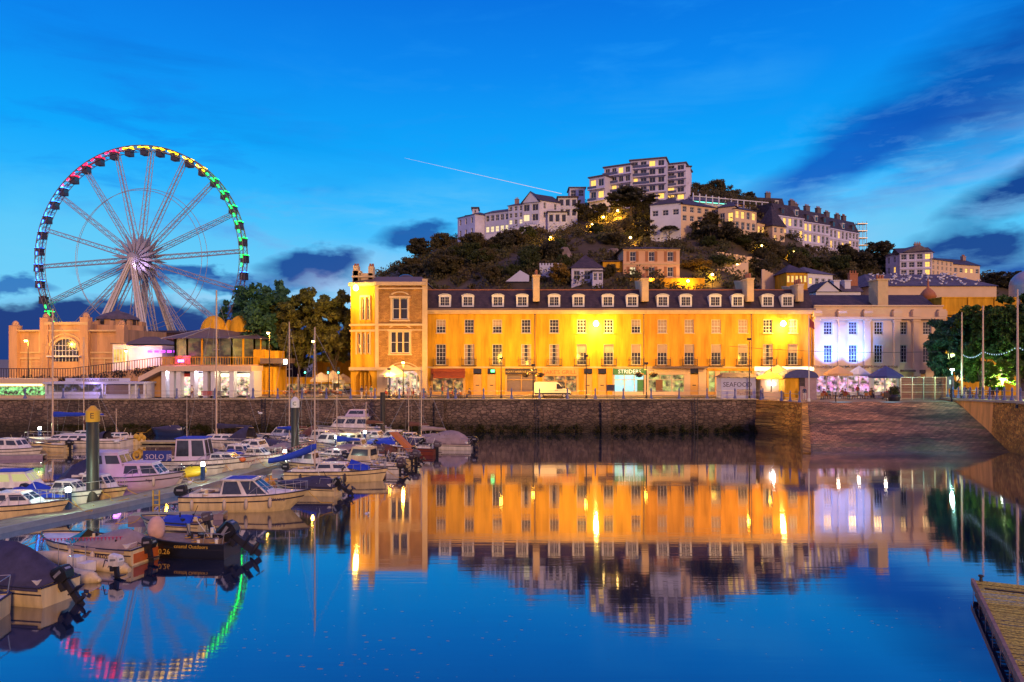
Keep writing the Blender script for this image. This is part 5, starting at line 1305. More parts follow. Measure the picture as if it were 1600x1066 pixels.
b = MB(); b.box(kxx(-40), kxx(64), .05, .3, kzz(603), kzz(600.3)); b.build('light_strip', mat('yellow_tube', (.2, .2, .1), .5, var=0, emit=(1, .85, .3), es=3.5), kg)
# ramp and planted bank between kiosks and pavilion
rp = thing('planted_bank', 'dark planted bank with iron railings rising behind the kiosks', 'planting', (0, 106, QZ))
b = MB(); b.prism([(XA(-60, 106), 0), (XA(252, 106), 0), (XA(252, 106), ZA(572, 106) - QZ), (XA(120, 106), ZA(589, 106) - QZ), (XA(-60, 106), ZA(592, 106) - QZ)], 0, 6); b.build('retaining_wall', M['pav'], rp)
g_ = np.random.default_rng(5)
link(leaf_mesh('shrubs', [(XA(p, 106), -.2 + g_.random(), ZA(597 - max(0, (p - 120) * .14) - 4 * g_.random(), 106) - QZ) for p in np.linspace(35, 245, 60)], [.8] * 60, 60, .16, leafmat('dark_shrub', (.05, .05, .06), .6), seed=5), 'shrubs', rp)
b = MB()
pr = lambda p: Vector((XA(p, 106), -.3, ZA(587 - max(0, (p - 110) * .125), 106) - QZ))
for i in range(64):
    p = 0 + i * 4; q = pr(p); b.box(q.x - .03, q.x + .03, -.33, -.27, q.z - .5, q.z + 1.0)
for i in range(16): b.tube(pr(i * 16) + Vector((0, 0, 1)), pr(i * 16 + 16) + Vector((0, 0, 1)), .045, n=4)
b.build('railing', M['iron'], rp)
# small buildings and bridge tower between restaurant and trees
th_ = thing('amber_tower', 'small amber stone block with round columns beside the restaurant', 'building', (0, 109, QZ))
b = MB(); xx = lambda p: XA(p, 109); zz_ = lambda p: ZA(p, 109) - QZ
b.box(xx(400), xx(432), 0, 5, 0, zz_(573)); b.box(xx(408), xx(432), 1, 4, zz_(560), zz_(548)); b.box(xx(394), xx(410), .5, 4, zz_(572), zz_(546))
for i in range(5): b.tube((xx(403 + i * 6.5), -.1, .2), (xx(403 + i * 6.5), -.1, zz_(575)), .35, n=10)
b.build('wall', M['render'], th_)
b = MB(); b.box(xx(410), xx(452), -1, 3, zz_(568), zz_(560)); b.build('canopy', M['lead'], th_)
b = MB(); b.box(xx(447), xx(452), -1.2, -1.02, zz_(569), zz_(562)); b.build('lit_sign', mat('white_sign_light', (.5, .5, .5), .5, var=0, emit=(1, .9, .6), es=12), th_)
bk = thing('street_front', 'distant amber street front with lit shop windows behind the café parasols', 'building', (0, 121, QZ))
b = MB(); xx = lambda p: XA(p, 121); zz_ = lambda p: ZA(p, 121) - QZ; b.box(xx(388), xx(560), 0, 4, 0, zz_(590)); b.box(xx(488), xx(560), .2, 4, zz_(590), zz_(563)); b.build('wall', M['render'], bk)
b = MB(); b.box(xx(400), xx(548), -.12, -.02, .3, zz_(600)); b.build('shop_windows', M['shopw'], bk)
# ================================================================= railings along the quay
post = MB(); post.loft([[(r_ * math.cos(q), r_ * math.sin(q), z) for q in np.linspace(0, 2 * math.pi, 8, endpoint=False)] for r_, z in ((.22, 0), (.22, .12), (.10, .42), (.08, 1.0), (.13, 1.06), (.09, 1.14), (.12, 1.22), (.02, 1.42))])
postm = post.mesh('post', M['blueiron'])
def railing(label, pts, step, z=None):
    """pts: list of (x, y, z); posts every step metres and two rails"""
    t = thing('railing', label, 'railing', pts[0]); o0 = Vector(pts[0])
    rl = MB()
    for i in range(len(pts) - 1):
        a, b = Vector(pts[i]) - o0, Vector(pts[i + 1]) - o0; n = max(1, round((b - a).length / step))
        for k in range(n + (i == len(pts) - 2)): link(postm, 'post', t, a.lerp(b, k / n))
        for h_ in (.45, 1.0): rl.tube(a + Vector((0, 0, h_)), b + Vector((0, 0, h_)), .028, n=5)
    rl.build('rail', M['steel'], t)
    return t
YR = 98.25
railing('blue-posted iron railing along the quay edge by the kiosks', [(XA(-20, YR), YR, QZ + .16), (XA(395, YR), YR, QZ + .16)], 5.0)
railing('dark-posted railing in front of the corner building and café tables', [(XA(396, YR), YR, QZ + .16), (XA(700, YR), YR, QZ + .16)], 3.4)
railing('long railing with spiked posts in front of the terrace houses', [(XA(712, YR), YR, QZ + .16), (XA(1192, YR), YR, QZ + .16)], 3.7)
railing('curved railing around the lamplight-tinted stone corner', [(33.0, 98.0, QZ), (34.9, 95.8, QZ), (36.0, 92.6, QZ)], 2.2)
railing('pale railing on top of the right-hand quay wall', [(58.2, 101, 4.9), (56.3, 93.2, 5.0), (52.6, 76.5, 5.6), (48, 58, 5.6)], 1.9)

# ================================================================= lamps and poles
def lamp(px, py, Y, label, en=900, reach=1.0, hgt=None, zb=QZ, col=SOD, name='street_lamp', r=.09):
    en = en * 2.2
    z = ZA(py, Y); x = XA(px, Y)
    t = thing(name, label, 'street lamp', (x, Y, zb), 0)
    hh_ = z - zb
    b = MB(); b.path([(0, 0, 0), (0, 0, hh_ * .3), (0, 0, hh_ + .1)], [r * 1.3, r, r * .6], 7); b.tube((0, 0, hh_ + .1), (0, -reach * .5, hh_ + .15), .04, n=5); b.build('pole', M['iron'], t)
    b = MB(); b.ell((0, -reach * .55, hh_ + .06), (.22, .34, .16), 10, 5, -.2); b.build('head', M['iron'], t)
    b = MB(); b.ell((0, -reach * .55, hh_ - .02), (.20, .3, .18), 10, 6, -.9); b.build('bulb', M['bulb'] if col == SOD else M['bulbw'], t)
    if en: point('lamp_light', (0, -reach * .55, hh_ - .45), en, col, t, .2)
    return t
lamp(421, 520, 103, 'street lamp lit orange in front of the green tree', 900)
lamp(491, 533, 103, 'shorter lit street lamp by the end of the tree', 900)
lamp(44, 532, 112, 'street lamp before the orange pavilion wall', 900)
lamp(200, 548, 112, 'slim lamp lighting the right end of the pavilion', 500)
lamp(630, 566, 100.2, 'bright lamp with hanging baskets in front of the arched café', 900, reach=.1)
def wall_lamp(px, py, parent_y, label, en, out=1.7):
    t = thing('wall_lamp', label, 'wall lamp', (XA(px, parent_y), parent_y, ZA(py, parent_y)))
    b = MB(); b.tube((0, 0, .25), (0, -out, .35), .05, n=6); b.box(-.15, .15, -.04, 0, 0, .5); b.build('bracket', M['iron'], t)
    b = MB(); b.ell((0, -out, .3), (.42, .5, .2), 12, 5, 0.0); b.build('head', M['iron'], t)
    b = MB(); b.ell((0, -out, .18), (.42, .45, .42), 14, 10); b.build('bulb', M['bulb'], t)
    point('lamp_light', (0, -out, -.35), en * 1.7, (1.0, .60, .10), t, .3)
    return t
wall_lamp(930, 508, TY, 'brightest lamp, glaring between the top windows of the terrace', 2600, 1.1)
wall_lamp(1220, 508, TY, 'lamp glaring on the narrow end terrace house', 1500, 1.0)
wall_lamp(559, 453, YB + .8, 'lamp under the eaves of the brick corner building', 1000, 1.3)
# floodlights added to the quay posts, to light the facade evenly
def fill_post(px, top, Y, label, aimpx, en=2600, baskets=False, aimz=9):
    x = XA(px, Y); z = ZA(top, Y) - QZ
    t = thing('quay_post', label, 'lamp post', (x, Y, QZ))
    b = MB(); b.path([(0, 0, 0), (0, 0, z * .2), (0, 0, z)], [.11, .08, .05], 7); b.tube((0, 0, 0), (0, 0, .5), .16, .12, 8); b.build('pole', M['iron'], t)
    b = MB(); b.cbox((0, .12, z), (.5, .34, .22), rx=R(-18)); b.build('lamp_housing', M['iron'], t)
    spot('lamp_light', (0, .34, z), (tx(aimpx) - x, TY - Y, aimz), en * 1.3, SOD, 150, 1.0, t, .5)  # light added for the facade
    spot('added_road_fill', (0, .3, z - .2), (0, .3, 0), 4000, SOD, 168, 1.0, t, .2)  # added to brighten the road and quay
    if baskets:
        for s in (-1, 1):
            c = (s * .95, 0, 3.15)
            a = MB(); a.tube((0, 0, 3.9), (s * .95, 0, 3.9), .03, n=5); a.tube((s * .95, 0, 3.9), (s * .95, 0, 3.4), .02, n=4); a.ell((s * .95, 0, 3.25), (.42, .42, .35), 12, 4, -.95); a.build('basket', M['iron'], t)
            link(leaf_mesh('flowers', [(s * .95 + dx_, dy_, 3.3) for dx_ in (-.25, 0, .25) for dy_ in (-.2, .2)], [.35] * 6, 60, .10, leafmat('basket_flowers', (.16, .10, .05), .7), seed=3), 'flowers', t)
    return t
fill_post(608, 577, 99.6, 'thin post by the edge of the arched café', 640, 1500, aimz=12)
fill_post(783, 560, 99.4, 'tall thin post in front of the first terrace house', 757, 2600)
fill_post(833, 571, 99.6, 'quay post with a pair of hanging flower baskets by the white van', 860, 2200, True)
fill_post(1010, 568, 99.6, 'quay post with two hanging flower baskets near the green-fronted shop', 1000, 2200, True)
fill_post(916, 556, 99.2, 'slim post with a small sign board by the green-fronted shop', 930, 2000)
fill_post(1171, 530, 99.2, 'tall slim post behind the seafood kiosk', 1120, 2600)
fill_post(1205, 560, 100.2, 'thin post rising through the orange kiosk roof', 1225, 1600)
# flagpole
fp = thing('flagpole', 'white flagpole with a limp red flag at the terrace corner', 'flagpole', (XA(1264, 94.5), 94.5, QZ)); hz_ = ZA(493, 94.5) - QZ
b = MB(); b.path([(0, 0, 0), (0, 0, hz_)], [.09, .05], 8); b.tube((0, 0, 0), (0, 0, .4), .2, .15, 8); b.build('pole', M['whitew'], fp)
b = MB(); b.add([(.05, 0, hz_ - .3), (.7, .12, hz_ - .9), (.75, .05, hz_ - 1.8), (.35, -.1, hz_ - 1.6), (.05, 0, hz_ - 1.5), (.05, .05, hz_ - .3), (.7, .17, hz_ - .9), (.75, .1, hz_ - 1.8), (.35, -.05, hz_ - 1.6), (.05, .05, hz_ - 1.5)], [(0, 1, 2, 3, 4), (9, 8, 7, 6, 5), (0, 5, 6, 1), (1, 6, 7, 2)]); b.build('flag', mat('flag_cloth', (.35, .05, .06), .9), fp)
# right-hand flag masts with a light string
for i, (px, py, Y, lab) in enumerate(((1503, 488, 94, 'slim bare mast, leftmost of the three on the right quay'), (1536, 478, 88, 'bare mast between two others on the right quay'), (1590, 452, 76, 'tallest bare mast close to the right edge'))):
    t = thing('mast', lab, 'mast', (XA(px, Y), Y, 4.9)); z = ZA(py, Y) - 4.9
    b = MB(); b.path([(0, 0, 0), (0, 0, z)], [.14, .07], 8); b.build('pole', M['alum'], t); b = MB(); b.tube((0, 0, 0), (0, 0, .35), .24, .18, 10); b.build('base', M['iron'], t)
sl_ = thing('light_string', 'string of small pale blue bulbs slung between the right-hand masts', 'light string', (0, 0, 0))
def sag(a, b, n=14, s=.6): return [a.lerp(b, i / n) - Vector((0, 0, s * 4 * (i / n) * (1 - i / n))) for i in range(n + 1)]
A1, A2_, A3, A4 = P(1503, 552, 94), P(1536, 548, 88), P(1590, 540, 76), P(1650, 545, 68)
cb_ = MB(); bl_ = MB()
for a, c in ((A1, A2_), (A2_, A3), (A3, A4)):
    pp = sag(a, c); cb_.path(pp, .02, 4)
    for q in pp[1:-1]: bl_.ell(tuple(q - Vector((0, 0, .1))), (.045, .045, .06), 6, 4)
cb_.build('cable', M['iron'], sl_); bl_.build('bulbs', mat('pale_bulb', (.3, .3, .3), .5, var=0, emit=(.5, .75, 1), es=1.3), sl_)
ln_c = thing('overhead_cable', 'thin cable hung from the terrace across to the trees', 'cable', (0, 0, 0))
cb_ = MB(); cb_.path(sag(P(1140, 541, 99), P(1503, 548, 96), 24, .5), .025, 4); cb_.build('cable', M['iron'], ln_c)
# contrail, very far and high
ct_ = MB(); a, c = P(632, 247, 9000), P(878, 303, 9000); n = 12
for i in range(n): ct_.tube(a.lerp(c, i / n), a.lerp(c, (i + .98) / n), 1.0 + i * .25, 1.2 + i * .25, 6)
tag(ct_.build('contrail', mat('ice_trail', (.9, .9, .9), 1, var=0, emit=(.25, .60, 1.0), es=.2)), 'thin white aircraft trail slanting across the blue sky', 'contrail')

# ================================================================= van, kiosks, café furniture
vt = thing('parked_van', 'white panel van parked before the terrace shops', 'van', (tx(860), 103.2, QZ + .004))
vm = mat('van_paint', (.72, .66, .58), .3, var=.05, spec=.6)
side = [(-2.5, .42), (2.35, .42), (2.5, .55), (2.52, .95), (2.3, 1.12), (1.55, 1.3), (.95, 2.02), (.6, 2.2), (-2.35, 2.2), (-2.5, 2.0)]
b = MB(); b.prism(side, -.92, .92); body = b.build('body', vm, vt)
b = MB(); b.prism([(.55, 1.25), (1.42, 1.28), (.88, 1.95), (.55, 1.95)], -.94, -.921); b.prism([(1.62, 1.33), (1.02, 2.0), (.98, 1.96), (1.56, 1.32)], -.85, .85); b.build('window', M['glass'], vt)
b = MB(); b.box(-2.5, 2.45, -.935, -.921, .5, .72); b.box(2.4, 2.6, -.85, .85, .42, .66); b.build('bumper', M['black'], vt)
for x_ in (-1.55, 1.6):
    for y_ in (-.82, .82):
        b = MB(); b.tube((x_, y_ - .12, .34), (x_, y_ + .12, .34), .34, n=18); w_ = b.build('wheel', M['black'], vt)
        b = MB(); b.tube((x_, y_ - .14, .34), (x_, y_ - .121, .34), .2, n=14); b.build('rim', M['steel'], w_)
for y_ in (-.7, .7):
    b = MB(); b.ell((2.46, y_, .86), (.09, .18, .12), 8, 6); b.build('headlight', M['whitew'], vt)
b = MB(); b.box(.6, .74, -.97, -.94, 1.05, 1.1); b.box(.36, .5, -.97, -.94, 1.05, 1.1); b.build('handle', M['black'], vt)
b = MB(); b.box(1.2, 1.4, -1.12, -.93, 1.35, 1.6); b.build('mirror', M['black'], vt)
# seafood kiosk
kt = thing('seafood_kiosk', 'lilac seafood kiosk with dark lettering and a shallow roof', 'kiosk', (XA(1127, 99.6), 99.6, QZ))
u9 = 99.6 / F; Lk = (1181 - 1127) * u9; hk = (618 - 584) * u9
b = MB(); b.box(0, Lk, 0, 2.4, .1, hk); b.build('wall', M['lilac'], kt)
b = MB(); b.add([(-.2, -.3, hk), (Lk + .3, -.3, hk), (Lk + .3, 2.6, hk), (-.2, 2.6, hk), (.6, 1.1, hk + .65), (Lk - .6, 1.1, hk + .65)], [(0, 1, 5, 4), (1, 2, 5), (2, 3, 4, 5), (3, 0, 4), (0, 3, 2, 1)]); b.build('roof', M['slateb'], kt)
text('SEAFOOD', .92, M['letd'], 'lettering', kt, (Lk * .47, -.02, hk * .66), sx=.95)
b = MB(); b.box(Lk * .45, Lk * .9, -.02, -.002, .5, hk * .45); b.build('poster', mat('food_poster', (.55, .42, .38), .6, var=.6, scale=6), kt)
# orange-roofed serving hut and domed booth
ot = thing('serving_hut', 'open serving hut with an orange canopy and white light inside', 'kiosk', (XA(1188, 99.2), 99.2, QZ))
Lo = (1228 - 1188) * u9
b = MB(); b.box(0, Lo, 2.0, 2.2, 0, 2.7); b.box(0, .15, 0, 2, 0, 2.7); b.box(Lo - .15, Lo, 0, 2, 0, 2.7); b.box(.15, Lo - .15, 0, .3, 0, 1.0); b.build('wall', M['pale'], ot)
b = MB(); b.add([(-.4, -.5, 2.7), (Lo + .4, -.5, 2.7), (Lo + .4, 2.4, 2.7), (-.4, 2.4, 2.7), (Lo / 2, 1, 3.7)], [(0, 1, 4), (1, 2, 4), (2, 3, 4), (3, 0, 4), (0, 3, 2, 1)]); b.build('canopy', mat('orange_canvas', (.70, .34, .08), .8), ot)
b = MB(); b.box(Lo * .55, Lo * .75, 1.6, 1.9, 1.8, 2.2); b.build('lamp', mat('hut_lamp', (.5, .5, .5), .5, var=0, emit=(.85, .9, 1), es=9), ot)
point('hut_light', (Lo * .6, .9, 2.2), 120, (1, .85, .7), ot, .2)
dt_ = thing('round_roofed_booth', 'ochre and mauve booth with a blue rounded roof next to the flagpole', 'kiosk', (XA(1227, 98.6), 98.6, QZ))
ub = 98.6 / F; Ld = (1275 - 1227) * ub; hd = (622 - 588) * ub
b = MB(); b.box(0, Ld * .46, 0, 2.4, 0, hd); b.build('wall', M['render'], dt_)
b = MB(); b.box(Ld * .461, Ld, -.2, 2.4, -.1, hd); b.build('shutter_wall', mat('mauve_panel', (.38, .26, .30), .6), dt_)
b = MB(); xs_ = [(Ld * .5 + Ld * .56 * math.cos(R(a)), hd + 1.15 * math.sin(R(a))) for a in range(180, -1, -15)]; b.prism(xs_, -.35, 2.5); b.build('roof', mat('blue_canvas', (.07, .08, .24), .7), dt_)
b = MB(); b.box(Ld * .46, Ld * .62, -.24, -.201, hd * .62, hd + .1); b.build('menu_board', M['slate'], dt_)
# wooden screen and info sign on the right
wsn = thing('wooden_screen', 'tall brown slatted screen panels with steel posts', 'screen', (XA(1407, 98), 98, QZ)); Ls = (1478 - 1407) * 98 / F
b = MB()
for i in range(4):
    for k in range(13): b.box(Ls * i / 4 + .04, Ls * (i + 1) / 4 - .04, -.03, .03, .1 + k * .22, .1 + k * .22 + .19)
b.build('panels', mat('red_brown_timber', (.26, .10, .08), .7, var=.35, scale=1.2), wsn)
b = MB()
for i in range(5): b.box(Ls * i / 4 - .05, Ls * i / 4 + .05, -.12, .05, 0, 3.05)
for z_ in (.1, 1.0, 2.0, 2.95): b.box(0, Ls, -.1, -.05, z_, z_ + .06)
b.build('frame', M['steel'], wsn)
it = thing('info_sign', 'dark harbour information board on a post beside the wooden screen', 'sign', (XA(1485, 96.5), 96.5, QZ))
b = MB(); b.tube((0, 0, 0), (0, 0, 1.6), .07, n=8); b.build('post', M['iron'], it); b = MB(); b.box(-.45, .45, -.06, .06, 1.55, 3.1); bd = b.build('board', M['letd'], it)
b = MB(); b.box(-.18, .18, -.075, -.061, 2.1, 2.7); b.build('emblem', M['pink'], bd)
pl_ = thing('planter', 'round planter with a bushy plant at the head of the slipway', 'planter', (XA(1397, 95.0), 95.0, QZ))
b = MB(); b.loft([[(r_ * math.cos(q), r_ * math.sin(q), z) for q in np.linspace(0, 6.28, 16, endpoint=False)] for r_, z in ((.62, 0), (.78, .5), (.72, .85), (.6, .8))]); b.build('pot', M['iron'], pl_)
link(leaf_mesh('plant', [(.3 * math.cos(q), .3 * math.sin(q), 1.05 + .3 * (i % 3)) for i, q in enumerate(np.linspace(0, 6, 10))], [.4] * 10, 60, .10, leafmat('planter_leaf', (.07, .09, .04)), seed=2), 'plant', pl_)
lbx = thing('litter_bin', 'small dark litter bin on a post at the slipway head', 'litter bin', (XA(1385, 94.4), 94.4, QZ))
b = MB(); b.tube((0, 0, 0), (0, 0, .5), .05, n=6); b.build('post', M['iron'], lbx); b = MB(); b.box(-.24, .24, -.2, .2, .45, 1.15); b.build('bin', M['slate'], lbx)
bo_ = thing('bollard', 'single slim dark bollard on the slipway edge', 'bollard', (XA(1306, 93.8), 93.8, QZ - .1)); b = MB(); b.tube((0, 0, 0), (0, 0, 1.2), .07, n=8); b.build('post', M['iron'], bo_); b = MB(); b.tube((0, 0, 1.2), (0, 0, 1.28), .14, .1, 8); b.build('cap', M['iron'], bo_)
nb = thing('notice_panel', 'dark notice panel on the quay railing before the green-fronted shop', 'sign', (XA(954, 98.0), 98.0, QZ + .16)); b = MB(); b.box(-.55, .55, -.05, 0, 1.05, 1.85); b.build('panel', M['slateb'], nb); b = MB(); b.box(-.5, -.44, -.04, 0, .0, 1.05); b.box(.44, .5, -.04, 0, 0, 1.05); b.build('legs', M['iron'], nb)
# parasols
def parasol(px, py_top, py_edge, wpx, Y, m, label):
    r_ = wpx / 2 / F * Y; z1 = ZA(py_top, Y) - QZ; z0 = ZA(py_edge, Y) - QZ
    t = thing('parasol', label, 'parasol', (XA(px, Y), Y, QZ + .004))
    b = MB(); b.tube((0, 0, 0), (0, 0, z1), .04, n=7); b.tube((0, 0, 0), (0, 0, .12), .35, .3, 12); b.build('pole', M['whitew'], t)
    b = MB(); n = 8
    ring = [(r_ * (1 if i % 1 == 0 else .9) * math.cos(2 * math.pi * i / n + .39), r_ * math.sin(2 * math.pi * i / n + .39), z0 + (.06 if i % 2 else 0)) for i in range(n)]
    mid = [(q[0] * .5, q[1] * .5, z0 + (z1 - z0) * .58) for q in ring]; low = [(q[0], q[1], q[2] - .28) for q in ring]
    for i in range(n):
        j = (i + 1) % n; b.add([ring[i], ring[j], mid[j], mid[i]], [(0, 1, 2, 3)]); b.add([mid[i], mid[j], (0, 0, z1 + .03)], [(0, 1, 2)]); b.add([low[i], low[j], ring[j], ring[i]], [(0, 1, 2, 3)])
    cn_ = b.build('canopy', m, t)
    b = MB()
    for i in range(n): b.tube((0, 0, z1 - .3), (ring[i][0] * .97, ring[i][1] * .97, z0 - .03), .015, n=4)
    b.build('ribs', M['wood'], t)
    point('heater_glow', (0, 0, z0 - .25), 45, (1, .82, .6), t, .2)
    return t
pc = mat('cream_canvas', (.75, .62, .40), .85, var=.06); pn = mat('navy_canvas', (.05, .07, .25), .8, var=.06); po = mat('apricot_canvas', (.78, .45, .22), .8, var=.06)
parasol(614, 571, 586, 44, 102, pc, 'cream parasol in front of the arched café')
parasol(1310, 572, 584, 42, 101.5, po, 'apricot parasol outside the pink-lit bar')
parasol(1342, 572, 585, 34, 103.5, mat('white_canvas', (.75, .75, .75), .8, var=.05), 'white parasol between the apricot and navy ones')
t = parasol(1384, 572, 588, 50, 99.5, pn, 'large navy parasol with a red oval emblem')
b = MB(); b.ell((.75, -1.28, 3.05), (.42, .03, .16), 14, 8); o = b.build('emblem', mat('red_emblem', (.55, .06, .05), .6, var=0), t)
parasol(1215, 570, 583, 40, 104.0, po, 'orange parasol behind the serving hut')
for i, (px, py) in enumerate(((502, 586), (520, 583), (536, 588))): parasol(px, py - 4, py + 8, 34, 110 + i * 2, pc, ['cream parasol at the left of the square behind the trees', 'middle cream parasol in the square', 'cream parasol in the square close to the corner building'][i])
# tables and chairs
tb = MB(); tb.tube((0, 0, .72), (0, 0, .76), .42, n=16); tbl = tb.mesh('table_top', M['steel'])
tb = MB(); tb.tube((0, 0, .03), (0, 0, .72), .035, n=6); tb.tube((0, 0, 0), (0, 0, .03), .25, n=10); tbb = tb.mesh('pedestal', M['iron'])
ch = MB(); ch.box(-.21, .21, -.2, .2, .42, .46); chs = ch.mesh('seat', M['wood'])
ch = MB(); ch.box(-.21, .21, .18, .21, .46, .88); chb = ch.mesh('backrest', mat('chair_orange', (.45, .16, .04), .6))
ch = MB()
for x_ in (-.19, .16):
    for y_ in (-.19, .16): ch.box(x_, x_ + .03, y_, y_ + .03, 0, .42)
chl = ch.mesh('legs', M['iron'])
# people: one continuous skinned body each, clothing and hair as children
def body_mesh(pose, seed):
    g_ = random.Random(seed)
    if pose == 'stand':
        s = g_.uniform(-.08, .08)
        J = {'pel': (0, 0, .93, .15), 'spi': (0, 0, 1.12, .135), 'che': (0, 0, 1.32, .16), 'nec': (0, 0, 1.49, .062), 'hea': (0, -.02, 1.58, .085), 'top': (0, -.01, 1.70, .085),
             'hl': (-.10, 0, .88, .10), 'kl': (-.11, -.03 + s, .48, .068), 'al': (-.11, .03 + s * 2, .09, .045), 'tl': (-.12, -.15 + s * 2, .04, .04),
             'hr': (.10, 0, .88, .10), 'kr': (.11, -.03 - s, .48, .068), 'ar': (.11, .03 - s * 2, .09, .045), 'tr': (.12, -.15 - s * 2, .04, .04),
             'sl': (-.19, 0, 1.40, .065), 'el': (-.27, .03, 1.12, .045), 'wl': (-.25, -.12, .90, .032), 'fl': (-.24, -.16, .80, .03),
             'sr': (.19, 0, 1.40, .065), 'er': (.27, .03, 1.12, .045), 'wr': (.25, -.10, .90, .032), 'fr': (.24, -.13, .80, .03)}
    else:
        J = {'pel': (0, 0, .55, .16), 'spi': (0, .02, .74, .14), 'che': (0, .02, .95, .16), 'nec': (0, 0, 1.11, .062), 'hea': (0, -.03, 1.20, .085), 'top': (0, -.02, 1.32, .085),
             'hl': (-.10, -.02, .53, .10), 'kl': (-.13, -.42, .52, .07), 'al': (-.13, -.40, .10, .045), 'tl': (-.13, -.54, .05, .04),
             'hr': (.10, -.02, .53, .10), 'kr': (.13, -.42, .52, .07), 'ar': (.13, -.44, .10, .045), 'tr': (.13, -.58, .05, .04),
             'sl': (-.19, .01, 1.02, .065), 'el': (-.27, -.06, .78, .045), 'wl': (-.18, -.30, .74, .032), 'fl': (-.14, -.40, .76, .03),
             'sr': (.19, .01, 1.02, .065), 'er': (.27, -.06, .78, .045), 'wr': (.18, -.28, .80, .032), 'fr': (.13, -.36, .84, .03)}
    K = list(J); E = [('pel', 'spi'), ('spi', 'che'), ('che', 'nec'), ('nec', 'hea'), ('hea', 'top'), ('pel', 'hl'), ('hl', 'kl'), ('kl', 'al'), ('al', 'tl'), ('pel', 'hr'), ('hr', 'kr'), ('kr', 'ar'), ('ar', 'tr'),
                      ('che', 'sl'), ('sl', 'el'), ('el', 'wl'), ('wl', 'fl'), ('che', 'sr'), ('sr', 'er'), ('er', 'wr'), ('wr', 'fr')]
    me = bpy.data.meshes.new('sk'); me.from_pydata([J[k][:3] for k in K], [(K.index(a), K.index(b)) for a, b in E], [])
    o = bpy.data.objects.new('sk', me); COL.objects.link(o); o.modifiers.new('s', 'SKIN'); sub = o.modifiers.new('d', 'SUBSURF'); sub.levels = 1; sub.render_levels = 1
    for i, k in enumerate(K): me.skin_vertices[0].data[i].radius = (J[k][3], J[k][3] * (.8 if k in ('che', 'spi', 'pel') else 1)); me.skin_vertices[0].data[i].use_root = (k == 'pel')
    dg = bpy.context.evaluated_depsgraph_get(); dg.update(); out = bpy.data.meshes.new_from_object(o.evaluated_get(dg)); bpy.data.objects.remove(o)
    return out, J
skin = mat('skin', (.55, .33, .24), .6, var=0)
CLO = [mat('clothes_navy', (.05, .06, .14), .9), mat('clothes_red', (.35, .05, .05), .9), mat('clothes_white', (.6, .58, .6), .9), mat('clothes_teal', (.08, .2, .22), .9), mat('clothes_brown', (.2, .11, .07), .9), mat('clothes_lilac', (.35, .25, .45), .9)]
hairm = mat('hair', (.05, .03, .02), .8, var=0)
PB = {}
for pose in ('stand', 'sit'):
    for ci in range(6):
        base_, J = body_mesh(pose, ci)
        base_.materials.clear(); base_.materials.append(CLO[ci]); base_.materials.append(CLO[(ci + 2) % 6]); base_.materials.append(skin)
        for p_ in base_.polygons:
            c = p_.center; hd_ = J['nec'][2]
            hand = abs(c.x) > .12 and (J['wl'][2] + .03 > c.z > J['fl'][2] - .1) and c.y < -.08 and (pose == 'stand' or c.z > .66)
            p_.material_index = 2 if (c.z > hd_ or hand) else (1 if c.z < J['pel'][2] else 0)
            p_.use_smooth = True
        h_ = MB(); t_ = J['top']; h_.ell((t_[0], t_[1] + .03, t_[2] - .02), (.105, .11, .12), 10, 6, -.1); PB[pose, ci] = (base_, h_.mesh('hair', hairm))
def person(x, y, z, pose, ci, rz, label, group=None):
    t = thing('person', label, 'person', (x, y, z), rz, group)
    link(PB[pose, ci][0], 'body', t); link(PB[pose, ci][1], 'hair', t)
    return t
ptop = [(565, 101, 'dark jacket', 0), (572, 101.2, 'dark coat', 4), (580, 101.4, 'teal top', 3)]
for px, Y, c_, ci in ptop: person(XA(px, Y), Y, QZ, 'stand', ci, random.uniform(-1, 1), 'person in a %s standing left of the arched café' % c_)
for px, Y, ci, lab in ((638, 101.8, 5, 'person in a lilac top standing under the hanging baskets'), (644, 102, 2, 'person in a white top walking by the café arch'), (673, 101.5, 4, 'person in brown walking past the café edge'), (691, 104, 1, 'person in red at the awning shop door'),
                      (1257, 97.4, 0, 'person in a dark coat beside the domed booth'), (1190, 98.4, 2, 'person in white at the serving hut'), (1340, 103.5, 1, 'person in red standing outside the pink-lit bar'), (1508, 101, 0, 'person in navy under the right-hand trees'), (1552, 103, 4, 'person in brown under the right-hand trees'), (386, 101, 3, 'person in teal before the marina shops'), (300, 102.3, 2, 'person in white at the lit marina shop')):
    person(XA(px, Y), Y, QZ, 'stand', ci, random.uniform(-2, 2), lab)
def table_set(px, Y, i, gl):
    x = XA(px, Y)
    t = thing('cafe_table', 'round steel café table ' + gl, 'table', (x, Y, QZ), 0, 'café tables ' + gl); link(tbl, 'table_top', t); link(tbb, 'pedestal', t)
    for k, a in enumerate((0, 2.1, 4.2)[:2 + i % 2]):
        a += random.uniform(-.4, .4) + i; cx_, cy_ = x + .75 * math.sin(a), Y - .75 * math.cos(a)
        c = thing('cafe_chair', 'small café chair with an orange back ' + gl, 'chair', (cx_, cy_, QZ), a + math.pi, 'café chairs ' + gl)
        link(chs, 'seat', c); link(chb, 'backrest', c); link(chl, 'legs', c)
        if (i + k) % 3: person(cx_, cy_ , QZ, 'sit', (i * 2 + k) % 6, a + math.pi, 'person seated at a café table ' + gl, 'people seated ' + gl)
for i, px in enumerate((596, 610, 622, 655, 667)): table_set(px, 100.6 + (i % 2) * 1.0, i, 'outside the arched café')
for i, px in enumerate((698, 712, 726)): table_set(px, 101.2 + (i % 2) * .8, i, 'by the red awning')
for i, px in enumerate((1284, 1298, 1312, 1328, 1352, 1366, 1380, 1394)): table_set(px, 99.2 + (i % 3) * 1.2, i, 'outside the bars')
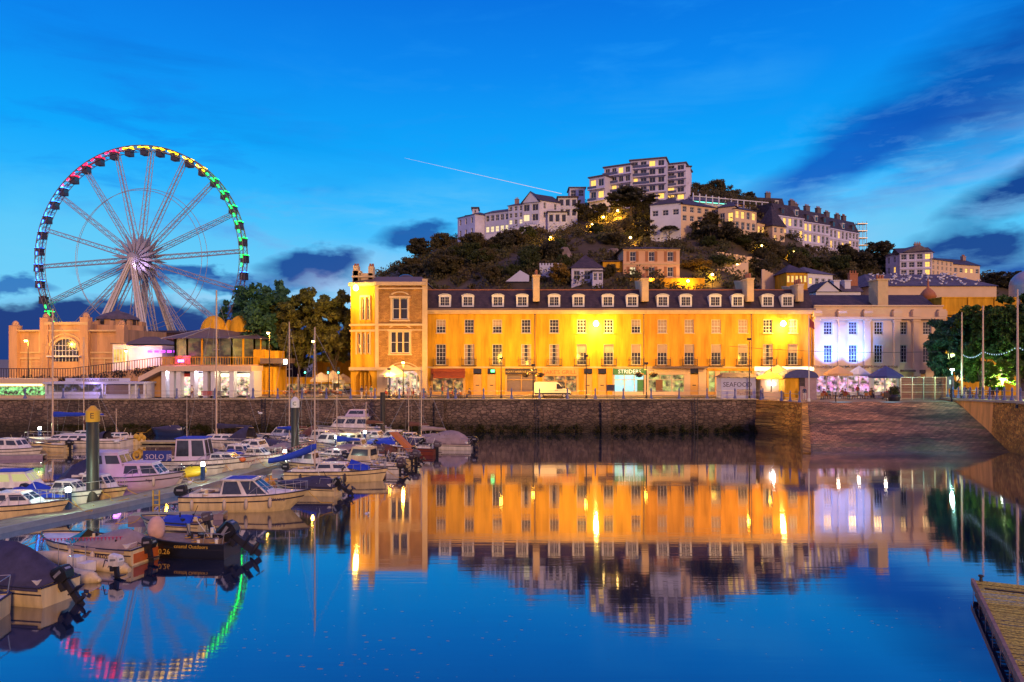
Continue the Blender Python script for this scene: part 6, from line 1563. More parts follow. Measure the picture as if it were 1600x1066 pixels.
for i, px in enumerate((448, 470, 505, 520, 534)): table_set(px, 106 + (i % 2) * 2, i, 'in the square behind the trees')
for i, px in enumerate((1497, 1520, 1543)): table_set(px, 103, i, 'under the right-hand trees')
# traffic lights in the square
for i, px in enumerate((477, 513, 529)):
    Y = 108; t = thing('traffic_light', ['traffic light showing green among the tree trunks', 'traffic light showing green left of the corner building', 'traffic light showing green closest to the corner building'][i], 'traffic light', (XA(px, Y), Y, QZ))
    z = ZA(580, Y) - QZ; b = MB(); b.tube((0, 0, 0), (0, 0, z), .06, n=6); b.build('pole', M['iron'], t); b = MB(); b.box(-.18, .18, -.12, .12, z - .4, z + .6); b.build('signal_head', M['black'], t)
    b = MB(); b.tube((0, -.16, z - .2), (0, -.121, z - .2), .11, n=10); b.build('green_lamp', mat('green_signal', (0, .1, .05), .5, var=0, emit=(.1, 1, .55), es=9), t)
for i, (px, Y) in enumerate(((322, 99.6), (340, 99.6))):
    t = thing('bench', 'red bench by the quay railing' if i == 0 else 'grey slatted bench by the quay railing', 'bench', (XA(px, Y), Y, QZ))
    m_ = M['red'] if i == 0 else M['slateb']
    b = MB(); [b.box(-.8, .8, -.25 + k * .13, -.16 + k * .13, .42, .46) for k in range(4)]; b.build('seat', m_, t)
    b = MB(); [b.box(-.8, .8, .27, .31, .55 + k * .14, .65 + k * .14) for k in range(4)]; b.build('backrest', m_, t)
    b = MB(); b.box(-.75, -.68, -.25, .3, 0, .42); b.box(.68, .75, -.25, .3, 0, .42); b.build('legs', M['iron'], t)
# gulls on the grey roof
gm = MB(); gm.ell((0, 0, .16), (.12, .24, .13), 8, 6); gm.ell((0, -.24, .30), (.07, .09, .07), 7, 5); gm.tube((0, -.3, .29), (0, -.4, .27), .02, .005, 5); gm.add([(-.08, .18, .18), (.08, .18, .18), (0, .44, .16)], [(0, 1, 2), (2, 1, 0)])
gm.tube((-.04, 0, 0), (-.04, 0, .1), .012, n=4); gm.tube((.04, 0, 0), (.04, 0, .1), .012, n=4)
gullm = gm.mesh('seagull', M['gull'])
def gull(x, y, z, rz, label, group=None, s=1.0):
    o = link(gullm, 'seagull', None, (x, y, z), (0, 0, rz), (s, s, s)); return tag(o, label, 'seagull', group)
gr_ = random.Random(3)
for i in range(95):
    v = gr_.random() ** .7; hx, hl_, za, zb = HALL
    x = hx + 2.2 * v + gr_.random() * (hl_ - 4.5 * v); y = 126 - .4 + 9.3 * v
    gull(x, y, za + (zb - za) * v, gr_.uniform(0, 6), 'white seagull resting on the broad grey roof', 'seagulls on the grey roof', 1.1)
# ================================================================= boats
M['gel'] = mat('cream_gelcoat', (.82, .64, .36), .35, streak=True, var=.3, scale=2.2, spec=.6)
M['gelw'] = mat('white_gelcoat', (.82, .76, .74), .3, streak=True, var=.28, scale=2.2, spec=.6)
M['gelp'] = mat('lilac_gelcoat', (.62, .50, .68), .35, var=.06)
M['navy'] = mat('navy_hull', (.02, .03, .10), .3, var=.1, spec=.6)
M['hblack'] = mat('black_hull', (.012, .012, .015), .3, var=.1, spec=.6)
M['hred'] = mat('red_brown_hull', (.22, .05, .03), .4)
M['stripe'] = mat('dark_stripe', (.03, .025, .05), .4, var=0)
M['cblue'] = mat('royal_blue_canvas', (.015, .06, .55), .75, var=.2, scale=2, bump=.3, bscale=6)
M['cnavy'] = mat('navy_boat_cover', (.05, .045, .10), .8, var=.35, scale=2, bump=.5, bscale=5)
M['cgrey'] = mat('grey_boat_cover', (.36, .27, .27), .8, var=.25, scale=1.5, bump=.6, bscale=4)
M['cbrown'] = mat('brown_sail_cover', (.16, .06, .04), .8, var=.2)
M['deck'] = mat('teak_deck', (.30, .20, .14), .6, var=.3, scale=4)
M['screen'] = mat('boat_window', (.04, .045, .06), .1, var=.3, spec=.9)
M['screenw'] = mat('lit_boat_window', (.2, .2, .1), .2, emit=(.9, .85, .35), es=.5)
M['fend'] = mat('pale_fender', (.62, .50, .40), .5, var=.1)
M['fblue'] = mat('blue_fender', (.03, .05, .30), .5, var=.1)
M['rope'] = mat('yellow_rope', (.65, .38, .05), .8)
def hull_sec(L, B, fb, t, bow=.5, flare=.12, tw=.85, n=6, dz=0.0, k=1.0):
    """half-width w and section points at t in 0..1 from stern to bow"""
    w = B / 2 * (tw + (1 - tw) * math.sin(min(1, t * 2) * math.pi / 2)) if t < .5 else B / 2 * math.cos(((t - .5) / .5) ** 1.6 * math.pi / 2)
    sheer = fb * (1 + .28 * t * t)
    rake = bow * t ** 6
    x = -L / 2 + L * t
    pts = []
    prof = [(0, -.35), (.55, -.22), (.86, .02), (.95, .35), (1.0, 1.0)]
    for u, v in prof:
        z = v * sheer if v > 0 else v * fb * (1 - t * .5)
        xx = x - bow * (1 - max(0, v)) * t ** 4
        pts.append((xx, w * u * k * (1 - flare * (1 - max(0, v)) * t), z + dz))
    return [(a, -b, c) for a, b, c in reversed(pts)] + pts[1:]
def hull(parent, L, B, fb, m, bow=.5, stripe='stripe', deckm='gelw', name='hull'):
    secs = [hull_sec(L, B, fb, t, bow) for t in (0, .12, .25, .4, .55, .68, .78, .86, .93, .97, .998)]
    b = MB(); b.loft(secs, closed=False, caps=False)
    b.add(secs[0], [tuple(range(len(secs[0])))])
    h_ = b.build(name, M[m], parent)
    # deck, a little below the rim, and rubbing strake
    d = MB(); d.loft([[(s[0][0], s[0][1] * .97, s[0][2] - .06), (s[0][0], 0, s[0][2] - .02), (s[-1][0], s[-1][1] * .97, s[-1][2] - .06)] for s in secs], closed=False, caps=False); d.build('deck', M[deckm], parent)
    r = MB()
    for i in range(len(secs) - 1):
        for e in (0, -1):
            r.tube(secs[i][e], secs[i + 1][e], .045, n=5, cap=False)
    r.tube(secs[0][0], secs[0][-1], .045, n=5)
    r.build('rubbing_strake', M[stripe], h_)
    s2 = MB()
    for e in (1, -2):
        for i in range(len(secs) - 1):
            p, q = Vector(secs[i][e]), Vector(secs[i + 1][e]); p2, q2 = Vector(secs[i][0 if e == 1 else -1]), Vector(secs[i + 1][0 if e == 1 else -1])
            sg = -1 if e == 1 else 1; off = Vector((0, sg * .012, 0))
            s2.add([p.lerp(p2, .52) + off, q.lerp(q2, .52) + off, q.lerp(q2, .62) + off, p.lerp(p2, .62) + off], [(0, 1, 2, 3) if e == 1 else (3, 2, 1, 0)])
    s2.build('stripe', M[stripe], h_)
    bt2 = MB()                                             # boot-top along the waterline
    for e in (3, -4):
        for i in range(len(secs) - 2):
            sg = -1 if e == 3 else 1
            def wl_(s): p, q = Vector(s[e]), Vector(s[e - 1 if e == 3 else e + 1]); return p, q
            (p, q), (p2, q2) = wl_(secs[i]), wl_(secs[i + 1]); off = Vector((0, sg * .014, 0))
            bt2.add([p + off, p2 + off, p2.lerp(q2, .55) + off, p.lerp(q, .55) + off], [(0, 1, 2, 3) if e == 3 else (3, 2, 1, 0)])
    bt2.build('boot_top', M[random.choice(('cblue', 'slate', 'hred', 'navy', 'iron'))], h_)
    if L > 4.3:                                            # cockpit coaming and thwarts; a dark sheet stands for the shaded well
        ck = MB(); w_ = B * .33; z_ = fb * 1.0
        ck.box(-L * .43, -L * .14, -w_, -w_ + .06, z_ - .03, z_ + .2); ck.box(-L * .43, -L * .14, w_ - .06, w_, z_ - .03, z_ + .2); ck.box(-L * .43, -L * .43 + .06, -w_ + .06, w_ - .06, z_ - .03, z_ + .2)
        co_ = ck.build('cockpit', M[deckm], parent)
        ck = MB(); ck.box(-L * .43 + .06, -L * .14, -w_ + .06, w_ - .06, z_ - .02, z_ + .03); ck.build('well_shade', M['slate'], co_)
        ck = MB(); ck.box(-L * .36, -L * .31, -w_ + .06, w_ - .06, z_ + .03, z_ + .14); ck.build('thwart', M['deck'], co_)
    ml = MB(); s_ = secs[-2]; q_ = Vector((s_[0][0], 0, s_[0][2])); pp = [q_.lerp(Vector((L / 2 + 1.6, random.uniform(-.8, .8), .55)), k / 6) - Vector((0, 0, .35 * math.sin(math.pi * k / 6))) for k in range(7)]
    ml.path(pp, .022, 4); ml.build('mooring_line', M['rope'], parent)
    return h_
def cabin(parent, x0, x1, w, z0, h, rk=(.15, .5), m='gelw', glass='screen', roof=None, name='cabin', win_z=(.40, .85), taper=.8, wins=None):
    """trunk cabin or wheelhouse with raked ends and side windows"""
    def ring(t, k=1.0, e=0.0):
        a, b = x0 + rk[0] * t, x1 - rk[1] * t; ww = w * (1 - (1 - taper) * t) * k
        return [(a - e, -ww / 2 - e, z0 + h * t), (b + e, -ww / 2 * .82 - e, z0 + h * t), (b + e, ww / 2 * .82 + e, z0 + h * t), (a - e, ww / 2 + e, z0 + h * t)]
    b = MB(); b.loft([ring(0), ring(1)], smooth=False); c = b.build(name, M[m], parent)
    g_ = MB(); ra, rb = ring(win_z[0], 1, .012), ring(win_z[1], 1, .012)
    L_ = x1 - x0; n = wins or max(1, int(L_ / 1.1))
    for s, (i0, i1) in enumerate(((0, 1), (3, 2))):
        for k in range(n):
            u0, u1 = (k + .1) / n, (k + .9) / n
            p = [Vector(ra[i0]).lerp(Vector(ra[i1]), u0), Vector(ra[i0]).lerp(Vector(ra[i1]), u1), Vector(rb[i0]).lerp(Vector(rb[i1]), u1), Vector(rb[i0]).lerp(Vector(rb[i1]), u0)]
            g_.add(p, [(0, 1, 2, 3) if s == 0 else (3, 2, 1, 0)])
    for k in range(2):
        u0, u1 = .06 + k * .48, .46 + k * .48
        p = [Vector(ra[1]).lerp(Vector(ra[2]), u0), Vector(ra[1]).lerp(Vector(ra[2]), u1), Vector(rb[1]).lerp(Vector(rb[2]), u1), Vector(rb[1]).lerp(Vector(rb[2]), u0)]; g_.add(p, [(0, 1, 2, 3)])
    p = [Vector(ra[0]).lerp(Vector(ra[3]), .1), Vector(ra[0]).lerp(Vector(ra[3]), .9), Vector(rb[0]).lerp(Vector(rb[3]), .9), Vector(rb[0]).lerp(Vector(rb[3]), .1)]; g_.add(p, [(3, 2, 1, 0)])
    g_.build('windows', M[glass], c)
    if roof:
        r = MB(); t = ring(1, 1, .1); r.loft([[(a, b_, c_ ) for a, b_, c_ in t], [(a * 1, b_ * .97, c_ + .07) for a, b_, c_ in t]], smooth=False); r.build('roof', M[roof], c)
    return c
def outboard(parent, x, z, s=1.0, m='black', tilt=0, y=0.0):
    o = bpy.data.objects.new('outboard_motor', None)
    Mx = Matrix.Translation((x, y, z)) @ Matrix.Rotation(R(tilt), 4, 'Y') @ Matrix.Scale(s, 4)
    b = MB(); b.loft([[(-.26, -.15, .10), (.28, -.13, .10), (.28, .13, .10), (-.26, .15, .10)], [(-.36, -.18, .30), (.29, -.16, .34), (.29, .16, .34), (-.36, .18, .30)], [(-.33, -.17, .52), (.24, -.14, .62), (.24, .14, .62), (-.33, .17, .52)], [(-.24, -.12, .60), (.16, -.10, .70), (.16, .10, .70), (-.24, .12, .60)]], smooth=False)
    b.v = [tuple(Mx @ Vector(p)) for p in b.v]; c = b.build('outboard_motor', M[m], parent)
    b = MB(); b.box(-.12, .10, -.06, .06, -.75, .12); b.box(-.42, .08, -.15, .15, -.38, -.34); b.box(.06, .26, -.14, .14, -.12, .16); b.ell((-.1, 0, -.72), (.3, .08, .08), 8, 6); b.box(-.16, .04, -.02, .02, -1.0, -.72)
    for k in range(3): b.cbox((-.42, .10 * math.cos(k * 2.1), -.72 + .10 * math.sin(k * 2.1)), (.03, .12, .16), rx=k * 2.1)
    b.path([(.2, .1, .3), (.45, .16, .45), (.7, .1, .1)], .025, 4); b.path([(.2, -.1, .25), (.5, -.2, .35), (.75, -.2, 0)], .02, 4)
    b.v = [tuple(Mx @ Vector(p)) for p in b.v]; b.build('gearcase', M['iron'], c)
    b = MB(); b.box(-.362, -.30, -.10, .10, .36, .44); b.box(-.2, .15, -.178, -.172, .36, .46); b.box(-.2, .15, .172, .178, .36, .46); b.v = [tuple(Mx @ Vector(p)) for p in b.v]; b.build('decal', M['steel'], c)
    return c
def rail_bow(parent, L, B, fb, a=.55, b_=.97, h=.55, n=6):
    r = MB(); q = {}
    for sd in (0, -1):
        pp = []
        for k in range(n + 1):
            t = a + (b_ - a) * k / n; s = hull_sec(L, B, fb, t, .5)[sd]; base = Vector((s[0], s[1] * .93, s[2])); top = base + Vector((0, 0, h if k else .1)); pp.append(top)
            if k: r.tube(base, top, .016, n=4)
        r.path(pp, .02, 5); q[sd] = pp[-1]
    r.tube(q[0], q[-1], .02, n=5)
    return r.build('pulpit_rail', M['steel'], parent)
def fenders(parent, L, B, fb, ts, m='fend', side=0):
    for t in ts:
        s = hull_sec(L, B, fb, t)[side]; y = s[1] * 1.06 + (-.1 if side == 0 else .1)
        b = MB(); b.loft([[(s[0] + r_ * math.cos(q), y + r_ * math.sin(q), z) for q in np.linspace(0, 6.28, 9)[:-1]] for r_, z in ((.03, s[2] - .1), (.10, s[2] - .22), (.12, s[2] - .5), (.10, s[2] - .72), (.02, s[2] - .8))]); b.build('fender', M[m], parent)
def mast(parent, x, z0, h, boom=0, cover=None, r=.07, rig=(0, 0), boomz=1.3, m='alum'):
    b = MB(); b.path([(x, 0, z0), (x, 0, z0 + h)], [r, r * .75], 7)
    if h > 5: b.tube((x, -.7, z0 + h * .6), (x, .7, z0 + h * .6), .025, n=4)
    mo = b.build('mast', M[m], parent)
    if boom:
        b = MB(); b.tube((x, 0, z0 + boomz), (x + boom, 0, z0 + boomz), .05, n=6); bo = b.build('boom', M[m], parent)
        if cover:
            b = MB(); n = 8
            b.loft([[(x + boom * (.02 + .94 * k / n), .14 * (1 - .5 * k / n) * math.sin(q), z0 + boomz + .14 + (.30 * (1 - .7 * k / n)) * math.cos(q) * (1 + .1 * math.sin(k * 2))) for q in np.linspace(0, 6.28, 9)[:-1]] for k in range(n + 1)]); b.build('sail_cover', M[cover], bo)
    if rig != (0, 0):
        b = MB()
        for xx in rig: b.tube((x, 0, z0 + h * .97), (xx, 0, z0 + .1), .012, n=4)
        for yy in (-.9, .9): b.tube((x, yy * .8, z0 + h * .6), (x, 0, z0 + h * .97), .01, n=4); b.tube((x, yy * .8, z0 + h * .6), (x, yy, z0), .01, n=4)
        b.build('rigging', M['steel'], mo)
    return mo
def tent(parent, L, B, fb, a, b_, h, m, ridge=.5):
    """canvas cover stretched over a ridge between a and b along the hull"""
    secs = []
    n = 8
    for k in range(n + 1):
        t = a + (b_ - a) * k / n; s = hull_sec(L, B, fb, t); w_ = abs(s[0][1]) * 1.03; x = s[0][0]; z = s[0][2]
        hh_ = h * math.sin(math.pi * min(1, max(0, (k / n)) ) ** ridge * .98 + .05)
        secs.append([(x, -w_, z - .14), (x, -w_, z + .02), (x, -w_ * .45, z + hh_ * .62 + .04 * math.sin(k * 2.3)), (x, 0, z + hh_), (x, w_ * .45, z + hh_ * .62), (x, w_, z + .02), (x, w_, z - .14)])
    b = MB(); b.loft(secs, closed=False, caps=False); return b.build('cover', M[m], parent)
def sprayhood(parent, x0, x1, w, z0, h, m):
    b = MB(); secs = []
    for k in range(5):
        u = k / 4; x = x0 + (x1 - x0) * u; hh_ = h * (1 - u * u * .85)
        secs.append([(x, w / 2 * math.cos(R(a)), z0 + hh_ * math.sin(R(a)) ** .7) for a in range(0, 181, 20)])
    b.loft(secs, closed=False, caps=False); b.build('spray_hood', M[m], parent)
def clutter(parent, L, B, fb, seed, n=9):
    """ropes, cleats, buckets and winches on the deck"""
    g_ = random.Random(seed)
    for i in range(n):
        b = MB(); r = MB()
        t = g_.uniform(.05, .6); s = hull_sec(L, B, fb, t)[0]; x, w_, z = s[0], abs(s[1]), s[2]
        y = g_.uniform(-.7, .7) * w_; k = g_.random()
        nm_ = 'winch' if k < .4 else ('locker' if k < .7 else 'boat_hook')
        if k < .4: b.tube((x, y, z - .05), (x, y, z + g_.uniform(.1, .5)), g_.uniform(.04, .12), n=7)
        elif k < .7: b.cbox((x, y, z + .1), (g_.uniform(.15, .5), g_.uniform(.1, .3), g_.uniform(.1, .3)), rz=g_.uniform(0, 3))
        else: b.tube((x, y, z), (x + g_.uniform(-.6, .6), y + g_.uniform(-.3, .3), z + g_.uniform(.5, 1.1)), .02, n=4)
        q = np.linspace(0, 6.28, 10); r.path([(x + .2 + .16 * math.cos(a), y + .16 * math.sin(a), z + .02 + .01 * j) for j, a in enumerate(q)], .02, 4)
        b.build(nm_, M[g_.choice(('iron', 'iron', 'whitew', 'gel', 'steel'))], parent)
        if i % 2 == 0: r.build('rope', M['rope'], parent)
def motor_rails(parent, x, w, z, h=.7, m='steel'):
    b = MB()
    for y in (-w / 2, w / 2): b.path([(x, y, z), (x - .1, y, z + h), (x + .9, y, z + h), (x + 1.0, y, z)], .018, 4)
    b.tube((x - .1, -w / 2, z + h), (x - .1, w / 2, z + h), .018, n=4); b.build('stern_rail', M[m], parent)
def boat(kind, label, px, py, deg, L, B, fb=.8, hm='gelw', **k):
    o = G(px, py, 0); t = thing({'sail': 'sailing_yacht', 'rib': 'inflatable_dinghy'}.get(kind, 'motor_boat'), label, {'sail': 'sailing boat', 'rib': 'dinghy'}.get(kind, 'motor boat'), o, R(deg))
    if kind != 'rib': hull(t, L, B, fb, hm, k.get('bow', .5), k.get('stripe', 'stripe'), k.get('deck', 'gelw'))
    return t
ROW = -14                                  # boats lie across the pontoon, sterns out to the open water
# --- nearest boats, bottom left
t = boat('motor', 'blunt cream boat with a blue band cut off by the left edge', -118, 985, 192, 5.0, 2.0, .95, 'gel', stripe='navy', bow=.3)
cabin(t, -1.6, .8, 1.5, .9, .7); motor_rails(t, -2.4, 1.6, .95); clutter(t, 5, 2, .95, 3); fenders(t, 5, 2, .95, (.15, .4), 'gel' and 'fend', -1)
t = boat('motor', 'cream clinker boat under a taut navy cover with a big outboard', 4, 938, 165, 6.0, 2.2, 1.0, 'gel', bow=.3)
tent(t, 6.0, 2.2, 1.0, .02, .98, 1.45, 'cnavy', .8); outboard(t, -3.3, .95, 1.2, 'black', 40); fenders(t, 6.0, 2.2, 1.0, (.22,), 'fblue', -1); clutter(t, 6.4, 2.3, 1.05, 5, 4)
b = MB()
for k in range(4):
    s0, s1 = hull_sec(6.0, 2.2, 1.0, .02), hull_sec(6.0, 2.2, 1.0, .8)
    for sd in (1, -2): p, q = Vector(s0[sd]), Vector(s1[sd]); p2, q2 = Vector(s0[0 if sd == 1 else -1]), Vector(s1[0 if sd == 1 else -1]); b.tube(p.lerp(p2, .2 + .2 * k), q.lerp(q2, .2 + .2 * k), .016, n=4)
b.build('planking', M['gel'], t.children[0])
# RIB
def rib(px, py, deg, L, W_, label, mo='gelw'):
    t = thing('inflatable_dinghy', label, 'dinghy', G(px, py, 0), R(deg))
    b = MB(); r_ = .34; path_ = [(-L / 2, -W_ / 2 + r_), (-L / 2 + .5, -W_ / 2 + r_), (L * .15, -W_ / 2 + r_), (L * .36, -W_ * .3), (L * .5, 0), (L * .36, W_ * .3), (L * .15, W_ / 2 - r_), (-L / 2 + .5, W_ / 2 - r_), (-L / 2, W_ / 2 - r_)]
    rs_ = [r_ * .35, r_, r_, r_, r_, r_, r_, r_, r_ * .35]
    for i in range(len(path_) - 1):
        z0, z1 = .30 + .10 * max(0, path_[i][0]), .30 + .10 * max(0, path_[i + 1][0])
        b.tube((*path_[i], z0), (*path_[i + 1], z1), rs_[i], rs_[i + 1], 14)
        b.ell((*path_[i + 1], z1), (rs_[i + 1],) * 3, 12, 8)
    b.build('tube', M['gel'], t)
    b = MB(); b.prism([(-L / 2, -.5), (L * .35, -.3), (L * .35, .3), (-L / 2, .5)], .05, .14, 'xy'); b.build('floor', M['cgrey'], t)
    b = MB(); b.path([(-L / 2, -W_ / 2 + r_, .16), (L * .2, -W_ / 2 + r_ - .27, .3)], .03, 4); b.build('rubbing_strip', M['stripe'], t)
    b = MB(); b.cbox((-.3, 0, .6), (.6, .5, .7)); b.cbox((-.9, 0, .5), (.5, .6, .45)); b.build('console', M['gelw'], t)
    outboard(t, -L / 2 - .1, .62, .95, mo, 8)
    b = MB(); [b.path([(-.5 + k_ * .9, s_ * .35, .4), (-.45 + k_ * .9, s_ * .3, 1.5), (-.1 + k_ * .9, s_ * .3, 1.5)], .022, 5) for s_ in (-1, 1) for k_ in (0, 1)]; b.build('frame', M['steel'], t)
    return t
rib(112, 900, 160, 5.2, 2.3, 'cream inflatable dinghy with a pale outboard beside the navy-covered boat')
t = boat('motor', 'cream speedboat with a dark stripe and grey canvas cover, bow to the pontoon', 145, 876, 164, 6.4, 2.3, .95, 'gel', bow=.9)
tent(t, 6.4, 2.3, .95, .05, .55, .75, 'cgrey'); b = MB(); b.loft([[(.3, -.85, 1.0), (.3, 0, 1.55), (.3, .85, 1.0)], [(1.2, -.6, 1.02), (1.25, 0, 1.12), (1.2, .6, 1.02)]], closed=False, caps=False); b.build('windscreen', M['screen'], t); fenders(t, 6.4, 2.3, .95, (.3, .5), 'fend', -1); clutter(t, 6.4, 2.3, .95, 8, 5); outboard(t, -3.4, .75, 1.0, 'black', 10)
text('FROZI', .26, M['letd'], 'name', t, (-1.7, 1.19, .62), (math.pi / 2, 0, math.pi))
b = MB(); b.box(-3.22, -3.2, -.8, .8, .3, .75); b.build('transom_panel', mat('orange_transom', (.6, .15, .04), .5), t)
b = MB()
for i in range(22): q = P(150 + i * 3.2, 800 + 12 * math.sin(i * .14), 1) ; b.add([(-2.6 + i * .22, .9, 1.55 - .02 * i), (-2.48 + i * .22, .9, 1.55 - .02 * i), (-2.54 + i * .22, .9, 1.38 - .02 * i)], [(0, 1, 2), (2, 1, 0)])
b.path([(-2.7, .9, 1.57), (2.3, .9, 1.12)], .01, 4); b.build('pennants', mat('pink_bunting', (.75, .12, .25), .8), t)
t = boat('motor', 'black work boat with gold lettering and a tilted outboard', 296, 872, 172, 4.6, 2.0, .95, 'hblack', bow=.3, stripe='iron', deck='deck')
outboard(t, -2.5, 1.1, 1.5, 'hblack', 55); clutter(t, 4.6, 2, .95, 11, 16); motor_rails(t, -2.2, 1.6, .95, .5)
text('coastal Outdoors', .25, M['rope'], 'lettering', t, (-.7, 1.03, .84), (math.pi / 2, 0, math.pi)); text('0.26', .36, M['rope'], 'lettering', t, (.7, 1.03, .55), (math.pi / 2, 0, math.pi))
b = MB(); b.ell((1.6, .3, 1.5), (.42, .42, .62), 12, 8); b.build('wrapped_engine', mat('pale_wrap', (.68, .42, .36), .7), t)
t = boat('motor', 'small open boat with a blue tarpaulin behind the black work boat', 270, 832, 168, 4.2, 1.7, .7, 'gel', deck='deck')
tent(t, 4.2, 1.7, .7, .15, .7, .35, 'cblue'); clutter(t, 4.2, 1.7, .7, 31, 12); outboard(t, -2.3, .7, .9, 'slateb', 20)
# --- cream sports cruiser, bow to the right
t = boat('motor', 'cream cuddy cruiser with windscreen, hardtop and four fenders, bow to the right', 388, 800, 0, 8.1, 2.7, 1.15, 'gel', bow=1.5, stripe='stripe')
c = cabin(t, -1.5, 1.7, 2.0, 1.2, .95, (.15, 1.15), 'gelw', wins=2, win_z=(.12, .95), taper=.78)
b = MB(); b.box(-1.5, .7, -.85, .85, 2.16, 2.24); b.build('hardtop', M['cblue'] if False else M['gelw'], t); b = MB(); b.box(-1.2, .4, -.6, .6, 2.245, 2.27); b.build('top_canvas', M['cblue'], t)
b = MB(); b.loft([[(1.2, -.95, 1.12), (1.2, -.5, 1.5), (1.2, .5, 1.5), (1.2, .95, 1.12)], [(2.4, -.6, 1.25), (2.4, -.3, 1.45), (2.4, .3, 1.45), (2.4, .6, 1.25)], [(3.6, -.1, 1.38), (3.6, -.05, 1.42), (3.6, .05, 1.42), (3.6, .1, 1.38)]], closed=False, caps=False); b.build('foredeck', M['gelw'], t)
rail_bow(t, 8.1, 2.7, 1.15); fenders(t, 8.1, 2.7, 1.15, (.12, .38, .55, .73), 'fend', 0); clutter(t, 8.1, 2.7, 1.15, 2, 5); outboard(t, -4.35, .95, 1.2, 'black', 0)
text('SOMAR II', .26, M['letd'], 'name', t, (2.2, -1.17, 1.02), (math.pi / 2, 0, .12))
b = MB()
for x in (-1.3, .3): b.path([(x, -.8, 1.2), (x + .1, -.78, 2.16)], .03, 5); b.path([(x, .8, 1.2), (x + .1, .78, 2.16)], .03, 5)
b.build('top_frame', M['steel'], t)
# --- lilac-lit cabin cruiser at the pontoon
t = boat('motor', 'lilac-lit two-level cabin cruiser with a blue tent over its stern', 200, 766, 0, 8.6, 3.0, 1.1, 'gelp', bow=1.0)
cabin(t, -2.6, .4, 2.3, 1.15, 1.75, (.1, .8), 'gelp', roof='gelp', wins=2, win_z=(.55, .9)); cabin(t, .0, 2.9, 2.0, 1.15, .95, (.1, .8), 'gelp', roof='gelp', wins=2, win_z=(.25, .85))
rail_bow(t, 8.6, 3, 1.1); fenders(t, 8.6, 3, 1.1, (.3, .5, .8)); text('Algora', .28, M['letd'], 'name', t, (2.3, -1.25, .95), (math.pi / 2, 0, .1))
b = MB(); b.loft([[(-2.5, -1.1, 1.1), (-2.5, 0, 2.7), (-2.5, 1.1, 1.1)], [(-4.2, -1.1, 1.0), (-4.2, 0, 1.9), (-4.2, 1.1, 1.0)], [(-5.4, -1.0, .5), (-5.4, 0, .8), (-5.4, 1.0, .5)]], closed=False); b.build('cover', M['cblue' if False else 'cnavy'], t)
point('boat_glow', (0.5, -2.6, 1.6), 22, (.65, .2, 1.0), t, .3)
# --- pilothouse boat with the name banner
t = boat('motor', 'pilothouse boat with a blue name banner reading SOLO JR', 310, 740, 0, 10.4, 3.0, 1.2, 'gelw', bow=1.2)
cabin(t, -1.6, 1.1, 2.2, 1.25, 1.85, (.05, .35), 'gelp', roof='cblue', wins=2, win_z=(.2, .92)); cabin(t, 1.3, 3.6, 1.9, 1.25, .55, (.1, .7), 'gelw', wins=2)
b = MB(); b.box(-4.1, -1.7, -1.42, -1.38, 1.15, 2.15); bn_ = b.build('banner', mat('banner_blue', (.03, .05, .30), .7, var=.05), t); text('SOLO JR', .62, M['gelp'], 'lettering', bn_, (-2.75, -1.43, 1.62))
b = MB(); b.path([(-4.6 + .3 * math.cos(a), -1.45, 1.75 + .36 * math.sin(a)) for a in np.linspace(0, 6.28, 13)], .09, 6); b.build('lifebuoy', M['rope'], t)
rail_bow(t, 10.4, 3, 1.2); mast(t, -1.0, 3.2, 3.6, r=.03); clutter(t, 10.4, 3, 1.2, 6, 6)
b = MB(); b.ell((4.2, -1.0, 1.35), (.3, .2, .2), 8, 6); b.build('buoy', mat('orange_buoy', (.7, .16, .04), .5), t)
# jet ski
t = thing('jet_ski', 'yellow jet ski perched on the pontoon edge by the blue lamp post', 'jet ski', (*G(293, 747, 0.45).xy, .45), R(6))
b = MB(); b.loft([[(x, -w_, z0), (x, -w_ * .9, z0 + .3), (x, 0, z0 + h_), (x, w_ * .9, z0 + .3), (x, w_, z0)] for x, w_, z0, h_ in ((-1.35, .42, .1, .45), (-.6, .52, .1, .62), (.2, .52, .1, .85), (.9, .35, .18, .75), (1.45, .05, .4, .4))]); b.build('hull', mat('yellow_shell', (.62, .42, .02), .4, var=.15), t)
b = MB(); b.ell((-.55, 0, .72), (.6, .2, .16), 10, 6); b.build('seat', M['black'], t); b = MB(); b.tube((.25, -.4, 1.05), (.25, .4, 1.05), .03, n=6); b.tube((.4, 0, .8), (.25, 0, 1.05), .06, n=6); b.build('handlebar', M['black'], t)
# --- yacht with a blue sail cover and bunting
t = boat('sail', 'cream yacht with a royal blue sail cover and red-white bunting', 528, 754, -4, 8.2, 2.4, .95, 'gel', bow=.5)
cabin(t, -1.6, 1.2, 1.7, 1.0, .62, (.2, .5), 'gelw', wins=2); clutter(t, 8.2, 2.4, .95, 12, 8)
mast(t, -1.9, 1.0, 11.5, rig=(4.0, -4.0), r=.07)
b = MB(); q0, q1 = Vector((-1.8, 0, 2.9)), Vector((-5.6, -.3, 1.7)); n = 9
b.loft([[(q0.lerp(q1, k / n).x, q0.lerp(q1, k / n).y + .14 * math.sin(a), q0.lerp(q1, k / n).z - .15 * math.sin(math.pi * k / n) + (.34 if k else .25) * math.cos(a) * (1 - .4 * k / n)) for a in np.linspace(0, 6.28, 9)[:-1]] for k in range(n + 1)]); b.build('sail_cover', M['cblue'], t)
b = MB()
for i in range(24): p = q0.lerp(q1, i / 16) + Vector((0, -.1, .5)); b.add([p, p + Vector((.17, 0, .02)), p + Vector((.08, 0, -.22))], [(0, 1, 2), (2, 1, 0)])
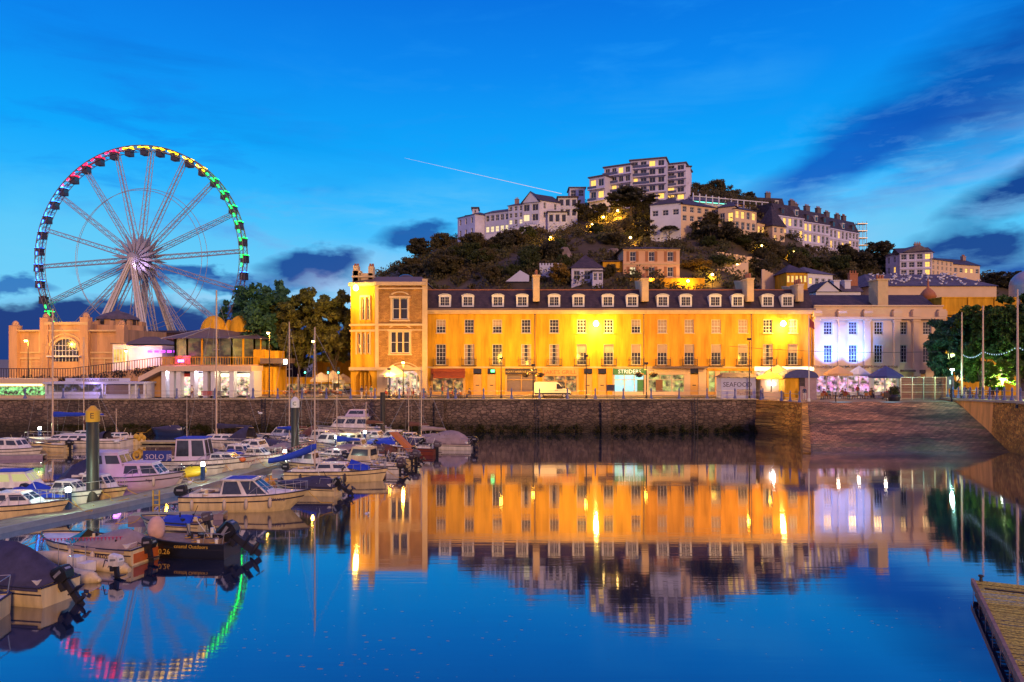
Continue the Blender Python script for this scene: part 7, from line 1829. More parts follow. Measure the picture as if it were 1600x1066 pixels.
b.path([q0 + Vector((0, -.1, .5)), q0.lerp(q1, 1.5) + Vector((0, -.1, .5))], .01, 4); b.build('bunting', mat('red_white_bunting', (.72, .42, .40), .8, var=.7, scale=8), t)
b = MB(); b.loft([[(1.0, -.8, 1.3), (1.1, 0, 1.9), (1.0, .8, 1.3)], [(2.5, -.6, 1.0), (2.6, 0, 1.35), (2.5, .6, 1.0)]], closed=False); b.build('hatch_cover', M['cblue'], t)
fenders(t, 8.2, 2.4, .95, (.18, .62), 'slate', 0); outboard(t, -4.3, .9, .9, 'black', 0); rail_bow(t, 8.2, 2.4, .95)
# --- row of sterns and outboards reaching to the right
g_ = random.Random(21)
labs = [
    ('motor', 'beige cuddy boat with a square window among the outboards', 566, 735, 'gel', 6.4, 'cab'),
    ('motor', 'cream boat with an orange-brown folded canopy', 600, 722, 'gelw', 6.0, 'tentb'),
    ('motor', 'small boat with a slatted brown outboard cover', 585, 742, 'gelw', 4.8, 'open'),
    ('motor', 'low red-brown hulled boat near the end of the row', 640, 712, 'hred', 5.6, 'open'),
    ('motor', 'white boat with a wide grey tent cover at the row end', 688, 704, 'gelw', 7.2, 'tentg'),
    ('sail', 'white and navy sailing boat with a single amber mast', 650, 703, 'navy', 8.2, 'sail'),
    ('motor', 'cream tender with a tilted black outboard nearest the open water', 612, 728, 'gel', 4.6, 'open'),
    ('motor', 'blue-decked dayboat tucked in behind the rust canopy', 622, 706, 'navy', 5.4, 'tentn'),
    ('motor', 'grey-covered tender just left of the wide grey tent boat', 662, 697, 'gel', 5.2, 'tentb2'),
    ('motor', 'pale open launch wedged beside the beige cuddy boat', 552, 722, 'gelw', 5.2, 'open'),
    ('motor', 'white boat with a brown sprayhood below the white pilot boat', 545, 708, 'gelw', 6.2, 'cab'),
    ('motor', 'speedboat with a dark tarpaulin beneath the yacht bow', 478, 776, 'gel', 5.0, 'tentn'),
]
for i, (kd, lab, px, py, hm, L_, st_k) in enumerate(labs):
    B_ = L_ * .33; t = boat(kd, lab, px, py, 180 + ROW + g_.uniform(-6, 6), L_, B_, .85, hm)
    if st_k == 'cab': cabin(t, -1.2, 1.2, B_ * .75, .9, 1.25, (.1, .5), 'gel', wins=1, win_z=(.4, .85))
    if st_k == 'tentb':
        tent(t, L_, B_, .85, .3, .8, .8, 'cbrown'); b = MB(); b.prism([(-3.2, 1.1), (-1.2, 2.9), (-.7, 2.9), (-2.6, 1.1)], -.5, .5); b.build('folded_canopy', mat('rust_canvas', (.55, .18, .06), .8, var=.1), t)
    if st_k == 'tentb2': tent(t, L_, B_, .85, .05, .85, .6, 'cgrey')
    if st_k == 'tentg': tent(t, L_, B_, .85, .02, .8, 1.35, 'cgrey', .75)
    if st_k == 'tentn': tent(t, L_, B_, .85, .02, .9, .7, 'cnavy')
    if st_k == 'sail': cabin(t, -1, 1.4, 1.5, .9, .5, (.2, .5), 'gelw'); mast(t, -.6, .9, 8.2, boom=-2.8, cover='cgrey', rig=(3.8, -3.8)); 
    clutter(t, L_, B_, .85, 40 + i, 14)
    outboard(t, -L_ / 2 - .2, .85, 1.15, 'slateb' if st_k == 'open' else 'black', g_.choice((0, 35, 55)))
    if i % 2 == 0: outboard(t, -L_ / 2 - .1, .8, .8, 'slate', g_.choice((0, 50)), y=.6)
    motor_rails(t, -L_ / 2 + .2, B_ * .7, .85, .6)
# --- boats behind the main row
far = [
    ('motor', 'white cabin cruiser with a brown canopy behind the pilothouse boat', 452, 694, 'gelw', 8.5, 'cabtent', 'cbrown'),
    ('motor', 'white fly-deck cruiser dressed with small flags near the wall', 548, 679, 'gelw', 10.5, 'fly', 'cblue'),
    ('motor', 'dark-hulled boat with a pale cuddy left of the tall pile', 405, 714, 'navy', 8.0, 'cuddy', 'cgrey'),
    ('sail', 'yacht with the tallest mast and a navy spray hood', 350, 700, 'gelw', 9.5, 'sailtall', 'cnavy'),
    ('motor', 'small white bow-rider beside the navy-hooded yacht', 395, 728, 'gelw', 6.0, 'cuddy', 'cblue'),
    ('motor', 'cream boat with green side windows between the piles', 520, 706, 'gel', 7.5, 'cabtent', 'cgrey'),
    ('motor', 'low motor boat with a pale hull under the fly-deck cruiser', 490, 690, 'gel', 7.0, 'open', 'cgrey'),
    ('motor', 'white pilot boat between the brown-canopied cruiser and the row of sterns', 590, 697, 'gelw', 7.0, 'cuddy', 'cblue'),
    ('sail', 'long white yacht with a lilac boom and blue cover on the left pontoon', 118, 700, 'gelw', 12.0, 'sailblue', 'cblue'),
    ('motor', 'cream boat with an instrument rail at the far left edge', 14, 716, 'gelw', 8.0, 'cabtent', 'cnavy'),
    ('motor', 'square-sterned cream boat second from the left edge', 52, 707, 'gel', 6.5, 'open', 'cnavy'),
    ('motor', 'small cream launch left of the long white yacht', 78, 708, 'gel', 4.6, 'open', 'cgrey'),
    ('sail', 'little yacht carrying yellow buoys and fenders at its stern', 187, 696, 'gel', 6.0, 'sailsmall', 'cblue'),
    ('motor', 'dark blue dinghy with a mauve cover close to the wall', 262, 683, 'navy', 5.0, 'tent', 'cnavy'),
    ('motor', 'hardtop cruiser with a lit green window at the left edge', 25, 782, 'gelw', 7.5, 'cabtent2', 'cblue'),
    ('motor', 'cream boat with raked blue windscreen left of the big pile', 100, 790, 'gelw', 6.0, 'cuddy', 'cblue'),
    ('motor', 'white pointed bow coming in from the left edge', 5, 812, 'gel', 8.0, 'cuddy', 'cblue'),
]
for i, (kd, lab, px, py, hm, L_, st_k, cm_) in enumerate(far):
    B_ = L_ * .31; fb_ = .95; dg_ = {'sailblue': 178, 'sailtall': 172, 'cabtent2': 8, 'fly': 176}.get(st_k, (ROW if i in (4, 9, 10, 15, 16) else 180 + ROW) + g_.uniform(-5, 5))
    if i == 16: dg_ = 4
    t = boat(kd, lab, px, py, dg_, L_, B_, fb_, hm, bow=.8)
    if st_k == 'cabtent': cabin(t, -1.0, L_ * .25, B_ * .75, 1.0, 1.0, (.1, .8), 'gelw', wins=2); tent(t, L_, B_, fb_, .05, .4, 1.3, cm_)
    if st_k == 'cabtent2': cabin(t, -1.2, 1.6, B_ * .75, 1.0, 1.1, (.1, .8), 'gelw', glass='screenw', roof='cblue', wins=2)
    if st_k == 'fly':
        cabin(t, -2.5, 2.5, B_ * .75, 1.0, 1.3, (.1, 1.0), 'gelw', wins=3, roof='gelw'); cabin(t, -2.2, .6, B_ * .6, 2.4, .9, (.1, .6), 'gelp', wins=1); rail_bow(t, L_, B_, fb_)
        b = MB(); p0, p1 = Vector((-2, -1, 4.2)), Vector((5, -1, 1.9)); b.path([p0, p1], .012, 4)
        for k in range(18): q = p0.lerp(p1, k / 18); b.add([q, q + Vector((.22, 0, -.06)), q + Vector((.1, 0, -.3))], [(0, 1, 2), (2, 1, 0)])
        b.build('bunting', mat('red_white_bunting', (.72, .42, .40)), t)
    if st_k == 'cuddy': cabin(t, -.6, L_ * .28, B_ * .72, 1.0, .75, (.4, .9), 'gelw', wins=2); tent(t, L_, B_, fb_, .05, .38, .6, cm_); rail_bow(t, L_, B_, fb_)
    if st_k == 'tent': tent(t, L_, B_, fb_, .05, .9, .6, cm_)
    if st_k == 'sailtall': cabin(t, -1.2, 2.2, B_ * .6, 1.0, .5, (.2, .6), 'gelw'); sprayhood(t, -3.2, -.9, 2.2, 1.0, 1.5, 'cnavy'); mast(t, .9, 1.0, 16.6, boom=-4.4, cover='cnavy', rig=(4.4, -4.4), r=.11)
    if st_k == 'sailblue': cabin(t, -2, 2.6, B_ * .6, 1.0, .5, (.2, .6), 'gelw'); sprayhood(t, -3.6, -2.0, 1.8, 1.0, .9, 'cnavy'); mast(t, 2.6, 1.0, 14.5, boom=-6.0, cover='cblue', rig=(5.6, -5.4), r=.11, boomz=2.6); rail_bow(t, L_, B_, fb_)
    if st_k == 'sailsmall':
        cabin(t, -.8, 1.4, 1.3, 1.0, .45, (.2, .5), 'gelw'); mast(t, .5, 1.0, 3.2, r=.05)
        b = MB(); [b.ell((-2.9, -.5 + k * .35, .9 + .25 * (k % 2)), (.28, .28, .34), 10, 8) for k in range(4)]; b.build('buoys', mat('yellow_buoy', (.65, .40, .05), .6), t)
    clutter(t, L_, B_, fb_, 70 + i, 8)
    if kd == 'motor' and st_k != 'fly': outboard(t, -L_ / 2 - .2, .8, 1.0, 'black', g_.choice((0, 30)))
# the packed berths either side of the long pontoon
def pontx(Y): return float(np.interp(Y, [30, 40.5, 54, 63, 74, 90], [-34.5, -30, -24.4, -22.6, -20.6, -15.5]))
berth = [
 (65.5, 1, 6.0, 'gel', 'cab', 'cgrey', 'cream boat with a boxy cuddy in the berth beyond the blue-covered yacht'), (68.2, 1, 5.2, 'gelw', 'open', 'cgrey', 'small white open boat with a black outboard in the middle berths'),
 (71.0, 1, 6.6, 'gelw', 'mast', 'cblue', 'little sailing boat with a blue-wrapped boom in the middle berths'), (76.0, 1, 5.8, 'hred', 'cab', 'cgrey', 'red-hulled boat with a white cuddy in the crowded berths'),
 (78.8, 1, 6.2, 'gel', 'tent', 'cblue', 'cream boat wholly under a royal blue cover in the far berths'), (81.5, 1, 5.4, 'gelw', 'open', 'cgrey', 'pale dinghy-like launch in the far berths'), (87.0, 1, 6.4, 'gelw', 'mast', 'cbrown', 'sailing boat with a brown boom cover nearest the wall'),
 (62.5, -1, 5.4, 'gelw', 'open', 'cgrey', 'white open boat just beyond the yellow jet ski'), (69.5, -1, 6.8, 'gel', 'cab', 'cgrey', 'cream boat with a cuddy on the wall side of the pontoon'), (76.5, -1, 6.4, 'gelw', 'tent', 'cnavy', 'boat under a dark navy cover on the wall side of the pontoon'),
 (80.0, -1, 7.0, 'gelw', 'mast', 'cblue', 'sailing boat with a blue boom on the wall side of the pontoon'), (83.5, -1, 6.0, 'gel', 'cab', 'cgrey', 'low cream cabin boat near the brown-canopied cruiser'), (86.8, -1, 6.0, 'gelw', 'tent', 'cgrey', 'grey-covered boat close under the harbour wall'),
 (37.0, -1, 5.6, 'gel', 'tent', 'cnavy', 'navy-covered boat beyond the walkway at the left edge'), (41.5, -1, 5.0, 'gelw', 'open', 'cgrey', 'white open boat just left of the near lantern'), (56.8, -1, 4.6, 'gelw', 'open', 'cgrey', 'small white tender between the big pile and the lilac cruiser'), (73.5, 1, 4.8, 'gelw', 'tent', 'cgrey', 'grey-covered tender squeezed into the middle berths'), (84.3, 1, 5.6, 'gelw', 'cab', 'cgrey', 'white cuddy boat second from the wall'),
 (47.5, -1, 5.0, 'gelw', 'tent', 'cblue', 'small boat with a blue cover moored left of the big pile'), (51.5, -1, 5.2, 'gel', 'cab', 'cgrey', 'cream boat with a low cuddy below the lilac cruiser')]
for i, (Y, sd, L_, hm, st_k, cm_, lab) in enumerate(berth):
    x = pontx(Y) + sd * (1.3 + L_ / 2); B_ = L_ * .33; dg = (180 + ROW if sd > 0 else ROW) + g_.uniform(-5, 5)
    t = thing('sailing_boat' if st_k == 'mast' else 'motor_boat', lab, 'sailing boat' if st_k == 'mast' else 'motor boat', (x, Y - sd * L_ * .12, 0), R(dg)); hull(t, L_, B_, .85, hm, .6)
    if st_k == 'cab': cabin(t, -.9, 1.5, B_ * .72, .9, .95, (.3, .7), 'gelw', wins=2); tent(t, L_, B_, .85, .05, .32, .5, 'cnavy')
    if st_k == 'tent': tent(t, L_, B_, .85, .04, .9, .75, cm_)
    if st_k == 'mast': cabin(t, -.8, 1.4, 1.4, .9, .45, (.2, .5), 'gelw'); mast(t, .1, .9, g_.uniform(5.5, 7.5), boom=-2.6, cover=cm_, rig=(2.9, -2.9), r=.055)
    clutter(t, L_, B_, .85, 140 + i, 9); outboard(t, -L_ / 2 - .2, .85, 1.0, g_.choice(('black', 'slateb', 'iron')), g_.choice((0, 30, 55))); rail_bow(t, L_, B_, .85); fenders(t, L_, B_, .85, (.3, .6), g_.choice(('fend', 'fblue')), 0 if sd > 0 else -1)
# extra slender masts standing among the boats
for px, py, yb, Yb_, lab, tilt in ((137, 527, 690, None, 'bare amber mast behind the big yellow-capped pile', 0), (458, 503, 700, None, 'pale mast with a raked stay beside the middle pile', 0), (578, 628, 690, None, 'short amber mast behind the cream boats', 0)):
    o = G(px, yb, 0); t = boat('sail', 'small yacht below the ' + lab, px - 6, yb, 170, 6.5, 2.1, .8, 'gelw'); z = ZA(py, t.location.y) - .9; cabin(t, -1, 1.2, 1.3, .85, .45, (.2, .5), 'gelw'); mast(t, 0, .9, z, boom=-2.2, cover='cbrown', rig=(3, -3), r=.07)

# ================================================================= pontoons, piles, pontoon lamps
M['pont'] = mat('pontoon_boards', (.42, .38, .24), .8, var=.3, scale=2, bump=.5, bscale=12)
ppts = [(-34.5, 30), (-30.0, 40.5), (-24.4, 54.0), (-22.6, 63), (-20.6, 74), (-15.5, 90)]
pt = thing('pontoon', 'long pale pontoon walkway running out among the boats', 'pontoon')
b = MB(); f_ = MB(); W2 = 1.0
for i in range(len(ppts) - 1):
    a, c = Vector((*ppts[i], 0)), Vector((*ppts[i + 1], 0)); d = (c - a).normalized(); n_ = Vector((-d.y, d.x, 0)) * W2; L_ = (c - a).length; m_ = int(L_ / .28)
    for k in range(m_):
        p, q = a.lerp(c, k / m_), a.lerp(c, (k + .92) / m_); b.add([p + n_ + Vector((0, 0, .5)), p - n_ + Vector((0, 0, .5)), q - n_ + Vector((0, 0, .5)), q + n_ + Vector((0, 0, .5))], [(0, 1, 2, 3)])
    for s in (-1, 1):
        e = n_ * s; f_.add([a + e * 1.06 + Vector((0, 0, .53)), c + e * 1.06 + Vector((0, 0, .53)), c + e * .94 + Vector((0, 0, .53)), a + e * .94 + Vector((0, 0, .53)), a + e * 1.06 + Vector((0, 0, -.2)), c + e * 1.06 + Vector((0, 0, -.2))], [(0, 1, 2, 3), (0, 4, 5, 1)])
    f_.add([a + n_ + Vector((0, 0, .44)), a - n_ + Vector((0, 0, .44)), c - n_ + Vector((0, 0, .44)), c + n_ + Vector((0, 0, .44))], [(0, 1, 2, 3)])
b.build('decking', M['pont'], pt); f_.build('frame', M['steel'], pt)
def finger(px0, py0, px1, py1, label, w=.45):
    a, c = G(px0, py0, .45), G(px1, py1, .45); t = thing('finger_pontoon', label, 'pontoon', a); v = c - a; an = math.atan2(v.y, v.x); t.rotation_euler[2] = an
    b = MB(); b.box(0, v.length, -w, w, .0, .09); b.build('decking', M['pont'], t); b = MB(); b.box(0, v.length, -w - .05, -w, -.3, .1); b.box(0, v.length, w, w + .05, -.3, .1); b.tube((v.length - .25, -w, .1), (v.length - .25, w, .1), .06, n=6); b.build('frame', mat('mauve_aluminium', (.40, .30, .36), .4, .4), t)
    b = MB(); b.box(v.length - .9, v.length - .3, -w * .8, w * .8, -.45, -.02); b.build('float', M['black'], t)
finger(205, 806, 352, 803, 'mauve finger pontoon beside the cream cuddy cruiser')
finger(330, 770, 300, 776, 'short finger pontoon under the cream cuddy cruiser stern')
finger(430, 735, 600, 742, 'finger pontoon along the blue-covered yacht')
finger(70, 712, -60, 715, 'finger pontoon on the left by the wall')
yl = thing('ladder', 'yellow ladder hooked on the edge of the pale pontoon', 'ladder', G(238, 790, .2)); b = MB()
for s in (0, .42): b.box(s, s + .07, 0, .07, -.5, 1.0)
for k in range(4): b.box(.07, .42, .01, .06, -.3 + k * .32, -.25 + k * .32)
b.build('rails', mat('yellow_paint', (.65, .38, .03), .5), yl)
# left walkway near the wall
lw_ = thing('far_pontoon', 'low pontoon along the harbour wall on the left', 'pontoon', (XA(-60, 84), 84, 0)); b = MB(); b.box(0, XA(560, 84) - XA(-60, 84), 0, 1.8, .3, .5); b.build('decking', M['pont'], lw_); b = MB(); [b.box(i * 5, i * 5 + 1.2, .2, 1.6, -.3, .3) for i in range(9)]; b.build('floats', M['black'], lw_)
def pile(px, pyt, pyb, wpx, label, cap=None, let=None):
    o = G(px, pyb, 0); z = ZA(pyt, o.y); r_ = wpx / 2 / F * o.y
    t = thing('mooring_pile', label, 'mooring pile', o); b = MB(); b.tube((0, 0, -2), (0, 0, z - (.5 if cap else 0)), r_, n=18); b.build('shaft', mat('pile_steel', (.07, .065, .06), .45, .3, var=.5, scale=1.5, streak=True), t)
    if cap:
        b = MB(); b.tube((0, 0, z - .45 - r_ * 1.6), (0, 0, z - .35), r_ * 1.12, n=18); b.tube((0, 0, z - .35), (0, 0, z), r_ * 1.12, .12, 18); c = b.build('cap', M[cap], t)
        if let:                                            # painted on the side turned to the quay steps
            dv = Vector((-o.x, -o.y, 0)).normalized(); th = math.atan2(dv.x, -dv.y) - .12; dv = Vector((math.sin(th), -math.cos(th), 0))
            text(let, r_ * 1.35, M['black'], 'lettering', c, (dv.x * r_ * 1.16, dv.y * r_ * 1.16, z - .42 - r_ * .65), (math.pi / 2, 0, th))
    return t
M['capy'] = mat('yellow_cap', (.75, .42, .03), .5, var=.05); M['capw'] = M['whitew']
pile(145, 634, 792, 18, 'big dark pile with a yellow cap lettered E', 'capy', 'E')
pile(461, 620, 722, 12, 'tall dark pile with a white cap among the boats', 'capw', 'C')
pile(598, 613, 684, 7.5, 'thin dark pile in front of the wall right of the boats')
pile(42, 617, 672, 7, 'dark pile near the left edge with an amber cap', 'capy')
def ped(px, pyl, zb, h, label, body='blueped', col=(.8, 1.0, .75), en=60):
    Y = F * (H - zb - h) / (pyl - CY); x = XA(px, Y)
    t = thing('pontoon_lamp', label, 'lamp', (x, Y, zb)); b = MB(); b.box(-.13, .13, -.13, .13, 0, h - .15); b.build('pedestal', M[body], t)
    b = MB(); b.tube((0, 0, h - .15), (0, 0, h + .08), .15, n=12); b.build('lantern', M['bulbw'], t); b = MB(); b.tube((0, 0, h + .08), (0, 0, h + .14), .2, .08, 12); b.build('cap', M['white'], t)
    point('lantern_light', (0, 0, h + .35), en * 2.5, col, t, .12)
M['blueped'] = mat('blue_pedestal', (.02, .07, .25), .5); M['redped'] = mat('red_pedestal', (.45, .06, .03), .5)
ped(317, 725, .5, 1.25, 'blue service post with a white lantern on the pontoon', en=70)
ped(107, 765, .5, 1.25, 'green-white lantern glaring left of the big pile', col=(.6, 1, .7), en=110)
ped(445, 705, .5, 1.1, 'red service post with a white lantern near the middle pile', 'redped', en=60)
ped(525, 683, .5, 1.4, 'white lantern among the cream boats', en=60)
ped(570, 675, .5, 1.6, 'white lantern beyond the fly-deck cruiser', en=60)
ped(62, 669, .5, 1.6, 'white lantern on the far left pontoon', col=(.8, 1, .5), en=60)
ub_ = thing('utility_box', 'small dark blue box on the pale pontoon', 'box', G(216, 757, .5)); b = MB(); b.box(-.14, .14, -.14, .14, 0, .62); b.build('casing', M['blueped'], ub_); b = MB(); b.box(-.16, .16, -.16, .16, .62, .66); b.build('lid', M['steel'], ub_)
gull(*G(297, 757, .5), 2.6, 'dark-backed bird standing on the pale pontoon', s=.9)
for px, py, z, lab in ((182, 693, 2.9, 'white seagull on the lilac cruiser roof'), (407, 648, 3.8, 'white seagull perched over the brown canopy'), (78, 740, 1.2, 'seagull on the cream boat beside the lantern'), (128, 745, 1.2, 'seagull on the blue tent edge near the big pile'), (573, 808, .0, 'seagull sitting on the dark water')): gull(*G(px, py, z), random.uniform(0, 6), lab)
# foreground pontoon, bottom right
M['wdeck'] = mat('weathered_deck', (.80, .50, .08), .9, var=.85, scale=11, bump=1.0, bscale=25)
fd = thing('timber_jetty', 'weathered timber jetty in the bottom right corner', 'jetty', (0, 0, 0))
A, B_ = Vector((19.2, 30.7, .8)), Vector((13.9, 19.6, .8)); d = (B_ - A).normalized(); nrm = Vector((-d.y, d.x, 0)); nrm = nrm if nrm.x > 0 else -nrm
b = MB(); Ld_ = (B_ - A).length + 4; m_ = int(Ld_ / .16)
for k in range(m_):
    p, q = A + d * (k * .16), A + d * (k * .16 + .145); j = random.uniform(-.01, .01); b.add([p + Vector((0, 0, j)), q + Vector((0, 0, j)), q + nrm * 9 + Vector((0, 0, j)), p + nrm * 9 + Vector((0, 0, j)), p + Vector((0, 0, j - .04)), q + Vector((0, 0, j - .04))], [(0, 1, 2, 3), (0, 4, 5, 1)])
b.build('decking', M['wdeck'], fd)
b = MB()
def qd(p, q, z0, z1, off, th): b.add([p + nrm * off + Vector((0, 0, z)) for z in (z0, z1)] + [q + nrm * off + Vector((0, 0, z)) for z in (z1, z0)] + [p + nrm * (off + th) + Vector((0, 0, z)) for z in (z0, z1)] + [q + nrm * (off + th) + Vector((0, 0, z)) for z in (z1, z0)], [(0, 3, 2, 1), (1, 2, 6, 5), (4, 5, 6, 7)])
E_ = A + d * Ld_; qd(A, E_, -.22, .05, -.12, .12); qd(A + Vector((0, 0, 0)), E_, -.70, -.58, .0, .12)
for k in range(9): p = A + d * (k * 1.7 + .1); qd(p, p + d * .2, -1.5, -.2, -.06, .2)
b.build('side_beam', mat('mauve_timber', (.30, .17, .14), .8, var=.4, scale=3), fd)
b = MB(); b.box(-.05, 9, -.1, 0, -.3, -.03); o = b.build('end_beam', M['mauve'] if 'mauve' in M else mat('mauve_timber', (.3, .17, .14)), fd); o.location = A; o.rotation_euler = (0, 0, math.atan2(nrm.y, nrm.x))
b = MB(); p = A + d * 1.3; b.path([p + nrm * .2 + Vector((0, 0, .03)), p + nrm * 9 + Vector((0, 0, .03))], .035, 5); b.build('mooring_rope', M['iron'], fd)
b = MB(); b.tube((A.x + .15, A.y - .2, .8), (A.x + .15, A.y - .2, 1.0), .07, .05, 8); b.ell((A.x + .15, A.y - .2, 1.02), (.11, .11, .06), 10, 6); b.build('bollard', M['iron'], fd)
# ================================================================= trees
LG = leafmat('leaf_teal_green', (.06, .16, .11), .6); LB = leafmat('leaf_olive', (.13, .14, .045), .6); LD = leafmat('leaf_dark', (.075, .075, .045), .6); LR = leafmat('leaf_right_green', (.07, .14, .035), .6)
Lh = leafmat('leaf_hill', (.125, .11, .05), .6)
def T(px, pyb, Y, pyt, wpx, label, m, seed, th=.28, leaf=.32, clumps=80, per=80, base=None, cat='tree', name='tree', limbs=7):
    x = XA(px, Y); z0 = ZA(pyb, Y) if base is None else base; Ht = ZA(pyt, Y) - z0; w = wpx / F * Y
    return tree(name, label, cat, (x, Y, z0), w, Ht * (1 - th), Ht * th, m, M['bark'], leaf, clumps, per, seed, limbs=limbs)
T(418, 618, 118, 447, 108, 'blue-green tree beside the big wheel', LG, 11, .25, .34, 120, 100, QZ)
T(372, 618, 124, 470, 60, 'smaller blue-green tree behind the restaurant turret', LG, 12, .3, .34, 60, 90, QZ)
T(468, 618, 116, 457, 84, 'olive-brown tree in the middle of the group left of the corner building', LB, 13, .3, .34, 100, 100, QZ)
T(522, 618, 115, 462, 78, 'olive tree leaning against the brick corner building', LB, 14, .3, .34, 100, 100, QZ)
T(1489, 618, 100, 489, 72, 'blue-green round tree left of the three masts', LG, 21, .16, .26, 110, 110, QZ)
T(1530, 618, 97, 478, 74, 'green tree behind the middle mast', LR, 22, .25, .26, 110, 110, QZ)
T(1592, 618, 93, 462, 96, 'dark green tree behind the tallest mast', LR, 23, .25, .26, 130, 110, QZ)
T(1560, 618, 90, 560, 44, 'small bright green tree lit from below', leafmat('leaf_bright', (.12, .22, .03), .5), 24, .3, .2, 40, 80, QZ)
tl_ = lamp(1566, 592, 89.5, 'low green-lit lamp among the right-hand trees', 1500, .2, col=(.75, 1.0, .35))
lamp(1487, 577, 93.5, 'low teal-white lamp between the screen and the round tree', 300, .2, col=(.35, 1.0, .75))
# hillside: one thicket of scrub, then the trees one can tell apart
def thicket():
    g = np.random.default_rng(77); cs, rs = [], []
    n = 0
    while n < 2300:
        y = g.uniform(122, 250); x = g.uniform(-52, 165) * (y / 250 * .6 + .4)
        z = terr(x, y)
        if z < QZ + 1.0: continue
        r_ = g.uniform(.8, 2.3); cs.append((x, y, z + r_ * .45)); rs.append(r_); n += 1
    me = leaf_mesh('scrub', cs, rs, 100, .27, Lh, .75, seed=78)
    o = link(me, 'undergrowth'); tag(o, kind='stuff'); return o
thicket()
proto = {}
def ptree(kind, px, pyb, label, h, w, Y=None, m=None, group=None):
    Y = Y or hit(px, pyb) ; x = XA(px, Y); z = max(terr(x, Y), QZ) - .4
    w, h = w * Y / 222, h * Y / 222
    k = (kind, m.name if m else '')
    if k not in proto:
        g = np.random.default_rng(len(proto) + 5); mm = m or Lh
        if kind == 'round':
            c, r = crown_clumps(g, 1, .85, 46, .15); c = [(a, b_, q + .18) for a, b_, q in c]; me = leaf_mesh('crown', c, r, 110, .038, mm, seed=3)
        elif kind == 'pine':
            c, r = [], []
            for j in range(7):
                zz = .55 + .07 * j; rr = .5 * (1 - abs(j - 2) * .13)
                for q in range(9): a = g.uniform(0, 6.28); c.append((rr * math.cos(a) * g.uniform(.3, 1), rr * math.sin(a) * g.uniform(.3, 1), zz)); r.append(.12)
            me = leaf_mesh('crown', c, r, 55, .045, mm, .35, seed=4)
        elif kind == 'palm':
            c, r = [], []
            for j in range(14):
                a = j * .45; 
                for q in range(7): u = q / 7; c.append((.5 * u * math.cos(a), .5 * u * math.sin(a), .9 + .12 * math.sin(u * 3) - .2 * u * u)); r.append(.05)
            me = leaf_mesh('crown', c, r, 16, .06, mm, .6, seed=5)
        b = MB(); b.path([(0, 0, -.15), (.01, .02, .35), (0, 0, .75)], [.035, .025, .012], 7)
        for i in range(5): a = i * 1.25; b.path([(0, 0, .35 + .05 * i), (.3 * math.cos(a), .3 * math.sin(a), .6 + .04 * i)], [.012, .005], 5)
        proto[k] = (me, b.mesh('trunk', M['bark']))
    me, tr_ = proto[k]
    t = thing('tree', label, 'tree', (x, Y, z), random.uniform(0, 6), group)
    a = link(me, 'crown', t); c_ = link(tr_, 'trunk', t)
    for o in (a, c_): o.scale = (w, w, h)
    return t
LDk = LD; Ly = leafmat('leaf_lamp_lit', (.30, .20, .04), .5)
spec = [('pine', 655, 418, 'layered cedar on the skyline at the left end of the hill', 9, 8), ('round', 690, 395, 'rounded tree below the left villa', 6, 7), ('round', 640, 428, 'low tree on the left shoulder of the hill', 5, 7),
 ('round', 768, 443, 'round-headed shrub tree behind the first terrace roof', 5.5, 5.5), ('round', 879, 446, 'lit broad tree standing above the terrace chimney', 6.5, 7.5), ('pine', 985, 345, 'umbrella pine in front of the apartment block', 10, 15),
 ('round', 900, 345, 'dark tree beside the arcaded house', 6, 8), ('round', 935, 350, 'dark tree left of the umbrella pine', 6, 8), ('round', 860, 360, 'bush below the white gabled house', 4, 6), ('palm', 1046, 378, 'palm-like tree before the white corner house', 5, 6),
 ('palm', 1110, 385, 'tall spreading palm on the middle slope', 6.5, 6), ('round', 1145, 380, 'dark tree under the yellow villa', 4.5, 8), ('round', 1180, 395, 'dark tree below the cottage row', 4.5, 8), ('round', 1203, 425, 'single rounded tree above the glowing bungalow', 6, 4.5),
 ('round', 1090, 310, 'leafy tree on the skyline right of the apartment block', 5.5, 7), ('round', 1120, 305, 'tallest tree on the skyline beyond the lattice flats', 6.5, 7), ('round', 1145, 308, 'tree on the skyline above the lattice flats', 4.5, 7), ('pine', 1172, 318, 'small conifer on the skyline by the mansard house', 6, 4),
 ('round', 1320, 415, 'dark tree in front of the hillside terrace end', 6.5, 7), ('round', 1372, 420, 'big dark tree between the terrace and the right-hand houses', 8, 12), ('round', 1345, 425, 'dark bush below the scaffolding', 6, 9), ('round', 1400, 438, 'dark tree behind the hall roof', 6, 8),
 ('round', 1240, 405, 'dark tree below the long terrace gable', 4, 7), ('round', 1280, 420, 'dark tree under the second terrace block', 3.5, 6), ('round', 830, 440, 'bush beside the crenellated wall', 4, 5), ('round', 955, 432, 'bush between the cottage and the peach villa', 4, 4),
 ('round', 1090, 425, 'lamp-lit bank of shrubs right of the peach villa', 4, 8), ('round', 1560, 450, 'dark trees beyond the hall roof', 5, 7), ('round', 1590, 455, 'dark tree near the right-hand dome', 6, 8), ('round', 740, 400, 'dense mid-slope tree on the left flank', 7, 9), ('round', 800, 385, 'dense tree below the lit lilac houses', 5, 8), ('round', 700, 430, 'low spreading tree above the corner building roof', 6, 9), ('round', 1010, 375, 'dark tree over the peach villa roof', 6, 8)]
for s in spec:
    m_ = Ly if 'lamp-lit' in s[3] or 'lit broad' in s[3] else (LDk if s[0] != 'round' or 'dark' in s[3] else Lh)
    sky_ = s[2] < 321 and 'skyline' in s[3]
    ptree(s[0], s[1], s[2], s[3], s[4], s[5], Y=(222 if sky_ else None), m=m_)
g2 = random.Random(9)
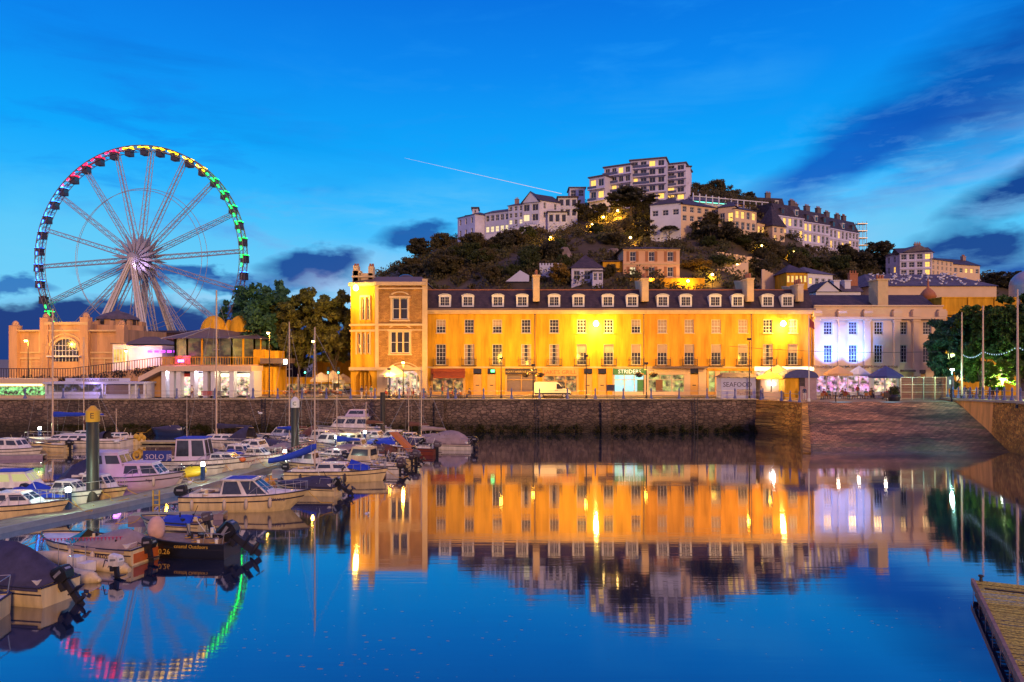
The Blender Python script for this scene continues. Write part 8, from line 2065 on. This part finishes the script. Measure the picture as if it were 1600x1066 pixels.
for i in range(60):
    px = g2.uniform(640, 1330); top = np.interp(px, [640, 760, 900, 1080, 1200, 1330], [425, 385, 350, 330, 395, 418]); py = g2.uniform(top + 6, 440)
    if 960 < px < 1075 and py > 380: continue
    if 885 < px < 975 and py > 405: continue
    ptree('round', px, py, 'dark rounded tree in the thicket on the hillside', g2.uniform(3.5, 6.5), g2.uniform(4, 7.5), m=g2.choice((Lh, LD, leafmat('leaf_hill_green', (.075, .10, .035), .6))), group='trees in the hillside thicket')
for a, c, Yh, lab in (((1072, 441), (1168, 415), 150, 'pale garden wall climbing beside the lit path'), ((1120, 398), (1205, 412), 160, 'mauve garden wall across the middle slope'), ((760, 372), (850, 352), 190, 'low white retaining wall under the lilac houses'), ((1190, 425), (1222, 440), 145, 'stone stair wall dropping to the chimney of the end house')):
    p, q = P(*a, Yh), P(*c, Yh + 3); t = thing('garden_wall', lab, 'wall', p); d = q - p; b = MB(); n = 8
    for k in range(n):
        u, v = d * (k / n), d * ((k + 1) / n); zt = max(u.z, v.z) + .5; b.box(u.x, v.x, u.y - .2, u.y + .2, min(u.z, v.z) - 4, zt)
    b.build('wall', M['lilac' if 'white' in lab else 'cream'], t)
# hillside lamps
for px, py, lab, en in ((943, 340, 'street lamp glowing orange among the trees near the hill top', 700), (1113, 430, 'lamp glowing yellow on the lower slope', 400), (1152, 415, 'small lamp on the path above the terrace', 300), (1014, 303, 'lamp outside the apartment block', 250), (965, 330, 'lamp hidden in the trees under the apartment block', 900), (925, 352, 'orange lamp among the trees left of the umbrella pine', 900), (1000, 352, 'orange lamp shining through the trees below the umbrella pine', 800), (985, 372, 'lamp glowing in the thicket above the peach villa', 500), (1040, 405, 'lamp beside the peach villa wall', 300), (1190, 385, 'lamp under the cottage row', 400), (1240, 395, 'lamp below the hillside terrace', 400), (860, 372, 'lamp on the lane under the gabled house', 400), (1075, 440, 'lamp on the bank right of the peach villa', 250), (905, 420, 'lamp by the brown-roofed cottage', 200)):
    Y = min(hit(px, py + 8), 212) - 4.0; t = thing('street_lamp', lab, 'street lamp', (XA(px, Y), Y, terr(XA(px, Y), Y))); z = ZA(py, Y) - t.location.z
    b = MB(); b.tube((0, 0, -1), (0, 0, z), .08, .05, 6); b.build('pole', M['iron'], t); b = MB(); b.ell((0, 0, z + .1), (.28, .28, .25), 8, 6); b.build('bulb', M['bulb'], t)
    spot('lamp_light', (0, .35, z + .1), (0, 6, z - 3.0), en * 8, SOD, 160, 1, t, .3)
fl_ = None
